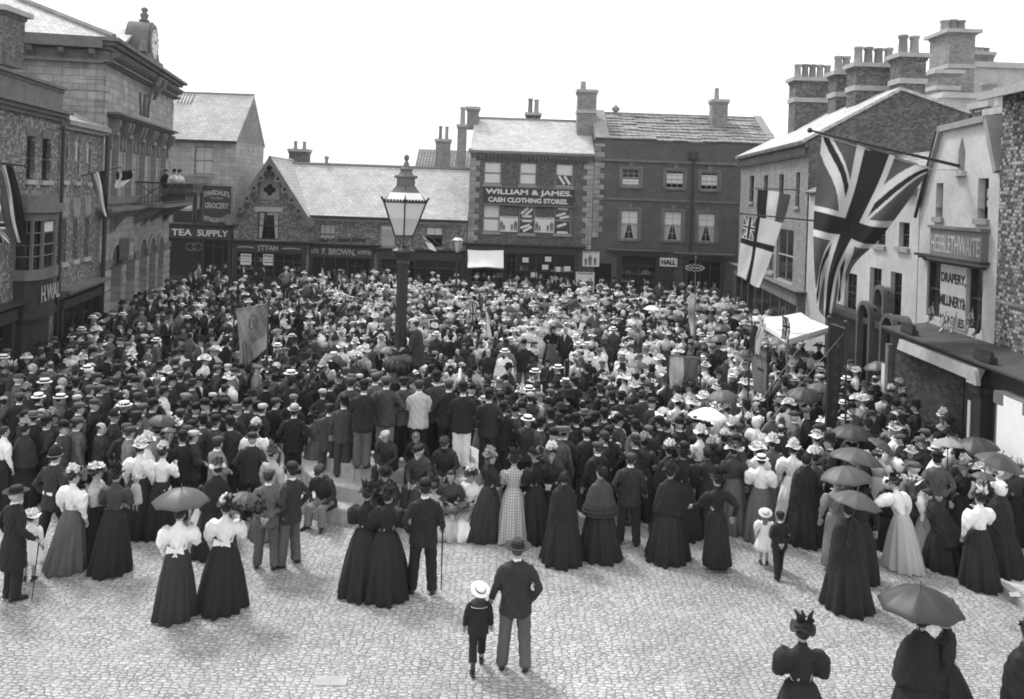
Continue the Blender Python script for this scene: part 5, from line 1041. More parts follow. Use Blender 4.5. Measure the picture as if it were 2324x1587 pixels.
# cloth materials by tone
TN = dict(K=.018, D=.032, C=.055, M=.11, G=.21, L=.46, W=.84)
TW_ = dict(K='black', D='dark', C='charcoal', M='mid-grey', G='grey', L='pale', W='white')
def cloth_mat(t, pat=None):
    key = ('cloth', t, pat)
    if key in MATS: return MATS[key]
    m = bpy.data.materials.new(TW_[t].replace('-', '_')+'_cloth'+(('_'+pat) if pat else '')); tr, p = nodes(m); tc = tr.nodes.new('ShaderNodeTexCoord').outputs['Object']; v = TN[t]
    mp = tr.nodes.new('ShaderNodeMapping'); mp.inputs['Scale'].default_value = (1, 1, .35); tr.links.new(tc, mp.inputs[0])
    f = mathn(tr, 'MULTIPLY_ADD', mathn(tr, 'SUBTRACT', noise(tr, 7, 4, mp.outputs[0]), .5), .9 if v < .3 else .15, 1.)
    f = mathn(tr, 'MULTIPLY', f, mathn(tr, 'MULTIPLY_ADD', mathn(tr, 'SUBTRACT', noise(tr, 160, 2, tc), .5), .7 if v < .3 else .12, 1.))
    if pat == 'check':
        for sc, ax in ((60, 0), (60, 2)):
            sx = tr.nodes.new('ShaderNodeSeparateXYZ'); tr.links.new(tc, sx.inputs[0]); f = mathn(tr, 'MULTIPLY', f, mathn(tr, 'MULTIPLY_ADD', mathn(tr, 'GREATER_THAN', mathn(tr, 'SINE', mathn(tr, 'MULTIPLY', sx.outputs[ax], sc*2)), .3), .35, .8))
    tr.links.new(grey(tr, mathn(tr, 'MULTIPLY', f, v)), p.inputs['Base Color']); p.inputs['Roughness'].default_value = .72; p.inputs['Specular IOR Level'].default_value = .22
    p.inputs['Sheen Weight'].default_value = .05 if v < .1 else 0; p.inputs['Sheen Roughness'].default_value = .6; p.inputs['Sheen Tint'].default_value = (.5, .5, .5, 1)
    bump(tr, p, noise(tr, 11, 3, mp.outputs[0], .5), .5, .03); MATS[key] = m; return m
SKIN = plain('skin', .40, rough=.55, var=.1, spec=.3, bmp=0, scale=20); LIPS = plain('eyes_and_lips', .05, var=.1, bmp=0)
HAIRM = {k: plain(n_, v, rough=.6, var=.4, scale=30, spec=.3, bmp=.4, bs=90) for k, n_, v in (('D', 'dark_hair', .025), ('M', 'brown_hair', .07), ('L', 'fair_hair', .22), ('W', 'white_hair', .55))}
STRAW = plain('straw', .55, var=.15, scale=20, bmp=.3, bs=120); LEATHER = plain('boot_leather', .02, rough=.4, var=.4, spec=.4, scale=12)
HATM = dict(K=cloth_mat('K'), D=cloth_mat('D'), C=cloth_mat('C'), M=cloth_mat('M'), G=cloth_mat('G'), L=cloth_mat('L'), W=cloth_mat('W'), S=STRAW)
HATW = dict(bowler='bowler', boater='straw boater', cap='flat cap', top='top hat', fedora='broad felt hat', helmet='badged helmet', wide='wide-brimmed hat', flower='flowered hat', feather='feathered hat', bonnet='bonnet', sunbonnet='frilled bonnet', sailor='straw sailor hat', pillbox='round cap')
PEOPLE = []
def setm(o, mats):
    while len(o.data.materials) < len(mats): o.data.materials.append(mats[len(o.data.materials)])
    for i, m in enumerate(mats): o.material_slots[i].link = 'OBJECT'; o.material_slots[i].material = m
def person(x, y, z=0., face=0., h=1.72, sex='m', hat='bowler', ht='K', hb=None, coat='jacket', ct='K', low='trousers', lt='D', pose='down', legs='stand', sit=None, lean=0., yaw=0., hair=None, hc='D', child=False, pat=None, lpat=None, label=None, extra=None, boots=True, group='people gathered in the market square'):
    hs = 1.0
    if child: hs = 1.0+.5*(1-min(1, h/1.6))
    sc = h/(1.735+.235*(hs-1)); r = empty('person', (x, y, z), radians(face), None, 'person', group, sc)
    def part(n, me, mats): o = bpy.data.objects.new(n, me); COL.objects.link(o); o.parent = r; setm(o, mats); return o
    f_ = sex == 'f'
    if coat in ('cape', 'shawl'): pose = 'tuck'
    part('body', body_mesh(pose, f_, sit, lean, legs, hs, yaw, 0), [SKIN, LIPS])
    part(coat if coat in ('jacket', 'blouse', 'bodice', 'cape', 'shawl') else ('frock_coat' if coat == 'frock' else 'blouse'), coat_mesh(coat, pose, sit, lean), [cloth_mat(ct, pat)])
    if coat in ('cape', 'shawl') and False: pass
    part('trousers' if low in ('trousers', 'breeches') else 'skirt', low_mesh(low, legs, sit), [cloth_mat(lt, lpat)])
    if boots and (low in ('trousers', 'breeches', 'frockdress', 'narrow')): part('boots', boots_mesh(legs, sit, low == 'breeches'), [LEATHER])
    part('hair', hair_mesh(hair or ('bun' if f_ else 'short'), sit, lean, hs, yaw), [HAIRM[hc]])
    if hat: part('hat', hat_mesh(hat, sit, lean, hs, yaw), [HATM[ht], HATM[hb or ('D' if ht in 'SWL' and hat in ('boater', 'sailor') else ('W' if hat == 'helmet' else ht))]])
    if not f_ and sit is None and coat in ('jacket', 'frock'):
        def mkc(): V, F = loft([(0, -.01, 1.47, .066, .072), (0, -.008, 1.515, .06, .064), (0, -.008, 1.516, .05, .055)], 16); return mesh('collar', shift(V, sit, lean), F)
        part('collar', cached(('collar', sit, lean), mkc), [cloth_mat('W')])
    d = dict(o=r, x=x, y=y, z=z, h=h, sex=sex, hat=hat, ht=ht, hb=hb, coat=coat, ct=ct, low=low, lt=lt, child=child, label=label, face=face, sit=sit, sc=sc, pose=pose, hc=hc, pat=pat)
    d['px'] = PX(x, y, z+h*(1 if sit is None else .75)); PEOPLE.append(d); 
    if label: r['label'] = label
    return d
def hpos(d, side=1):
    """world position of a hand"""
    re_, rw, le, lw = [np.array(p, float) for p in POSES[d['pose']]]; e, w_ = (re_, rw) if side > 0 else (le*[-1, 1, 1], lw*[-1, 1, 1]); q = w_+(w_-e)/np.linalg.norm(w_-e)*.07
    q = shift([q], d['sit'], 0)[0]*d['sc']; a = radians(d['face']); return (d['x']+q[0]*cos(a)-q[1]*sin(a), d['y']+q[0]*sin(a)+q[1]*cos(a), d['z']+q[2])
def stick(name, a, b, r, label, cat, mat=None, knob=True):
    m = MB(); m.tube([a, b], [r, r*.7], 7); 
    if knob: m.add(*ball(a, r*1.8, 8, 6))
    c = empty(name, b, 0, label, cat); o = m.build('shaft', mat or IRON, c, uv=False, loc=(-b[0], -b[1], -b[2])); return c
# ---- umbrellas
def umbrella_parts(R_):
    def mk():
        n = 64; prof = [(0.001, .0), (.2, -.012), (.45, -.065), (.7, -.155), (.88, -.25), (1., -.34)]; V = []
        for t_ in (0, 1):
            for (q, z) in prof:
                for i in range(n):
                    a = 2*pi*i/n; s_ = abs(sin(4*a)); rr = q*(1-.07*s_*q); V.append((rr*cos(a), rr*sin(a), z*1.35-.03*s_*q*(1-q)*2+.045*s_*q**3*(0 if q < .9 else 1)*.6-.006*t_))
        k = len(prof); F = [(i*n+j, (i+1)*n+j, (i+1)*n+(j+1) % n, i*n+(j+1) % n)[::-1] for i in range(k-1) for j in range(n)]; F += [tuple(x+k*n for x in f_[::-1]) for f_ in F[:(k-1)*n]]
        F += [((k-1)*n+j, (k-1)*n+(j+1) % n, (2*k-1)*n+(j+1) % n, (2*k-1)*n+j) for j in range(n)]
        can = mesh('canopy', V, F); L = []
        for i in range(8): a = 2*pi*i/8; L.append(tube([(q*cos(a), q*sin(a), z*1.35-.012) for q, z in prof[1:]], .006, 4))
        ribs = mesh('ribs', *join(L)); return can, ribs
    return cached('umb', mk)
UMB = [plain('black_umbrella_silk', .035, rough=.5, var=.25, spec=.4, bmp=.1, bs=9), plain('grey_umbrella_silk', .075, rough=.5, var=.25, spec=.4, bmp=.1, bs=9), plain('white_parasol_lace', .8, var=.08, bmp=.2), plain('pale_parasol_silk', .3, rough=.6, var=.2, bmp=.1)]
UMBS = []
def umbrella(top, R_, mat, label, tilt=(0, 0), length=.9, rot=0.2, grp='umbrellas and parasols over the crowd', small=False):
    r = empty('umbrella', (top[0], top[1], top[2]-length), rot, label, 'umbrella', grp); can, ribs = umbrella_parts(0)
    r.rotation_euler = (tilt[0], tilt[1], rot)
    for n_, me, m in (('canopy', can, UMB[mat]), ('rib', ribs, IRON)):
        o = bpy.data.objects.new(n_, me); COL.objects.link(o); o.parent = r; o.location = (0, 0, length-.03); o.scale = (R_, R_, R_*1.05); setm(o, [m])
    def mk(): V, F = join([tube([(0, 0, 0), (0, 0, length+.05)], [.011, .009], 6), tube([(0, 0, -.0), (0, .0, -.04), (.03, 0, -.07), (.06, 0, -.04)], .011, 6)]); return mesh('shaft', V, F)
    o = bpy.data.objects.new('shaft', cached(('ush', length), mk)); COL.objects.link(o); o.parent = r; setm(o, [IRON]); UMBS.append(dict(o=r, x=top[0], y=top[1], px=PX(*top), mat=mat)); return r
# ---------------- lamp post on its round steps ----------------
LX, LY = W(911, 700, 19.3)[0], 19.3
r = empty('stepped_plinth', (LX, LY, 0), 0, 'round three-tier stone steps under the big street lamp', 'steps')
for k, (ra, z0, z1) in enumerate(((2.4, 0, .3), (2.02, .3, .6), (1.64, .6, .9))):
    m = MB(); m.lathe([(ra, z0), (ra, z1-.03), (ra-.02, z1)], 96); o = m.build('step', STEPM, r)
    g_ = MB()
    for j in range(14): a = 2*pi*(j+.3*k)/14; c, s_ = cos(a), sin(a); g_.prism([(c*(ra+.003)-s_*.006, s_*(ra+.003)+c*.006, z0+.02), (c*(ra+.003)+s_*.006, s_*(ra+.003)-c*.006, z0+.02), (c*(ra+.003)+s_*.006, s_*(ra+.003)-c*.006, z1-.02), (c*(ra+.003)-s_*.006, s_*(ra+.003)+c*.006, z1-.02)], (-c*.006, -s_*.006, 0))
    g_.build('masonry_joint', STUCCO, o, uv=False)
m = MB(); m.lathe([(.62, .9), (.62, 1.2), (.5, 1.25)], 8); m.build('lamp_base_block', STONE_D, r)
r = empty('street_lamp', (LX, LY, 1.25), 0, 'tall fluted iron street lamp with large six-sided lantern rising above the crowd', 'street lamp', 'street lamps')
B = -1.25
m = MB(); m.lathe([(.42, 1.25+B), (.42, 1.4+B), (.3, 1.5+B), (.26, 2.0+B), (.24, 2.25+B), (.34, 2.3+B), (.34, 2.36+B), (.2, 2.42+B), (.22, 2.5+B), (.31, 2.6+B), (.33, 2.7+B), (.27, 2.8+B), (.18, 2.86+B), (.16, 2.95+B), (.2, 3.0+B), (.14, 3.05+B)], 24)
for k in range(16): a = 2*pi*k/16; m.tube([(.27*cos(a), .27*sin(a), 2.52+B), (.345*cos(a), .345*sin(a), 2.66+B), (.27*cos(a), .27*sin(a), 2.8+B)], [.02, .045, .02], 5)
m.build('urn_base', IRON, r, smooth=True, uv=False)
m = MB(); m.lathe([(.135, 3.05+B), (.13, 3.1+B), (.118, 4.85+B), (.118, 4.9+B)], 32, flute=(3.05+B, .13, 4.87+B)); m.lathe([(.14, 4.86+B), (.15, 4.9+B), (.13, 4.96+B), (.17, 5.05+B), (.25, 5.14+B), (.25, 5.18+B), (.12, 5.24+B), (.06, 5.3+B)], 20); m.build('column', IRON, r, uv=False)
ln = MB(); zb, zt, rb, rt = 5.5+B, 6.24+B, .23, .53
hexp = lambda R_, z, k: (R_*cos(pi/3*k+pi/6+.12), R_*sin(pi/3*k+pi/6+.12), z)
for k in range(6):
    ln.tube([hexp(rb, zb, k), hexp(rt, zt, k), hexp(rt+.07, zt+.1, k)], [.018, .018, .02], 5); ln.tube([hexp(rb, zb, k), hexp(rb, zb, k+1)], .018, 5); ln.tube([hexp(rt, zt, k), hexp(rt, zt, k+1)], .024, 5); ln.tube([hexp(.2, zt+.36, k), hexp(rt, zt, k)], .014, 5)
    ln.tube([hexp(.1, 5.26+B, k), hexp(.2, 5.32+B, k), hexp(.21, zb, k)], .014, 5)
    for j in range(7): p, q = np.array(hexp(rt, zt, k)), np.array(hexp(rt, zt, k+1)); c = p+(q-p)*(j+.5)/7; ln.add(*ball((c[0]*1.02, c[1]*1.02, zt+.035), .03, 6, 4))
lt_ = ln.build('lantern', IRON, r, uv=False)
gl = MB(); 
for k in range(6):
    a, b, c, d = [np.array(p) for p in (hexp(rb-.01, zb, k), hexp(rb-.01, zb, k+1), hexp(rt-.012, zt, k+1), hexp(rt-.012, zt, k))]; gl.quad(a, b, c, d)
gl.build('pane', None or bpy.data.materials.new('clear_lantern_glass'), lt_, uv=False)
gmm = bpy.data.materials['clear_lantern_glass']; t, p = nodes(gmm); p.inputs['Base Color'].default_value = (.75, .75, .75, 1); p.inputs['Roughness'].default_value = .35; p.inputs['Transmission Weight'].default_value = 0; p.inputs['Alpha'].default_value = .55
rf = MB(); rf2 = MB()
for k in range(6):
    rf.quad(hexp(rt-.01, zt+.01, k), hexp(rt-.01, zt+.01, k+1), hexp(.37, zt+.2, k+1), hexp(.37, zt+.2, k)); rf2.quad(hexp(.37, zt+.2, k), hexp(.37, zt+.2, k+1), hexp(.2, zt+.36, k+1), hexp(.2, zt+.36, k))
rf.build('roof_pane', CANVAS, lt_, uv=False); rf2.build('roof_shade', STONE_D, lt_, uv=False)
m = MB(); m.lathe([(.2, zt+.35), (.2, zt+.52), (.23, zt+.53), (.23, zt+.55), (.16, zt+.6), (.12, zt+.68), (.14, zt+.7), (.14, zt+.72), (.08, zt+.76), (.05, zt+.86), (.03, zt+.9), (.055, zt+.94), (.06, zt+.98), (.04, zt+1.02), (.005, zt+1.04)], 20)
for k in range(20): a = 2*pi*k/20; m.add(*ball((.235*cos(a), .235*sin(a), zt+.55), (.025, .025, .035), 6, 4)); m.add(*ball((.13*cos(a), .13*sin(a), zt+.71), (.015, .015, .025), 5, 4))
m.build('finial', STONE_D, lt_, uv=False)
m = MB(); 
for k in range(4): a = pi/2*k+.3; c, s_ = cos(a), sin(a); m.tube([(0, 0, zb+.12), (.09*c, .09*s_, zb+.2), (.09*c, .09*s_, zb+.38)], .008, 5)
m.tube([(0, 0, zb-.1), (0, 0, zb+.38)], .012, 5); m.build('burner', IRON, lt_, uv=False)
# the little lamp by the shops
p = W(1038, 573, 46.0); r = empty('street_lamp', (p[0], p[1], 0), 0, 'small street lamp standing in front of the low shop row', 'street lamp', 'street lamps')
m = MB(); m.tube([(0, 0, 0), (0, 0, p[2])], [.07, .045], 8); m.build('post', IRON, r, uv=False); m = MB()
for k in range(4):
    a, b = pi/2*k+.6, pi/2*k+.6+pi/2; z = p[2]; m.tube([(.12*cos(a), .12*sin(a), z), (.27*cos(a), .27*sin(a), z+.62)], .018, 4); m.tube([(.27*cos(a), .27*sin(a), z+.62), (.27*cos(b), .27*sin(b), z+.62)], .02, 4)
m.lathe([(.1, p[2]+.78), (.12, p[2]+.85), (.06, p[2]+.9), (.03, p[2]+1.1)], 8); q = m.build('lantern', IRON, r, uv=False); MB().lathe([(.11, p[2]+.01), (.26, p[2]+.61)], 4).build('pane', gmm, q, uv=False); MB().lathe([(.29, p[2]+.63), (.1, p[2]+.8)], 4).build('lantern_roof', CANVAS, q, uv=False)
# ---------------- flags, banners, awnings ----------------
def uj(u, v):
    """union flag tone; u 0..1 along the fly, v 0..1 down the hoist (2:1)"""
    x, y = (u-.5)*2, (v-.5); red, wh, bl = .035, .72, .12
    if abs(y) < .1 or abs(x) < .1: return red
    if abs(y) < .167 or abs(x) < .167: return wh
    for s_ in (1, -1):
        d = (y - s_*x/2)/math.hypot(1, .5)
        if abs(d) < .1:
            k = d*(1 if x*s_ < 0 else -1)*(1 if s_ > 0 else -1)*(-1 if x < 0 else -1)
            if abs(d) < .033*2 and k > 0: return red
            return wh
    return bl
def cloth(name, rows, fn, label, cat='flag', group=None, nx=60, ny=60, parent=None, wrinkle=.012, mat=None, seed=0):
    """cloth sheet through a control net (rows top to bottom of 3-D points), coloured by fn(u along row, v down)"""
    C_ = np.array(rows, float); nr, nc = C_.shape[:2]
    def cat_(P, t):
        n = len(P); x = t*(n-1); i = min(int(x), n-2); f_ = x-i; g_ = lambda k: P[max(0, min(n-1, k))] if 0 <= k < n else (2*P[0]-P[1] if k < 0 else 2*P[n-1]-P[n-2])
        a, b, c, d = g_(i-1), g_(i), g_(i+1), g_(i+2); return .5*((2*b)+(c-a)*f_+(2*a-5*b+4*c-d)*f_**2+(3*b-a-3*c+d)*f_**3)
    V = []; T = []
    colsP = [[cat_(C_[r_], u) for u in np.linspace(0, 1, nx+1)] for r_ in range(nr)]
    for j, v in enumerate(np.linspace(0, 1, ny+1)):
        for i, u in enumerate(np.linspace(0, 1, nx+1)):
            p = cat_(np.array([colsP[r_][i] for r_ in range(nr)]), v); p = p+np.array([0, wrinkle*(sin(u*19+v*4+seed)+.6*sin(u*8-v*9+seed*2)), 0]); V.append(p); T.append(fn(u, v))
    F = [(j*(nx+1)+i, j*(nx+1)+i+1, (j+1)*(nx+1)+i+1, (j+1)*(nx+1)+i) for j in range(ny) for i in range(nx)]
    V = np.array(V); o0 = V[0].copy(); n = len(V); V2 = V.copy(); V2[:, 1] += .004
    b = [j*(nx+1) for j in range(ny+1)]; edge = [i for i in range(nx+1)]+[j*(nx+1)+nx for j in range(1, ny+1)]+[ny*(nx+1)+i for i in range(nx-1, -1, -1)]+[j*(nx+1) for j in range(ny-1, 0, -1)]
    F2 = F+[tuple(k+n for k in q[::-1]) for q in F]+[(edge[k], edge[(k+1) % len(edge)], edge[(k+1) % len(edge)]+n, edge[k]+n)[::-1] for k in range(len(edge))]
    Va = np.concatenate([V, V2])-o0; me = mesh(name, Va, F2); at = me.attributes.new('tone', 'FLOAT_COLOR', 'POINT'); c = np.ones((2*n, 4)); c[:, :3] = np.array(T+T)[:, None]; at.data.foreach_set('color', c.ravel())
    o = bpy.data.objects.new(name, me); COL.objects.link(o); me.materials.append(mat or TONED); o.location = o0
    if parent: o.parent = parent; o.location = tuple(o0-np.array(parent.location)); return o
    return props(o, label, cat, group)
def flagset(name, label, pole_a, pole_b, rows, fn, nx=60, ny=60, r_=.03, group='flags hung out over the square', seed=0, cat='flag', wrinkle=.012):
    root = empty(name, pole_a, 0, label, cat, group); m = MB(); m.tube([(0, 0, 0), tuple(np.array(pole_b)-np.array(pole_a))], [r_, r_*.6], 8); m.add(*ball(tuple(np.array(pole_b)-np.array(pole_a)), r_*1.6, 8, 6)); m.build('pole', IRON if r_ > .02 else WOOD_M, root, uv=False)
    cloth('cloth', rows, fn, None, nx=nx, ny=ny, parent=root, seed=seed, wrinkle=wrinkle); return root
Y = LANC[1]
def q(px, py, dy=0.): return W(px, py, Y+dy)
rows = [[q(1866, 307), q(1925, 322, .05), q(1990, 343, -.05), q(2050, 361, .05), q(2111, 381)],
        [q(1856, 400, .1), q(1912, 415, -.1), q(1963, 430, .1), q(2022, 430, -.1), q(2088, 420, .15)],
        [q(1849, 500, .35), q(1886, 510, -.15), q(1926, 518, .3), q(1966, 535, -.2), q(2000, 540, .35)],
        [q(1848, 610, .1), q(1868, 615, .4), q(1890, 612, -.15), q(1912, 612, .4), q(1938, 604, -.05)],
        [q(1852, 690, .2), q(1864, 712, .05), q(1876, 722, .2), q(1890, 705, .1), q(1905, 680, .2)]]
tipp = W(1838, 296, Y); flagset('union_flag', 'very large union flag hanging from a long slanting pole at upper right', LANC, tipp, rows, lambda u, v: uj(v, 1-u), 110, 200, .045, wrinkle=.055)
m = MB(); a, b = q(1862, 307), q(2118, 386); root = bpy.data.objects['union_flag']; m.tube([np.array(a)-root.location, np.array(b)-root.location, (0, 0, -.1)], .012, 5); m.build('halyard', STONE_L, root, uv=False)
st3 = lambda a, b, c, al='u': (lambda u, v: (a, b, c)[min(2, int((u if al == 'u' else v)*3))])
Y = 33.0
flagset('tricolour_flag', 'three-striped dark, white and grey flag above the white ensign at right', q(1806, 431), q(1716, 428), [[q(1720, 430), q(1757, 435), q(1795, 443)], [q(1718, 470, .1), q(1752, 475, -.1), q(1786, 480, .1)], [q(1720, 508), q(1748, 513, .1), q(1774, 514)]], st3(.03, .7, .09), 36, 24, .025)
Y = 29.0
def ensign(u, v):
    if .42 < u < .56 or .40 < v < .49: return .03
    if u < .42 and v < .40: return uj(v/.4, 1-u/.42)
    return .78
flagset('ensign_flag', 'white ensign with dark cross and union canton, hung by the brick house', q(1846, 501), q(1683, 485), [[q(1690, 489), q(1712, 494), q(1733, 496), q(1776, 507)], [q(1684, 530, .1), q(1706, 536), q(1726, 540, .1), q(1762, 548)], [q(1678, 575), q(1700, 584, .15), q(1718, 590), q(1744, 602, .1)], [q(1673, 625, .1), q(1688, 632), q(1708, 648, .1), q(1722, 654)]], ensign, 70, 90, .03)
Y = 24.5
flagset('tricolour_flag', 'large grey, white and black striped flag at the left frame edge', q(-40, 367), q(58, 377), [[q(-30, 372), q(0, 374), q(12, 375), q(28, 377)], [q(-10, 430), q(14, 432, .1), q(24, 431), q(44, 432, .1)], [q(0, 500), q(26, 502), q(34, 500, .1), q(56, 500)], [q(14, 548), q(40, 551, .1), q(48, 552), q(64, 560)]], lambda u, v: .12 if u < .35 else (.7 if u < .68 else .02), 50, 50, .035)
Y = 24.0
flagset('union_flag', 'smaller union flag hanging low behind the big striped flag at far left', q(-60, 425), q(-5, 450), [[q(-40, 455), q(0, 462)], [q(-30, 510), q(10, 512)], [q(-20, 552), q(24, 552)]], lambda u, v: uj(v, u), 50, 60, .03)
Y = 31.5
flagset('tricolour_flag', 'grey, white and black striped flag on a slim pole by the brick town house', q(146, 408), q(273, 380), [[q(204, 394), q(218, 391), q(240, 386)], [q(212, 425, .1), q(226, 424), q(240, 420, .1)], [q(222, 458), q(233, 460, .1), q(243, 455)], [q(236, 488), q(241, 492), q(245, 488, .1)]], st3(.2, .75, .03), 36, 40, .022)
Y = 33.5
flagset('pennant', 'small black and white pennant on a pole beside the clock building', q(215, 404), q(320, 382), [[q(262, 391), q(278, 388), q(298, 387)], [q(264, 403, .1), q(282, 405), q(300, 402, .1)], [q(260, 424), q(266, 428), q(280, 422)]], lambda u, v: .75 if v > .62 or abs(u-.35+v*.2) < .07 else .02, 36, 36, .02)
Y = 45.0
flagset('pennant', 'white swallowtail pennant dangling beside the big lamp in front of the low shop row', q(1003, 560, 9), q(962, 528, 0), [[q(958, 533), q(970, 545)], [q(964, 548, .1), q(980, 553)], [q(975, 566), q(992, 572)]], lambda u, v: .05 if abs(v-.42) < .06 else .8, 20, 24, .02)
Y = 24.5
flagset('pennant', 'tall pale narrow banner flag on a spear-topped pole in the crowd below HALL', q(1574, 800), q(1579, 584), [[q(1566, 672), q(1577, 668)], [q(1562, 710, .1), q(1578, 712)], [q(1568, 762), q(1577, 764)]], lambda u, v: .42+.2*sin(v*9), 12, 30, .018)
Y = 26.0
flagset('union_flag', 'small upright union flag among the children in the middle of the crowd', q(1078, 740), q(1063, 684), [[q(1064, 689), q(1081, 690)], [q(1066, 712), q(1081, 714)], [q(1066, 732), q(1079, 728)]], lambda u, v: uj(v, u), 30, 40, .012)
flagset('pennant', 'small white pennant held among the children right of the lamp', q(1106, 775), q(1101, 700), [[q(1102, 705), q(1108, 712)], [q(1103, 735), q(1112, 740)], [q(1100, 765), q(1117, 768)]], lambda u, v: .7, 8, 16, .012)
Y = 21.5
for (a, b, rw, lb, fn_) in (((1640, 990), (1735, 720), [[(1713, 729), (1740, 735)], [(1702, 770), (1730, 770)], [(1706, 800), (1722, 806)]], 'dark and pale drooping flag before the striped awning', lambda u, v: .04 if u < .45 else .6),
    ((1790, 850), (1775, 705), [[(1774, 716), (1790, 722)], [(1776, 740), (1794, 745)], [(1772, 768), (1790, 772)]], 'small patterned flag in front of the striped awning', lambda u, v: uj(v, u)),
    ((1764, 830), (1718, 700), [[(1722, 712), (1714, 740)], [(1728, 716), (1722, 745)], [(1735, 725), (1730, 762)]], 'small white triangular flag left of the striped awning', lambda u, v: .75)):
    flagset('hand_flag', lb, q(*a), q(*b), [[q(*p_) for p_ in rr] for rr in rw], fn_, 30, 40, .012)
# little flags on the draper's ledge
for k, (x, y, kind) in enumerate(((2110, 722, 0), (2140, 742, 1), (2163, 745, 2), (2200, 735, 0), (2215, 752, 3))):
    Y = 24.0-.55*k-.6; a, b = q(x-6, y+24), q(x+8, y-34); lb = ['small union flag at the left of the ledge', 'white flag with dark cross on the ledge', 'small pale flag', 'small union flag at the right of the ledge', 'small dark pennant'][k if k != 3 else 3]
    flagset('ledge_flag', lb+(' under the lettered drapery panel' if k < 3 else ' beside the lettered drapery panel'), a, b, [[q(x+8, y-30), q(x-8, y-18)], [q(x+12, y-12), q(x-2, y)], [q(x+8, y+4), q(x-12, y+12)]], (lambda u, v: uj(v, u)) if kind == 0 else ((lambda u, v: .05 if abs(u-.4) < .06 or abs(v-.4) < .05 else .78) if kind == 1 else (lambda u, v: .5 if kind == 2 else .05)), 24, 24, .012)
def banner(label, tl, tr, bl, br, Y, tone, poles=True, zfoot=.6, text=None, fringe=0., hang=None, knob=True):
    fn_ = tone if callable(tone) else (lambda u, v: tone)
    P = [W(x, y, Y) for x, y in (tl, tr, bl, br)]; root = empty('banner', (P[0][0], P[0][1], 0), 0, label, 'banner', 'processional banners'); L_ = np.array(root.location)
    mid = lambda a, b, t_=.5: tuple(np.array(a)*(1-t_)+np.array(b)*t_)
    rows = [[P[0], mid(P[0], P[1]), P[1]], [tuple(np.array(mid(P[0], P[2]))+(0, .05, 0)), tuple(np.array(mid(mid(P[0], P[1]), mid(P[2], P[3])))+(0, -.07, 0)), mid(P[1], P[3])], [P[2], tuple(np.array(mid(P[2], P[3]))+(0, .07, 0)), P[3]]]
    cloth('cloth', rows, fn_, None, nx=40, ny=40, parent=root, wrinkle=.015)
    m = MB(); m.tube([np.array(P[0])-L_, np.array(P[1])-L_], .018, 6); m.build('crossbar', WOOD_M, root, uv=False)
    for a, s_ in ((P[0], -.03), (P[1], .03)):
        if not poles: continue
        m = MB(); b = np.array([a[0]+s_, a[1]+.02, a[2]+.08])-L_; f0 = np.array([a[0]+s_*2.5, a[1]-.1, zfoot])-L_; m.tube([f0, b], [.026, .022], 8)
        m.add(*ball(b+(0, 0, .05), (.06, .06, .055), 10, 7)); m.add(*ball(b+(0, 0, .12), (.02, .02, .05), 6, 4)); m.build('pole', IRON, root, uv=False)
    return root, P
def paint(u, v):
    t_ = .21+.06*sin(u*5+v*3)+.05*sin(u*23+v*17)*sin(v*31)+(.12 if v > .7 and u > .45 else 0); 
    if abs(math.hypot((u-.55)*.9, v-.3)-.13) < .02 or (abs(u-.45) < .02 and .2 < v < .4) or abs(math.hypot((u-.62)*1., v-.33)-.06) < .018: return .09
    if v > .55 and abs(u-.2) < .08 and int(u*60) % 2: return .08
    return t_
banner('faded grey banner with round emblem hanging from a crossbar left of the lamp', (535, 704), (607, 690), (546, 842), (606, 790), 23.6, paint)
m, P = banner('tall dark folded banner between two knobbed poles in front of the right shops', (1886, 735), (1918, 746), (1874, 970), (1898, 975), 19.2, lambda u, v: .035+.03*(abs(u-.6) < .12 and v > .1)*(abs(sin(v*24)) > .8))
for (x0, y0, x1, y1) in ((1916, 755, 1700, 1010), (1850, 700+40, 1690, 960)):
    a, b = W(x0, y0, 19.2), W(x1, y1, 17.6); c = empty('guy_rope', b, 0, 'thin guy rope slanting down leftwards from the %s of the tall dark banner' % ('right pole' if x0 > 1900 else 'left pole'), 'rope'); mm = MB(); mm.tube([np.array(a)-np.array(b), (0, 0, 0)], .005, 5); mm.build('rope', STONE, c, uv=False)
banner('narrow grey lettered banner between poles beside the striped awning', (1706, 784), (1740, 802), (1710, 888), (1748, 900), 21.6, lambda u, v: .26 if not (.1 < v < .25 and int(u*14) % 2) and not (.4 < v < .5 and .3 < u < .7) else .06)
banner('plain two-tone banner, pale and dark, among the white-dressed crowd at right', (1520, 808), (1586, 812), (1520, 882), (1584, 880), 23.4, lambda u, v: .5+.04*sin(u*30) if u < .46 else .13, zfoot=1.0)
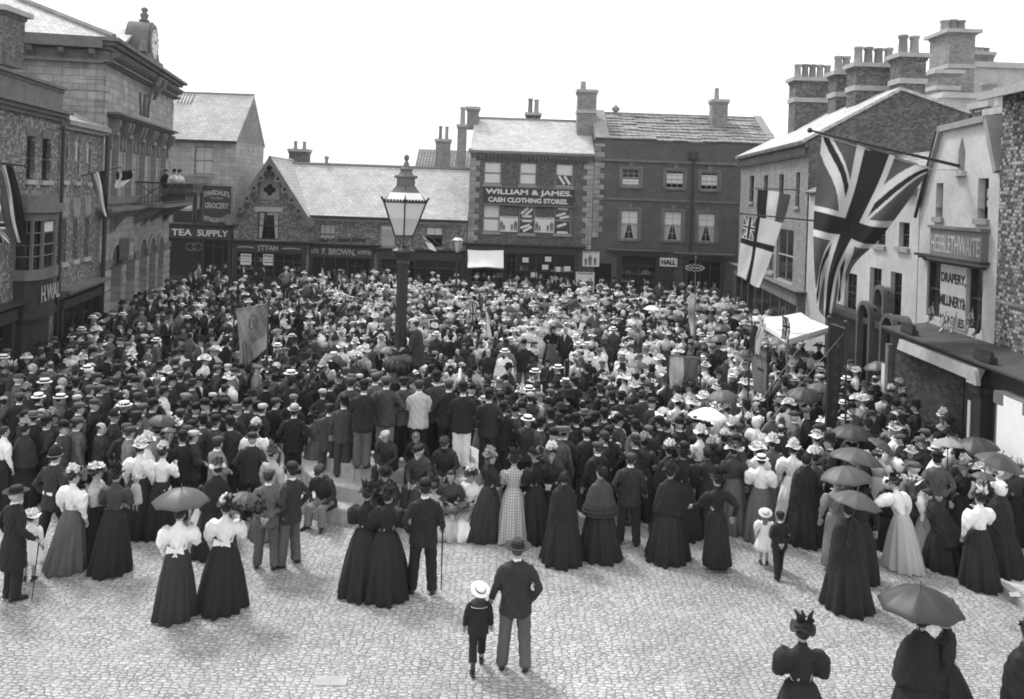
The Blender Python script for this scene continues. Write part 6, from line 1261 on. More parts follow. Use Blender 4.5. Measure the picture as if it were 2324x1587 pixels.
# striped street awning and the white sheet over the clothing shop
A4 = [W(1707, 717, 30.0), W(1818, 709, 32.0), W(1883, 742, 28.4), W(1788, 770, 25.8)]
root = empty('striped_awning', (A4[3][0], A4[3][1], 0), 0, 'flat white striped awning on thin posts above the crowd at right', 'awning'); L_ = np.array(root.location)
cloth('canopy', [[A4[0], tuple((np.array(A4[0])+A4[1])/2+(0, 0, -.08)), A4[1]], [tuple((np.array(A4[0])+A4[3])/2+(0, 0, -.05)), tuple((np.array(A4[0])+A4[1]+A4[2]+A4[3])/4+(0, 0, -.16)), tuple((np.array(A4[1])+A4[2])/2+(0, 0, -.05))], [A4[3], tuple((np.array(A4[3])+A4[2])/2+(0, 0, -.1)), A4[2]]], lambda u, v: .8 if int(v*40) % 8 else .5, None, nx=30, ny=60, parent=root, wrinkle=0)
cloth('valance', [[A4[0], A4[3]], [tuple(np.array(A4[0])-(0, 0, .2)), tuple(np.array(A4[3])-(0, 0, .2))]], lambda u, v: .78, None, nx=30, ny=3, parent=root, wrinkle=0); cloth('valance', [[A4[3], A4[2]], [tuple(np.array(A4[3])-(0, 0, .2)), tuple(np.array(A4[2])-(0, 0, .2))]], lambda u, v: .78, None, nx=30, ny=3, parent=root, wrinkle=0)
for a in A4: m = MB(); m.tube([(a[0]-L_[0], a[1]-L_[1], 0), np.array(a)-L_], .035, 6); m.build('post', WOOD_M, root, uv=False)
Y = 52.2; root = empty('shop_awning', (q(1062, 600)[0], Y, 0), 0, 'plain white canvas sheet awning over the shop doorway beside the low shop row', 'awning'); L_ = np.array(root.location)
cloth('canopy', [[q(1061, 567, 1.8), q(1100, 569, 1.8), q(1143, 568, 1.8)], [q(1062, 586, .9), q(1102, 589, .8), q(1143, 588, .9)], [q(1061, 609), q(1102, 607), q(1143, 610)]], lambda u, v: .8, None, nx=20, ny=12, parent=root, wrinkle=.03)
for x in (1062, 1142): a = q(x, 608); m = MB(); m.tube([(a[0]-L_[0], 0, 0), np.array(a)-L_], .03, 5); m.build('post', IRON, root, uv=False)
# ---------------- the people one can tell apart, nearest first ----------------
def at(fx, fy, z=0.): g_ = G(fx, fy, z); return dict(x=g_[0], y=g_[1], z=z)
def P_(fx, fy, face, **k):
    z = k.pop('z', 0.); return person(**at(fx, fy, z), face=face, **k)
p = P_(1165, 1519, 0, h=1.75, hat='fedora', ht='D', coat='jacket', ct='D', low='trousers', lt='M', pose='hold', legs='apart', hc='M', label='man in broad felt hat and dark coat holding the sailor-suited boy by the hand')
p = P_(1082, 1519, 5, h=1.15, child=True, hat='sailor', ht='W', coat='jacket', ct='K', low='breeches', lt='K', pose='down', legs='walk', yaw=.3, hair='long', hc='M', label="small child in dark sailor suit and white straw hat holding the man's hand")
g_ = p; m = MB(); 
def collar(d, w_=.13):
    o = d['o']; s_ = 1; m = MB(); V, F = loft([(0, -.02, 1.50, .075, .075), (0, -.05, 1.455, .125, .11), (0, -.10, 1.36, .17, .085), (0, -.10, 1.352, .165, .08)], 20); m.add(V, F); c = m.build('sailor_collar', cloth_mat('D'), o, uv=False, smooth=True)
    m = MB(); V, F = loft([(0, -.102, 1.36, .1725, .0875), (0, -.102, 1.366, .172, .088)], 20); m.add(V, F); m.build('collar_stripe', cloth_mat('W'), c, uv=False)
collar(p)
p = P_(957, 1346, 8, h=1.80, hat='bowler', ht='K', ct='K', lt='K', pose='cane', legs='apart', label='man in black bowler and black suit leaning on a long walking cane')
h_ = hpos(p); stick('walking_cane', h_, G(1001, 1338), .014, "black cane slanting from the bowler-hatted man's right hand to the cobbles", 'cane')
P_(826, 1338, -5, h=1.66, sex='f', hat='feather', ht='D', coat='puff', ct='K', low='wide', lt='K', pose='front', label='left one of the two women in black dresses beside the man with the cane')
P_(873, 1346, 10, h=1.66, sex='f', hat='flower', ht='K', hb='C', coat='puff', ct='K', low='wide', lt='K', pose='front', yaw=-.5, label='right one of the two women in black dresses, next to the man with the cane')
def bow(d, mat):
    o = d['o']; m = MB(); z = 1.06; y = -.115
    for s_ in (-1, 1): m.prism([(0, y, z+.02), (s_*.13, y-.03, z+.09), (s_*.15, y-.03, z-.03), (0, y, z-.02)], (0, -.02, 0)); m.prism([(0, y, z), (s_*.11, y-.05, z-.22), (s_*.02, y-.06, z-.25)], (0, -.02, 0))
    m.add(*ball((0, y-.02, z), .035, 8, 6)); m.build('sash_bow', mat, o, uv=False)
p = P_(400, 1392, 0, h=1.60, sex='f', hat=None, coat='puff', ct='W', low='skirt', lt='D', pose='brolly', yaw=.1, label='woman in white puff-sleeved blouse with bow and dark skirt under the grey parasol'); bow(p, cloth_mat('W'))
umbrella(W(412, 1104, p['y']+.1), .43, 1, 'grey parasol held over the woman with the white bow at lower left', (0, 0), .82)
p = P_(506, 1372, -3, h=1.60, sex='f', hat='flower', ht='D', hb='W', coat='puff', ct='W', low='wide', lt='K', pose='brolly', yaw=.5, label='woman in white puff-sleeved blouse and black skirt under the dark feather-edged parasol'); bow(p, cloth_mat('W'))
u = umbrella(W(535, 1112, p['y']-.05), .33, 0, 'black feathery parasol over the second white-bloused woman at lower left', (0, .25), .8)
m = MB(); R_ = np.random.RandomState(2); m.add(*petals((0, 0, .62), (.3, .3, .08), 160, R_, .04)); m.build('feather_trim', cloth_mat('K'), u, uv=False)
P_(603, 1290, 0, h=1.66, hat='cap', ht='C', ct='M', lt='M', pose='behind', legs='apart', label='young man in grey suit and dark cap, hands clasped behind his back')
P_(655, 1283, 60, h=1.72, hat='bowler', ht='D', ct='D', lt='M', pose='pocket', legs='apart', label='young man in bowler facing left, hands in pockets, beside the grey-suited lad')
p = P_(28, 1360, -35, h=1.72, hat='fedora', ht='K', coat='frock', ct='K', lt='K', pose='cane', hair='beard', hc='W', label='stout old man in black frock coat with thin cane at the left edge')
stick('walking_cane', hpos(p), G(72, 1364), .01, 'thin straight cane held by the stout old man at the left edge', 'cane')
P_(66, 1318, 10, h=1.1, sex='f', child=True, hat='wide', ht='W', hb='W', coat='blouse', ct='W', low='frockdress', lt='W', label='little girl in white dress half hidden behind the old man at left')
P_(160, 1288, -25, h=1.62, sex='f', hat='flower', ht='D', hb='W', coat='puff', ct='W', low='skirt', lt='M', yaw=-.5, label='woman in white blouse and long grey skirt seen from behind at lower left')
P_(212, 1272, -75, h=1.60, sex='f', hat='wide', ht='D', hb='W', coat='puff', ct='L', low='skirt', lt='K', pose='front', yaw=.3, label='woman in pale blouse and black skirt facing the one with the baby')
p = P_(256, 1292, -5, h=1.68, sex='f', hat='feather', ht='K', coat='bodice', ct='C', low='skirt', lt='K', pose='baby', label='woman in tight dark jacket and black skirt carrying a baby')
person(x=p['x']+.22, y=p['y']+.28, z=.85, face=170, h=.62, sex='f', child=True, hat='sunbonnet', ht='L', coat='shawl', ct='L', low='frockdress', lt='L', boots=False, label='baby in white shawl and bonnet carried by the woman in tight dark jacket')
P_(118, 1256, -20, h=1.80, hat='helmet', ht='K', hb='W', ct='D', lt='K', legs='walk', pose='pocket', label='uniformed man in spiked helmet and white belt striding behind the women at left')
m = MB(); m.add(*loft([(0, 0, 1.01, .2, .15), (0, 0, 1.06, .196, .147)], 20)); m.build('belt', cloth_mat('W'), PEOPLE[-1]['o'], uv=False)
P_(312, 1208, -8, h=1.66, sex='f', hat='flower', ht='W', hb='W', coat='puff', ct='W', low='wide', lt='K', pose='down', label='woman in white blouse, full black skirt and pale flowered hat beside the light breeches')
P_(350, 1168, 10, h=1.76, hat='boater', ht='M', hb='K', ct='G', low='breeches', lt='L', pose='cane', legs='walk', label='man in grey jacket, light breeches and dark straw hat with a stick')
stick('walking_stick', hpos(PEOPLE[-1]), G(368, 1165), .014, 'dark stick held by the man in light breeches at left', 'stick')
P_(432, 1172, -60, h=1.66, hat='cap', ht='L', ct='D', lt='D', pose='front', label='man in very pale flat cap and dark jacket, turned right, behind the grey parasol')
P_(486, 1252, 5, h=1.56, sex='f', hat='flower', ht='L', hb='M', coat='cape', ct='K', low='wide', lt='K', yaw=.8, label='woman in black cape and pale flowered hat between the two parasols')
P_(452, 1240, 20, h=1.1, sex='f', child=True, hat=None, hair='long', coat='blouse', ct='L', low='frockdress', lt='W', label='little girl in white pinafore beside the black-caped woman')
P_(566, 1180, 0, h=1.68, hat='boater', ht='D', hb='K', ct='D', lt='D', pose='pocket', hc='W', label='man in dark boater and dark jacket seen from behind, above the feathery parasol')
P_(614, 1214, -30, h=1.62, sex='f', hat='feather', ht='M', coat='blouse', ct='L', low='skirt', lt='G', yaw=-.5, label='woman in pale dress and grey skirt behind the bowler-hatted young man')
P_(575, 1140, 0, h=1.62, sex='f', hat='flower', ht='D', hb='W', coat='puff', ct='W', low='skirt', lt='K', label='woman in crisp white blouse with flowers on her hat, left of the pale-hatted man')
P_(662, 1105, 0, h=1.74, hat='bowler', ht='L', hb='K', ct='K', lt='D', pose='pocket', label='broad man in black coat and cream bowler hat left of the steps')
P_(712, 1100, 0, h=1.60, sex='f', hat='wide', ht='D', coat='bodice', ct='M', low='skirt', lt='M', pose='raise', label='woman in long grey dress raising her arm by the left of the steps')
# on and around the steps
ST = lambda px, py, z, face, **k: P_(px, py, face, z=z, **k)
ST(742, 1103, .3, 0, h=1.70, hat='cap', ht='D', ct='C', lt='C', pose='front', legs='apart', label='man in dark cap and worn jacket standing on the lowest step at left')
def seated(px, Y, z, seat, face, **k):
    X = W(px, 1000, Y)[0]; return person(X, Y, z, face=face, sit=seat/(k['h']/1.735 if not k.get('child') else k['h']/1.85), **k)
seated(745, 17.15, 0, .33, 165, h=1.70, hat='cap', ht='D', ct='D', lt='G', hair='beard', hc='M', pose='knees', lean=.45, label='bearded man in cap sitting on the bottom step with clasped hands')
seated(886, 17.75, .55, .36, 160, h=1.5, hat='cap', ht='L', ct='D', lt='D', hc='L', pose='knees', lean=.35, yaw=-.6, label='fair-haired boy in pale cap sitting high on the steps, looking left')
seated(950, 18.0, .6, .3, 175, h=1.5, hat='pillbox', ht='M', hb='L', ct='D', lt='D', pose='knees', lean=.5, label='boy in banded round cap sitting behind the old man on the steps')
seated(966, 17.45, .3, .33, 150, h=1.70, hat='cap', ht='K', ct='C', lt='C', hair='beard', hc='W', pose='knees', lean=.3, yaw=-.5, label='old man with white whiskers and peaked cap sitting on the steps')
seated(1014, 17.6, .45, .36, 175, h=1.68, hat='cap', ht='D', ct='D', lt='D', hair='beard', pose='knees', lean=.4, label='dark bearded man in cap seated on the steps right of the old man')
seated(876, 17.0, 0, .33, 190, h=1.68, hat='bowler', ht='K', ct='K', lt='K', pose='knees', lean=.35, label='man in black bowler sitting low on the steps behind the black-dressed women')
p = seated(1030, 17.0, 0, .33, 170, h=1.58, sex='f', hat=None, hair='bun', coat='bodice', ct='C', low='wide', lt='L', pose='baby', lean=.2, label='bare-headed woman in neckerchief sitting on the bottom step with a child across her lap')
person(p['x']+.12, p['y']-.38, .42, face=95, h=.8, child=True, hat=None, hc='M', coat='jacket', ct='M', pat='check', low='breeches', lt='M', sit=.1, lean=-1.0, pose='front', label='infant in checked frock lying across the seated woman on the bottom step')
seated(990, 16.95, 0, .25, 175, h=1.15, child=True, hat='cap', ht='D', ct='L', lt='D', pose='knees', lean=.1, label='small child in dark cap peeping out between the cane man and the seated woman')
seated(1080, 17.0, 0, .33, 150, h=1.6, sex='f', hat='feather', ht='D', hb='W', coat='puff', ct='W', low='wide', lt='W', pose='front', lean=.2, label='seated woman in white dress beside the girl in checked dress')
ST(775, 1082, .6, 0, h=1.62, hat='bowler', ht='K', ct='C', lt='C', yaw=.7, label='lad in black bowler turning his head left, on the steps beside the capped man')
for (fx, fy, hat, ht, ct, lt, h_, fc, pose, lb) in (
    (820, 1063, 'bowler', 'K', 'K', 'M', 1.73, 0, 'front', 'man in black bowler and long black jacket on the top step, third from left'),
    (871, 1050, 'cap', 'M', 'C', 'G', 1.76, -5, 'hips', 'man in mid-grey cap with light worn trousers standing on the top step'),
    (910, 1045, 'cap', 'K', 'C', 'K', 1.72, 20, 'pocket', 'man in peaked cap leaning sideways on the top step right under the lamp post'),
    (946, 1052, 'cap', 'C', 'L', 'K', 1.70, 0, 'front', 'man in pale jacket and dark cap on the top step under the lamp'),
    (985, 1040, 'bowler', 'K', 'C', 'K', 1.78, 5, 'front', 'tall man in black bowler on the top step between pale jacket and black coat'),
    (1013, 1052, 'cap', 'M', 'K', 'K', 1.72, 0, 'pocket', 'broad man in grey cap and black coat on the top step right of the lamp'),
    (1045, 1064, 'bowler', 'K', 'K', 'W', 1.72, 0, 'front', 'man in black coat and white trousers on the right of the top step')):
    ST(fx, fy, .9, fc, h=h_, hat=hat, ht=ht, ct=ct, lt=lt, pose=pose, label=lb)
ST(1104, 1072, .6, 0, h=1.72, hat='bowler', ht='K', ct='D', lt='D', pose='pocket', label='man in dark bowler and coat on the step right of the white trousers')
ST(1136, 1100, .3, -5, h=1.72, hat='bowler', ht='K', ct='K', lt='D', pose='pocket', label='rightmost of the bowler-hatted men on the steps, black coat')
ST(790, 1040, .9, 0, h=1.66, hat='cap', ht='C', ct='C', lt='D', label='man in charcoal cap behind the second bowler from left on the steps')
ST(846, 1030, .9, 0, h=1.70, hat='cap', ht='M', ct='M', lt='D', label='man in grey cap and jacket close behind the left men on the top step')
# the man astride the lamp's urn
p = person(LX+.40, LY-.12, 2.32, face=80, h=1.78, hat=None, hair='short', hc='D', ct='D', lt='M', sit=.42, pose='baby', lean=.12, label="bare-headed man sitting astride the street lamp's iron urn above the crowd")
# front row to the right of the steps
P_(1107, 1221, -60, h=1.62, sex='f', hat='flower', ht='G', hb='L', hair='long', hc='M', coat='bodice', ct='K', low='skirt', lt='D', pose='front', yaw=-.3, label='girl with long hair in dark dress and light trimmed hat, facing right')
P_(1161, 1224, 0, h=1.60, sex='f', hat='feather', ht='D', coat='blouse', ct='L', pat='check', low='skirt', lt='L', lpat='check', pose='front', label='girl in pale checked dress with bow, back turned, right of the steps')
P_(1211, 1222, 40, h=1.66, sex='f', hat='wide', ht='C', hb='D', coat='puff', ct='K', low='skirt', lt='K', pose='front', yaw=.4, label='young woman in black dress and wide hat, right of the pale checked girl')
P_(1274, 1270, 0, h=1.56, sex='f', hat='bonnet', ht='K', coat='shawl', ct='K', low='wide', lt='K', label='old woman in black bonnet and long black shawl, back turned, nearest of the front row')
P_(1358, 1260, 15, h=1.60, sex='f', hat='bonnet', ht='K', coat='cape', ct='C', low='wide', lt='K', yaw=.5, label='old woman in ruffled charcoal cape and bonnet beside the stout capped man')
m = MB(); 
for z, rx, ry in ((.86, .335, .27), (.93, .335, .27), (1.0, .32, .25)):
    n = 72; t_ = 2*pi*np.arange(n)/n; V = np.concatenate([np.stack([(rx+.03*q_+.014*np.sin(t_*18)*(1-q_))*np.cos(t_), (ry+.03*q_+.014*np.sin(t_*18)*(1-q_))*np.sin(t_), np.full(n, z+.05*(1-q_)-.03)], 1) for q_ in (0, 1)]); V[:n, 0] -= 0; m.add(V, [(j, (j+1) % n, n+(j+1) % n, n+j) for j in range(n)])
m.build('ruffle', cloth_mat('D'), PEOPLE[-1]['o'], uv=False, smooth=True)
P_(1425, 1236, -8, h=1.70, hat='cap', ht='C', ct='D', lt='D', legs='apart', pose='cane', label='stout man in cap and dark suit seen from behind in the front row')
stick('walking_stick', hpos(PEOPLE[-1]), G(1476, 1238), .013, 'black stick beside the stout man in cap in the front row', 'stick')
P_(1515, 1264, -20, h=1.64, sex='f', hat='flower', ht='K', hb='C', coat='cape', ct='K', low='wide', lt='K', label='woman all in black walking, right of the stout man in cap')
P_(1622, 1288, 20, h=1.66, sex='f', hat='feather', ht='K', coat='bodice', ct='K', low='narrow', lt='K', pose='run', label='woman in narrow black dress hurrying past, nearest of the right-hand front row')
P_(1545, 1210, 10, h=1.64, sex='f', hat='feather', ht='K', coat='puff', ct='K', low='wide', lt='K', label='woman in black puff sleeves standing close behind the walking woman in black')
P_(1600, 1205, -5, h=1.62, sex='f', hat='bonnet', ht='K', coat='bodice', ct='D', low='skirt', lt='K', label='woman in dark dress and black bonnet with her back to us, mid front row')
P_(1660, 1200, -10, h=1.66, sex='f', hat='wide', ht='L', hb='M', coat='bodice', ct='C', low='skirt', lt='M', label='woman in grey skirt and pale hat just left of the white-bloused girl')
P_(1722, 1220, -20, h=1.60, sex='f', hat='boater', ht='W', hb='K', coat='puff', ct='W', low='skirt', lt='M', pose='front', label='young woman in white blouse, boater and long grey skirt in the front row')
P_(1733, 1281, -15, h=.98, sex='f', child=True, hat='sailor', ht='S', hb='L', hair='long', hc='L', coat='puff', ct='W', low='frockdress', lt='W', label='toddler in white frock and round straw hat beside the capped boy')
P_(1766, 1308, 0, h=1.12, child=True, hat='cap', ht='K', ct='K', lt='K', pose='behind', legs='walk', label='small boy in dark suit and peaked cap next to the toddler in white')
P_(1822, 1225, 0, h=1.66, sex='f', hat='bonnet', ht='K', coat='shawl', ct='K', low='wide', lt='K', label='large woman in black shawl behind the capped boy')
P_(1795, 1195, -30, h=1.66, sex='f', hat='flower', ht='W', hb='W', coat='puff', ct='W', low='skirt', lt='W', label='woman in white dress and white trimmed hat behind the black shawl')
p = P_(1918, 1372, 0, h=1.66, sex='f', hat='bonnet', ht='K', coat='shawl', ct='K', low='wide', lt='K', label='woman in long black cloak under the nearest umbrella of the stacked umbrellas')
P_(1893, 1290, 5, h=1.66, sex='f', hat='feather', ht='D', coat='blouse', ct='G', low='narrow', lt='G', pose='brolly', label='woman in pale narrow dress holding an umbrella behind the black cloak')
P_(1950, 1312, -10, h=1.6, sex='f', hat='flower', ht='K', coat='bodice', ct='K', low='skirt', lt='K', label='woman in black hugging close to the right of the cloaked woman')
P_(2042, 1288, 35, h=1.60, sex='f', hat='feather', ht='D', hb='K', coat='puff', ct='W', low='skirt', lt='L', pose='reachL', lean=.25, yaw=.4, label='woman in white blouse and pale skirt leaning forward with outstretched arm')
P_(2010, 1240, -40, h=1.3, child=True, sex='f', hat='sunbonnet', ht='W', coat='cape', ct='K', low='skirt', lt='K', label='child in white frilled bonnet and black cape in front of the leaning woman')
P_(2100, 1265, 60, h=1.45, sex='f', hat='wide', ht='W', hb='W', coat='puff', ct='W', low='skirt', lt='L', lean=.35, label='stooping woman all in white, right of the leaning pale-skirted woman')
P_(2137, 1288, 40, h=1.42, sex='f', hat=None, coat='shawl', ct='K', low='wide', lt='K', lean=.5, label='bent woman in black shawl by the kerb')
P_(2180, 1238, 175, h=1.60, sex='f', hat='boater', ht='M', coat='blouse', ct='K', low='skirt', lt='D', pose='cane', label='girl in dark dress with white collar facing the camera near the kerb'); 
P_(2262, 1305, 30, h=1.66, sex='f', hat='sunbonnet', ht='W', hb='W', coat='shawl', ct='K', low='wide', lt='K', label='large woman in black cloak and white frilled bonnet on the kerb at right')
P_(2222, 1240, 0, h=1.5, sex='f', hat=None, coat='puff', ct='W', low='skirt', lt='D', label='girl in white blouse under the small umbrella near the white blind')
P_(2300, 1240, 20, h=1.62, sex='f', hat='flower', ht='M', hb='W', coat='bodice', ct='C', low='skirt', lt='K', label='woman in charcoal dress at the right edge beside the white blind')
def top_at(hx, hy, h, z=0.):
    a, b = ab(hx, hy); Y = FPX*(z+h-HC)/b; return dict(x=a*Y/FPX, y=Y, z=z)
p = person(**top_at(2092, 1388, 1.66), face=-8, h=1.66, sex='f', hat='feather', ht='D', hb='M', coat='cape', ct='K', low='wide', lt='K', yaw=-.3, label='woman in black cape and feathered hat under the lower-right umbrella')
p = person(**top_at(2150, 1384, 1.66), face=60, h=1.66, sex='f', hat='flower', ht='K', hb='K', coat='bodice', ct='K', low='wide', lt='K', label='woman in black jacket turned left, sharing the lower-right umbrella')
person(**top_at(1822, 1413, 1.68), face=-5, h=1.68, sex='f', hat='feather', ht='D', hb='K', coat='puff', ct='K', low='wide', lt='K', pose='front', label='woman in black puff sleeves and feathered hat, cut by the bottom edge')
person(**top_at(2336, 1415, 1.72), face=10, h=1.72, sex='f', hat='bonnet', ht='K', coat='shawl', ct='K', low='wide', lt='K', label='dark cloaked figure cut off at the lower right corner')
u = W(2090, 1328, PEOPLE[-4]['y']); umbrella(W(2090, 1328, FPX*(2.0-HC)/ab(2090, 1328)[1]), .49, 0, 'large dark umbrella over the two women at the lower right', (0, 0), .85)
# white apron sheet spread on the bottom step
m = MB(); n = 14; a = G(1040, 1200); V = [(a[0]+.42*(i/n-.5)*2, a[1]+.3*(j/n-.5)*2, .02+.16*max(0, (j/n))*(1-.4*abs(i/n-.5))+.015*sin(i*1.7)*cos(j*1.3)) for j in range(n+1) for i in range(n+1)]
m.add(V, [(j*(n+1)+i, j*(n+1)+i+1, (j+1)*(n+1)+i+1, (j+1)*(n+1)+i) for j in range(n) for i in range(n)]); o = m.build('white_cloth', CANVAS, uv=False, smooth=True); props(o, 'white cloth spread over the cobbles before the woman seated on the bottom step', 'cloth')
# ---------------- heads picked out across the crowd: (x, y of the head top, code) ----------------
HAT = dict(b=('bowler', 'K'), c=('cap', 'C'), l=('cap', 'L'), s=('boater', 'W'), S=('boater', 'M'), t=('top', 'K'), p=('helmet', 'K'), h=(None, None), f=('fedora', 'D'), w=('flower', 'W'), W=('wide', 'W'), k=('flower', 'K'), F=('feather', 'D'), o=('bonnet', 'K'), n=('sunbonnet', 'W'), B=('bowler', 'C'), m=('cap', 'M'))
RING = lambda X, Y: (lambda a: ((a[0]-1222)/72)**2+((a[1]-925)/68)**2 < 1)(PX(X, Y, 0))
def spot(hx, hy, c, i):
    R_ = random.Random(i*7+int(hx)*13+int(hy)); hat, ht = HAT[c[0]]; fem = c[0] in 'wWkFon' or 'f' in c[1:]; kid = 'k' in c[1:]
    h = (1.30 if kid else (1.60 if fem else 1.70))+R_.uniform(-.05, .07); z = 0
    g_ = top_at(hx, hy, h)
    if RING(g_['x'], g_['y']): return
    if g_['y'] < 16.5 or (math.hypot(g_['x']-LX, g_['y']-LY) < 2.1): return
    f0 = math.degrees(math.atan2(-(1.5-g_['x']), 30-g_['y'])); face = f0+R_.gauss(0, 32)
    if 'L' in c[1:]: face = 70
    if 'R' in c[1:]: face = -70
    if 'C' in c[1:]: face = 180+R_.uniform(-30, 30)
    ct = next((q_ for q_ in c[1:] if q_ in 'DKGMW'), None) or (R_.choice('WWLMK' if c[0] in 'wW' else 'KKCDM') if fem else R_.choice('KKDDDCCM'))
    if fem: kw = dict(coat=R_.choice(['puff', 'blouse', 'bodice', 'blouse']) if ct in 'WLGM' else R_.choice(['bodice', 'cape', 'puff']), low='skirt', lt=R_.choice('KKDM'), hb=R_.choice('WLM') if c[0] in 'kF' else None)
    else: kw = dict(coat='jacket', lt=R_.choice('KDDCM'), hb=None if c[0] != 'c' else None, hair=R_.choice(['short', 'short', 'beard']), hc=R_.choice('DDDMW'))
    person(**g_, face=face, h=h, sex='f' if fem else 'm', hat=hat, ht=ht or 'K', ct=ct, child=kid, pose=R_.choice(['down', 'pocket', 'front', 'down', 'behind'] if not fem else ['down', 'front']), yaw=round(R_.uniform(-.5, .5)*2)/2, **kw)
sets = (((.25, .25, 0, 710), '425,955,b 580,1000,b 700,960,cM 920,1000,h 1150,1010,c 1540,1060,hfKC 1700,1030,c 1840,940,bM 1960,950,b 2090,960,bD 1640,880,c 1680,800,b 1780,840,b 1860,800,b 1960,795,b 2040,800,b 2150,840,S 2250,800,b 1390,800,b 1375,720,t 1290,830,m 1240,940,t 1040,900,pR 1090,750,pR 860,790,cR 700,750,l 720,820,m 1060,600,B 1060,500,t 880,550,c 805,515,l 790,480,s 690,610,b 570,590,hR 545,660,h 405,600,s 415,550,S 180,730,m 250,680,kD 550,740,sfM 380,870,h 300,900,S 230,910,b 230,1010,kD 220,1190,SfK 40,1030,hfW 480,910,k 1280,470,b 1450,450,b 1200,360,wW 840,330,b 1590,350,b 1600,410,m 1980,1130,cG 60,330,m 30,380,s 110,480,F 300,460,h 270,520,F 390,430,b 460,440,hM 490,220,c 210,190,kC 680,260,c 740,130,s 880,140,W 860,10,c 1000,200,m 1090,230,c 1160,270,m 1310,200,l 1420,230,s 1380,160,F 1520,520,w 1660,1090,bK 1740,1000,b 1180,1040,cG 1345,1130,wW 1490,680,fW 1820,560,k 1860,400,W 1960,320,W 1970,480,m 2070,470,l 2180,480,b 1750,610,f 1340,620,b 1230,600,b 1190,560,c 960,630,b 1420,600,SM 1560,580,b 1640,540,f 1250,730,c 910,660,m 170,560,m 40,480,k'),
 ((.25, .25, 581, 710), '460,610,bK 680,625,b 290,500,b 115,525,pC 465,510,pC 560,510,pC 260,540,hfM 760,560,p 205,330,mC 265,320,mC 530,200,b 10,820,b 60,830,l 180,780,c 640,420,wCW 780,290,WCW 900,260,wCW 1080,20,WCW 250,430,kC 720,230,kC 1640,175,sCD 1620,110,W 1740,80,cCk 1780,80,cCk 1930,90,cCk 1850,190,cCk 1890,280,cCk 1830,330,hCk 2130,260,mC 2180,170,hCD 2260,200,bC 2110,330,hCK 2260,330,sCW 1980,470,hCk 2020,530,cCk 1920,540,cCk 1760,480,hCk 1680,370,hCk 1590,490,b 2110,610,FD 2210,610,S 1960,660,bK 870,560,m 940,560,l 1070,520,m 1120,540,m 820,500,m 2110,700,b 2220,740,b 2270,920,c'),
 ((.25, .25, 1162, 710), '145,935,sC 265,965,bR 380,1070,b 510,950,b 690,965,b 760,920,bR 840,890,b 970,940,b 680,1050,m 1120,990,b 840,1100,BL 1120,1120,fK 960,1175,hk 1240,1030,m 1340,960,b 1520,970,b 1680,960,bL 1760,1000,bR 1430,1200,k 1560,1190,Bf 1810,1180,kK 2040,1130,b 1930,1100,k 2230,1200,WfW 245,1210,hL 360,1230,kC 480,1040,S 590,755,mCk 490,600,sC 570,600,bK 155,665,sK 1230,620,c 1270,500,tG 1390,590,FW 1550,600,oK 2130,820,tL 2220,810,hL 600,500,hC 380,510,bk 125,270,bC 240,320,WCM 370,250,WCW 380,390,WCW 600,270,sCfW 680,270,sCfW 510,400,kC 1080,290,FCW 790,330,SCW 840,240,kC 920,130,sC 1070,160,hC 1000,400,SCW 1160,380,SCW 1170,500,hfW 1340,400,WCW 1220,320,SCW 1750,330,bC 1820,300,cC 1880,270,bC 2050,420,wCW 2120,450,SC 1940,400,oC 1740,740,WC 1820,600,nC 1880,530,kC 1500,780,w 1370,890,W 2150,950,k 2230,950,nW 2000,990,wW 1340,930,sf 1600,950,F 1710,1060,w 2060,1010,c 930,930,W 1180,720,B 1270,790,B 800,660,B 910,730,b 1000,730,b 660,880,S 580,930,b 90,830,b 30,860,b 350,890,b 430,1040,S 1200,1130,k 1290,1000,k 1400,980,c 880,1050,b 780,1180,c 1050,1180,hk'),
 ((.25, .25, 1743, 775), '760,570,bC 945,640,fC 940,450,bC 1120,430,kC 1160,550,b 1340,560,tK 1410,490,sfC 1490,480,k 1820,640,tC 1960,680,kC 1220,690,tK 470,755,cL 560,870,tL 1050,870,FW 1430,800,mL 240,640,c 810,500,WC 300,220,kCW 220,200,wCW 180,300,SC 860,500,W 1020,560,nC 1230,470,FC 1590,650,wC 1640,690,k 1250,330,F 970,310,h 750,170,c 740,220,n 800,250,W 1730,1000,k 1790,1080,wC 1940,1130,W 2180,1080,w 1180,1080,nW 1290,1240,F 700,1440,h 420,1010,k 1540,1020,b 90,560,k 190,540,W 120,750,h 40,880,w 1380,870,m 600,1100,c 1330,1100,m'))
i = 0
for (sx, sy, ox, oy), s_ in sets:
    for tk in s_.split():
        a, b, c = tk.split(','); i += 1; spot(ox+sx*float(a), oy+sy*float(b), c, i)
for (fx, fy, fc, kw) in ((1185, 897, 185, dict(h=1.76, hat='bowler', ht='K', ct='K', lt='M', pose='hip', legs='apart', label='man with hand on hip and rolled paper standing in the open ring')),
    (1155, 880, 150, dict(h=1.68, hat='boater', ht='W', hb='K', ct='D', lt='W', pose='hips', label='lad in boater and white trousers standing at the edge of the open ring')),
    (1210, 980, -60, dict(h=1.72, hat='boater', ht='W', hb='K', ct='K', lt='K', pose='raise', label='man in striped boater raising a baton beside the open ring')),
    (1262, 965, 90, dict(h=1.7, hat='boater', ht='W', hb='K', ct='K', lt='K', pose='cross', label='man in boater facing left across the open ring')),
    (1240, 915, 180, dict(h=1.35, child=True, hat='bowler', ht='K', ct='D', lt='D', label='small boy in bowler facing us inside the open ring'))): P_(fx, fy, fc, **kw)
HERO_N = len(PEOPLE)
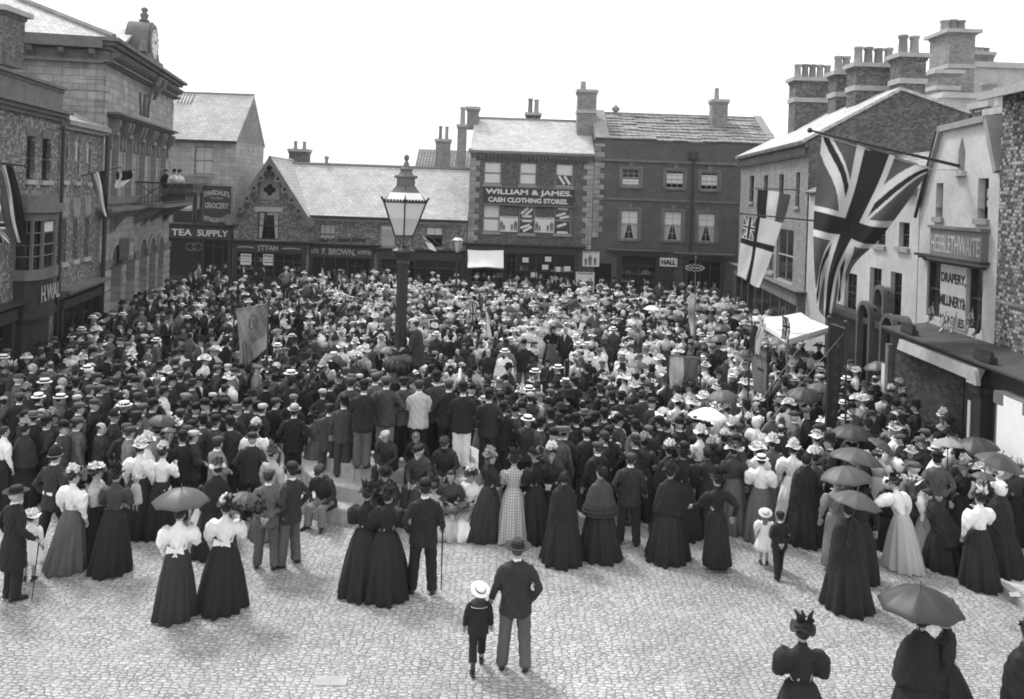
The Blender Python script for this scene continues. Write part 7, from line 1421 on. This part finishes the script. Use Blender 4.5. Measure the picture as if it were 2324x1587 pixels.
# ---------------- umbrellas through the crowd ----------------
US = '187,747,22,0 357,937,33,0 828,660,16,0 947,675,17,1 973,712,17,0 1066,680,17,0 1146,690,21,0 983,699,14,0 962,727,18,0 1296,676,18,0 1256,728,18,0 1478,692,20,2 1532,687,15,0 1577,694,22,1 1637,685,26,3 1677,689,18,0 1529,712,20,0 1601,714,20,0 1677,712,26,1 1640,736,22,0 1641,757,26,0 1446,817,28,1 1648,882,37,1 1605,923,45,2 1695,790,22,0 748,744,17,0 881,784,25,1 735,795,26,0 2003,817,33,1 2043,851,22,1 1806,790,27,1 1823,875,40,0 1853,865,30,1 1933,960,48,0 1958,982,34,1 1935,1014,60,1 1930,1056,58,1 1928,1111,57,1 2153,993,36,3 2225,989,50,0 2248,1021,52,1 2226,1068,27,1 372,968,18,1 635,742,14,1 1350,742,15,0 1750,700,15,0'
NEARN = ('above the mass of hats', 'between straw hats', 'over dark coats', 'over white blouses')
for k, s_ in enumerate(US.split()):
    x, y, hw, mt = [float(v) for v in s_.split(',')]; a, b = ab(x, y); Y = FPX*(1.98-HC)/b; X = a*Y/FPX; tx = radians(RNG.uniform(-10, 10)); ty = radians(RNG.uniform(-12, 12)); tx, ty = (0, .05) if mt == 2 else (tx, ty)
    if (x, y) in ((735., 795.), (1958., 982.)): ty = radians(30)
    umbrella((X, Y, 1.98), hw*Y/FPX*1.02, int(mt), None, (tx, ty), .85, rot=RNG.uniform(0, .8))
    if Y < 30 and not any(math.hypot(p_['x']-X, p_['y']-Y) < .35 for p_ in PEOPLE):
        person(X, Y, 0, face=math.degrees(math.atan2(-(1.5-X), 30-Y))+RNG.uniform(-20, 20), h=1.6, sex='f', hat=random.choice(['flower', 'feather', 'boater']), ht=random.choice('KDW'), hb='W', coat=random.choice(['puff', 'bodice']), ct=random.choice('KDWL'), low='skirt', lt='K', pose='brolly')
# ---------------- the rest of the crowd ----------------
FRONT = [(-80, 1190), (60, 1185), (330, 1165), (460, 1150), (640, 1110), (700, 1085), (1130, 1085), (1290, 1140), (1500, 1165), (1700, 1185), (1850, 1205), (1960, 1200), (2100, 1190), (2200, 1215), (2420, 1230)]
def inside(X, Y):
    px, py = PX(X, Y, 0)
    if py > np.interp(px, [q_[0] for q_ in FRONT], [q_[1] for q_ in FRONT]): return False
    if Y > 52.8 or not -60 < px < 2400: return False
    lw = -14.3 if Y < 29 else np.interp(Y, [29, 34, 47.6, 53], [-15, -15.6, -18.0, -19]); rw = np.interp(Y, [14, 27, 27.5, 35.5, 50, 54], [10.0, 10.3, 11.3, 11.4, 12.4, 13])
    if not lw+.5 < X < rw-.4: return False
    if math.hypot(X-LX, Y-LY) < 2.55: return False
    a = PX(X, Y, 0)
    if ((a[0]-1222)/78)**2+((a[1]-925)/72)**2 < 1: return False      # the open ring round the conductor
    if ((a[0]-1330)/60)**2+((a[1]-812)/14)**2 < 1: return False
    return True
pts = [(p_['x'], p_['y']) for p_ in PEOPLE]; cell = {}
def put(x, y): cell.setdefault((int(x//1), int(y//1)), []).append((x, y))
for q_ in pts: put(*q_)
def free(x, y, d):
    i, j = int(x//1), int(y//1)
    return all(math.hypot(x-a, y-b) >= d for di in (-1, 0, 1) for dj in (-1, 0, 1) for a, b in cell.get((i+di, j+dj), ()))
new = []; R_ = random.Random(5)
for _ in range(60000):
    Y = R_.uniform(16.8, 52.8); X = R_.uniform(-19, 13)
    if not inside(X, Y): continue
    fx, fy = PX(X, Y, 0)
    d = .58 if Y < 26 else .67
    if Y > 45: d = 1.15 if fx < 700 else .82
    if Y > 49.0: d = 1.3 if Y < 51.8 else .75
    if 46 < Y < 51.8 and 515 < fx < 660 and R_.random() < .9: continue
    if fx < 640 and Y > 40: d *= 1.25
    d *= 1+.32*sin(X*.9+1.3*sin(Y*.35))*sin(Y*.8+X*.3)
    if free(X, Y, d): put(X, Y); new.append((X, Y))
new.sort(key=lambda q_: q_[1])
def choose(X, Y):
    """who stands where: dark-hatted men at left and front, women and children in pale dress on the far and right side"""
    px = PX(X, Y, 1.6)[0]; t_ = 1/(1+math.exp(-((px-900)/170+(Y-26)/5))) if px < 2400 else .5
    sg_ = lambda v: 1/(1+math.exp(-v))
    t_ = .22+.6*sg_((Y-25)/2)*sg_((px-640)/80)
    if px > 1500 and Y < 25: t_ = max(t_, .5)
    if Y > 49: t_ = .35
    fem = R_.random() < t_; kid = R_.random() < (.35 if (24 < Y < 42 and px > 900) else .08)
    h = R_.gauss(1.6 if fem else 1.70, .05) if not kid else R_.uniform(1.1, 1.45)
    if fem: hat, ht, hb = R_.choice([('flower', 'W', 'W'), ('wide', 'W', 'W'), ('wide', 'W', 'W'), ('wide', 'S', 'W'), ('flower', 'S', 'W'), ('boater', 'W', 'K'), ('flower', 'K', 'W'), ('flower', 'D', 'M'), ('feather', 'K', 'D'), ('bonnet', 'K', 'D'), ('flower', 'L', 'M'), ('wide', 'D', 'W'), ('boater', 'S', 'D')])
    elif kid: hat, ht, hb = R_.choice([('cap', 'C', None), ('cap', 'M', None), ('cap', 'G', None), ('boater', 'W', 'K'), (None, 'K', None)])
    else: hat, ht, hb = R_.choice([('bowler', 'K', None)]*5+[('bowler', 'C', None), ('cap', 'C', None), ('cap', 'M', None), ('cap', 'G', None), ('cap', 'L', None), ('cap', 'K', None), ('boater', 'W', 'K'), ('top', 'K', None), ('fedora', 'D', None), (None, 'K', None)])
    ct = R_.choice('WWWWWWLLGMKD' if t_ > .6 else 'WWWLLMKKD' if t_ > .45 else 'WLMKKKDC') if fem else R_.choice('KKKDDDCCMMG')
    f0 = math.degrees(math.atan2(-(1.5-X), 30-Y))
    return dict(h=h, sex='f' if fem else 'm', child=kid, hat=hat, ht=ht, hb=hb, ct=ct, lt=R_.choice('KDCM') if not (fem and ct == 'W' and R_.random() < .45) else 'W', face=f0+R_.gauss(0, 30), yaw=R_.choice([-.5, 0, 0, .5]), hair=R_.choice(['short', 'short', 'beard']) if not fem else ('long' if kid else 'bun'), hc=R_.choice('DDDMML' if not kid else 'MLLD'))
NMAX = 298; mass = []
for (X, Y) in new:
    c = choose(X, Y); c['h'] *= R_.uniform(.94, 1.04)
    if len(PEOPLE) < NMAX:
        fem = c['sex'] == 'f'
        person(X, Y, 0, coat=(R_.choice(['puff', 'blouse', 'bodice', 'cape'] if c['ct'] in 'KDCM' else ['puff', 'blouse']) if fem else 'jacket'), low='skirt' if fem else 'trousers', pose=R_.choice(['down', 'front', 'pocket'] if not fem else ['down', 'front']), **c)
    else: mass.append((X, Y, 0., c))
# ---- everyone farther off: one mass, light figures with hats, coats and faces
def lite(c, R_):
    """low-detail figure: list of (V, F, tone)"""
    h = c['h']; s_ = h/1.735; L = []; fem = c['sex'] == 'f'; T = {**TN, 'S': .55}; ct, lt = T[c['ct']]*R_.uniform(.7, 1.12), T[c['lt']]*R_.uniform(.7, 1.3); hsc = R_.uniform(.88, 1.16); hs = 1+.4*(c['child'])*(1-h/1.7)*2
    if fem: L.append((*loft([(0,-.03,.02,.36,.4),(0,-.02,.6,.26,.26),(0,0,.95,.19,.17),(0,0,1.08,.125,.1)], 10), lt)); L.append((*loft([(0,0,1.04,.13,.1),(0,.02,1.24,.17,.14),(0,0,1.36,.18,.12),(0,0,1.45,.07,.06),(0,0,1.5,.055,.055)], 10), ct)); rs = (.1, .12, .06, .04)
    else: L.append((*loft([(-.09,0,.02,.07,.09),(-.09,0,.5,.08,.08),(-.08,0,.9,.1,.11)], 7), lt)); L.append((*loft([(.09,0,.02,.07,.09),(.09,0,.5,.08,.08),(.08,0,.9,.1,.11)], 7), lt)); L.append((*loft([(0,0,.78,.2,.155),(0,0,1.05,.18,.13),(0,0,1.3,.205,.14),(0,0,1.4,.18,.11),(0,0,1.47,.08,.08),(0,0,1.5,.06,.065)], 10), ct)); rs = (.07, .066, .055, .045)
    ps = R_.choice(['down', 'down', 'front', 'hips', 'raise' if R_.random() < .25 else 'pocket'])
    for (s0, e, w_, side) in arms(ps): L.append((*tube([s0, s0*.5+e*.5, e, w_], rs, 6), ct)); L.append((*ball(w_+(w_-e)*.2, .038, 5, 4), .4))
    if not fem and R_.random() < .6: L.append((*loft([(0, 0, 1.46, .068, .072), (0, 0, 1.51, .058, .062)], 8), .75)); L.append((*loft([(0, .12, 1.25, .02, .02), (0, .1, 1.42, .045, .03), (0, .04, 1.49, .05, .04)], 6), .7))
    def hd(V): V = np.array(V, float)*hs; a = c['yaw']; x, y = V[:, 0].copy(), V[:, 1].copy(); V[:, 0] = x*cos(a)-y*sin(a); V[:, 1] = x*sin(a)+y*cos(a); V[:, 2] += 1.5; return V
    V, F = loft([(0,.01,-.02,.045,.05),(0,.02,.02,.052,.066),(0,.008,.07,.067,.09),(0,0,.12,.073,.098),(0,-.005,.18,.07,.09),(0,-.01,.23,.03,.04)], 8); L.append((hd(V), F, .4*R_.uniform(.85, 1.1)))
    V, F = ball((0, -.03, .135), (.08, .085, .1), 8, 5); L.append((hd(V), F, {'D': .025, 'M': .07, 'L': .22, 'W': .5}[c['hc']]))
    V, F = ball((0, .078, .125), (.045, .02, .012), 6, 3); L.append((hd(V), F, .12))
    if fem and c['child']: V, F = loft([(0,-.08,-.15,.05,.03),(0,-.08,.1,.08,.05)], 7); L.append((hd(V), F, .07))
    if c['hat']:
        n0 = len(L); z = .165; b = T[c['ht']]*R_.uniform(.85, 1.15) if c['ht'] in 'WLS' else T[c['ht']]; k = c['hat']; hb = T[c['hb'] or 'K']
        if k in ('bowler', 'helmet', 'fedora'): L.append((*(lambda V, F: (hd(V), F))(*loft([(0,0,z-.005,.148,.17),(0,0,z+.008,.145,.165),(0,0,z+.01,.096,.112),(0,0,z+.08,.092,.108),(0,0,z+.125,.05,.06)], 10)), b))
        elif k == 'cap': L.append((*(lambda V, F: (hd(V), F))(*loft([(0,.03,z-.015,.08,.125),(0,.02,z+.03,.105,.125),(0,-.005,z+.075,.07,.09)], 9)), b))
        elif k == 'top': L.append((*(lambda V, F: (hd(V), F))(*loft([(0,0,z-.005,.125,.145),(0,0,z+.006,.12,.14),(0,0,z+.01,.09,.1),(0,0,z+.16,.095,.105)], 10)), b))
        elif k == 'boater': L.append((*(lambda V, F: (hd(V), F))(*loft([(0,0,z-.005,.155,.17),(0,0,z+.008,.155,.17),(0,0,z+.01,.095,.11),(0,0,z+.08,.09,.105)], 12)), b)); L.append((*(lambda V, F: (hd(V), F))(*loft([(0,0,z+.012,.098,.113),(0,0,z+.05,.096,.11)], 10)), .02))
        elif k == 'bonnet': L.append((*(lambda V, F: (hd(V), F))(*ball((0,-.03,.15), (.1,.1,.11), 8, 5)), b))
        else:
            V, F = loft([(0,0,z,.2,.19),(0,0,z+.012,.19,.18),(0,0,z+.015,.1,.11),(0,0,z+.06,.085,.09)], 12); V[:, 2] += .03*np.sin(np.arctan2(V[:, 1], V[:, 0])*3+R_.uniform(0, 6))*np.hypot(V[:, 0], V[:, 1])/.2; L.append((hd(V), F, b)); L.append((*(lambda V, F: (hd(V), F))(*petals((0,0,z+.09), (.1,.1,.045), 26, np.random.RandomState(R_.randrange(9)), .03)), hb)); L.append((*(lambda V, F: (hd(V), F))(*petals((0,0,z+.08), (.1,.11,.03), 14, np.random.RandomState(R_.randrange(9)), .03)), .06))
    if c['hat']:
        for k_ in range(n0, len(L)): v_ = L[k_][0]; v_[:, :2] *= hsc
    if fem and R_.random() < .3: L.append((*loft([(0, .14, 1.12, .1, .04), (0, .16, 1.3, .12, .05), (0, .1, 1.42, .06, .04)], 7), .75))
    return [(V*s_, F, t_) for V, F, t_ in L]
for (X, Y, z) in BALC+WINPEOPLE+[SEAT_BAY]:
    c = choose(X, Y); c.update(face=-120, child=False, h=1.62, sex='f' if R_.random() < .7 else 'm'); c['ct'] = 'W' if c['sex'] == 'f' else 'K'; mass.append((X, Y, z, c))
AV = []; AF = []; AT = []; base = 0
for (X, Y, z, c) in mass:
    a = radians(c['face']); ca, sa = cos(a), sin(a)
    for V, F, t_ in lite(c, R_):
        x, y = V[:, 0]*ca-V[:, 1]*sa+X, V[:, 0]*sa+V[:, 1]*ca+Y; AV.append(np.stack([x, y, V[:, 2]+z], 1)); AF += [tuple(i_+base for i_ in q_) for q_ in F]; AT.append(np.full(len(V), t_)); base += len(V)
AV = np.concatenate(AV); AT = np.concatenate(AT); me = mesh('crowd', AV, AF); at_ = me.attributes.new('tone', 'FLOAT_COLOR', 'POINT'); cc = np.ones((len(AV), 4)); cc[:, :3] = AT[:, None]; at_.data.foreach_set('color', cc.ravel()); me.materials.append(CROWDM)
o = bpy.data.objects.new('crowd', me); COL.objects.link(o); o['kind'] = 'stuff'; o['label'] = 'dense far crowd of men in dark hats and women and children in white filling the square'
print('PEOPLE', len(PEOPLE), 'mass', len(mass), 'verts', len(AV))

# ---- thin summer haze: one box round the whole scene
hm = bpy.data.materials.new('air'); hm.use_nodes = True; t = hm.node_tree; t.nodes.remove(t.nodes['Principled BSDF']); v = t.nodes.new('ShaderNodeVolumePrincipled'); v.inputs['Color'].default_value = (.9, .9, .9, 1); v.inputs['Density'].default_value = .0004; v.inputs['Anisotropy'].default_value = .3
t.links.new(v.outputs[0], t.nodes['Material Output'].inputs['Volume']); m = MB(); m.box(-420, 420, -70, 720, -1.5, 26); o = m.build('haze', hm, uv=False); o['kind'] = 'stuff'
S.cycles.volume_bounces = 0; S.cycles.volume_step_rate = 10
o = MB(); g_ = G(2302, 1352, .115); o.prism([(g_[0]-.09, g_[1]-.05, .12), (g_[0]+.08, g_[1]-.07, .13), (g_[0]+.1, g_[1]+.06, .16), (g_[0]-.05, g_[1]+.08, .125)], (0, 0, .004)); o = o.build('paper_scrap', PAPER, uv=False); props(o, 'crumpled white scrap of paper lying on the kerb at right', 'paper')
# ---------------- labels that single out each person and umbrella ----------------
LM = [((571, 770), 'the round-emblem banner'), ((913, 640), "the lamp's column"), ((905, 1000), 'the stone steps'), ((1895, 850), 'the tall dark banner'), ((1790, 735), 'the striped awning'), ((1605, 928), 'the big white parasol'), ((1552, 840), 'the two-tone banner'), ((2285, 960), 'the white blind'), ((90, 700), 'the bay window'), ((300, 640), 'the arcaded doorways'), ((1727, 835), 'the narrow lettered banner'), ((1932, 1020), 'the stacked umbrellas'), ((140, 1010), 'the spiked helmet'), ((412, 1100), 'the nearest grey parasol'), ((1214, 905), 'the open ring'), ((1072, 710), 'the small union flag'), ((1570, 715), 'the tall pale pennant'), ((357, 935), 'the tilted umbrella'), ((1446, 817), 'the mid-crowd grey umbrella'), ((1475, 695), 'the small white parasol'), ((745, 1090), 'the bearded step-sitter'), ((1442, 1030), 'the front-row capped man'), ((2003, 820), 'the pair of wall umbrellas'), ((1648, 885), 'the wide grey umbrella')]
TWD = dict(K='black', D='dark', C='charcoal', M='mid-grey', G='light-grey', L='pale', W='white', S='straw-coloured')
def look(d):
    n_ = ('girl' if d['sex'] == 'f' else 'boy') if d['child'] else ('woman' if d['sex'] == 'f' else 'man')
    ht = ('bareheaded '+n_) if not d['hat'] else None; g_ = {'cape': 'cape', 'shawl': 'shawl', 'jacket': 'coat', 'frock': 'coat', 'puff': 'puffed blouse', 'blouse': 'blouse', 'bodice': 'bodice'}[d['coat']]
    return (ht+' in ' if ht else n_+' in '+TWD[d['ht']]+' '+{'boater': 'boater', 'bowler': 'bowler', 'cap': 'cap', 'wide': 'wide hat', 'fedora': 'felt hat'}.get(d['hat'], HATW.get(d['hat'], 'hat'))+' and ')+TWD[d['ct']]+' '+g_
def short(d):
    if d['label'] is None or True:
        n_ = ('girl' if d['sex'] == 'f' else 'boy') if d['child'] else ('woman' if d['sex'] == 'f' else 'man')
        return 'a '+(('bareheaded ' if not d['hat'] else TWD[d['ht']]+'-hatted ')+n_)
def rel(a, b): 
    dx, dy = a[0]-b[0], a[1]-b[1]
    return ('left of ' if dx < 0 else 'right of ') if abs(dx) > abs(dy)*.8 else ('behind ' if dy < 0 else 'in front of ')
used = {d['label'] for d in PEOPLE if d['label']}
def unique(px, base, self_, fam):
    lms = sorted(LM, key=lambda l: math.hypot(l[0][0]-px[0], l[0][1]-px[1]))[:4]; nb = sorted([d for d in PEOPLE if d is not self_ and math.hypot(d['px'][0]-px[0], d['px'][1]-px[1]) > 6], key=lambda d: math.hypot(d['px'][0]-px[0], d['px'][1]-px[1]))[:9]
    for lm in lms[:2]:
        for d in nb:
            for s_ in (base+', '+rel(px, d['px'])+short(d)+', '+rel(px, lm[0])+lm[1],):
                if len(s_.replace(',', '').split()) <= 16 and s_ not in used: used.add(s_); return s_
        s_ = base+', '+rel(px, lm[0])+lm[1]
        if len(s_.split()) <= 16 and s_ not in used: used.add(s_); return s_
    for lm in lms:
        for lm2 in lms:
            s_ = base.split(' and ')[0]+' '+rel(px, lm[0])+lm[1]+' and '+rel(px, lm2[0])+lm2[1]
            if lm is not lm2 and len(s_.split()) <= 16 and s_ not in used: used.add(s_); return s_
    return base
for d in PEOPLE:
    if not d['label']: d['o']['label'] = unique(d['px'], look(d), d, 0)
for u in UMBS:
    if not u['o'].get('label'): u['o']['label'] = unique(u['px'], ['black umbrella', 'dark grey umbrella', 'white parasol', 'pale parasol'][u['mat']], None, 1)
# ---------------- each lettered label stays within sixteen words ----------------
for o in S.objects:
    l = o.get('label')
    if l and len(l.split()) > 16: print('LONG', o.name, len(l.split()), l)
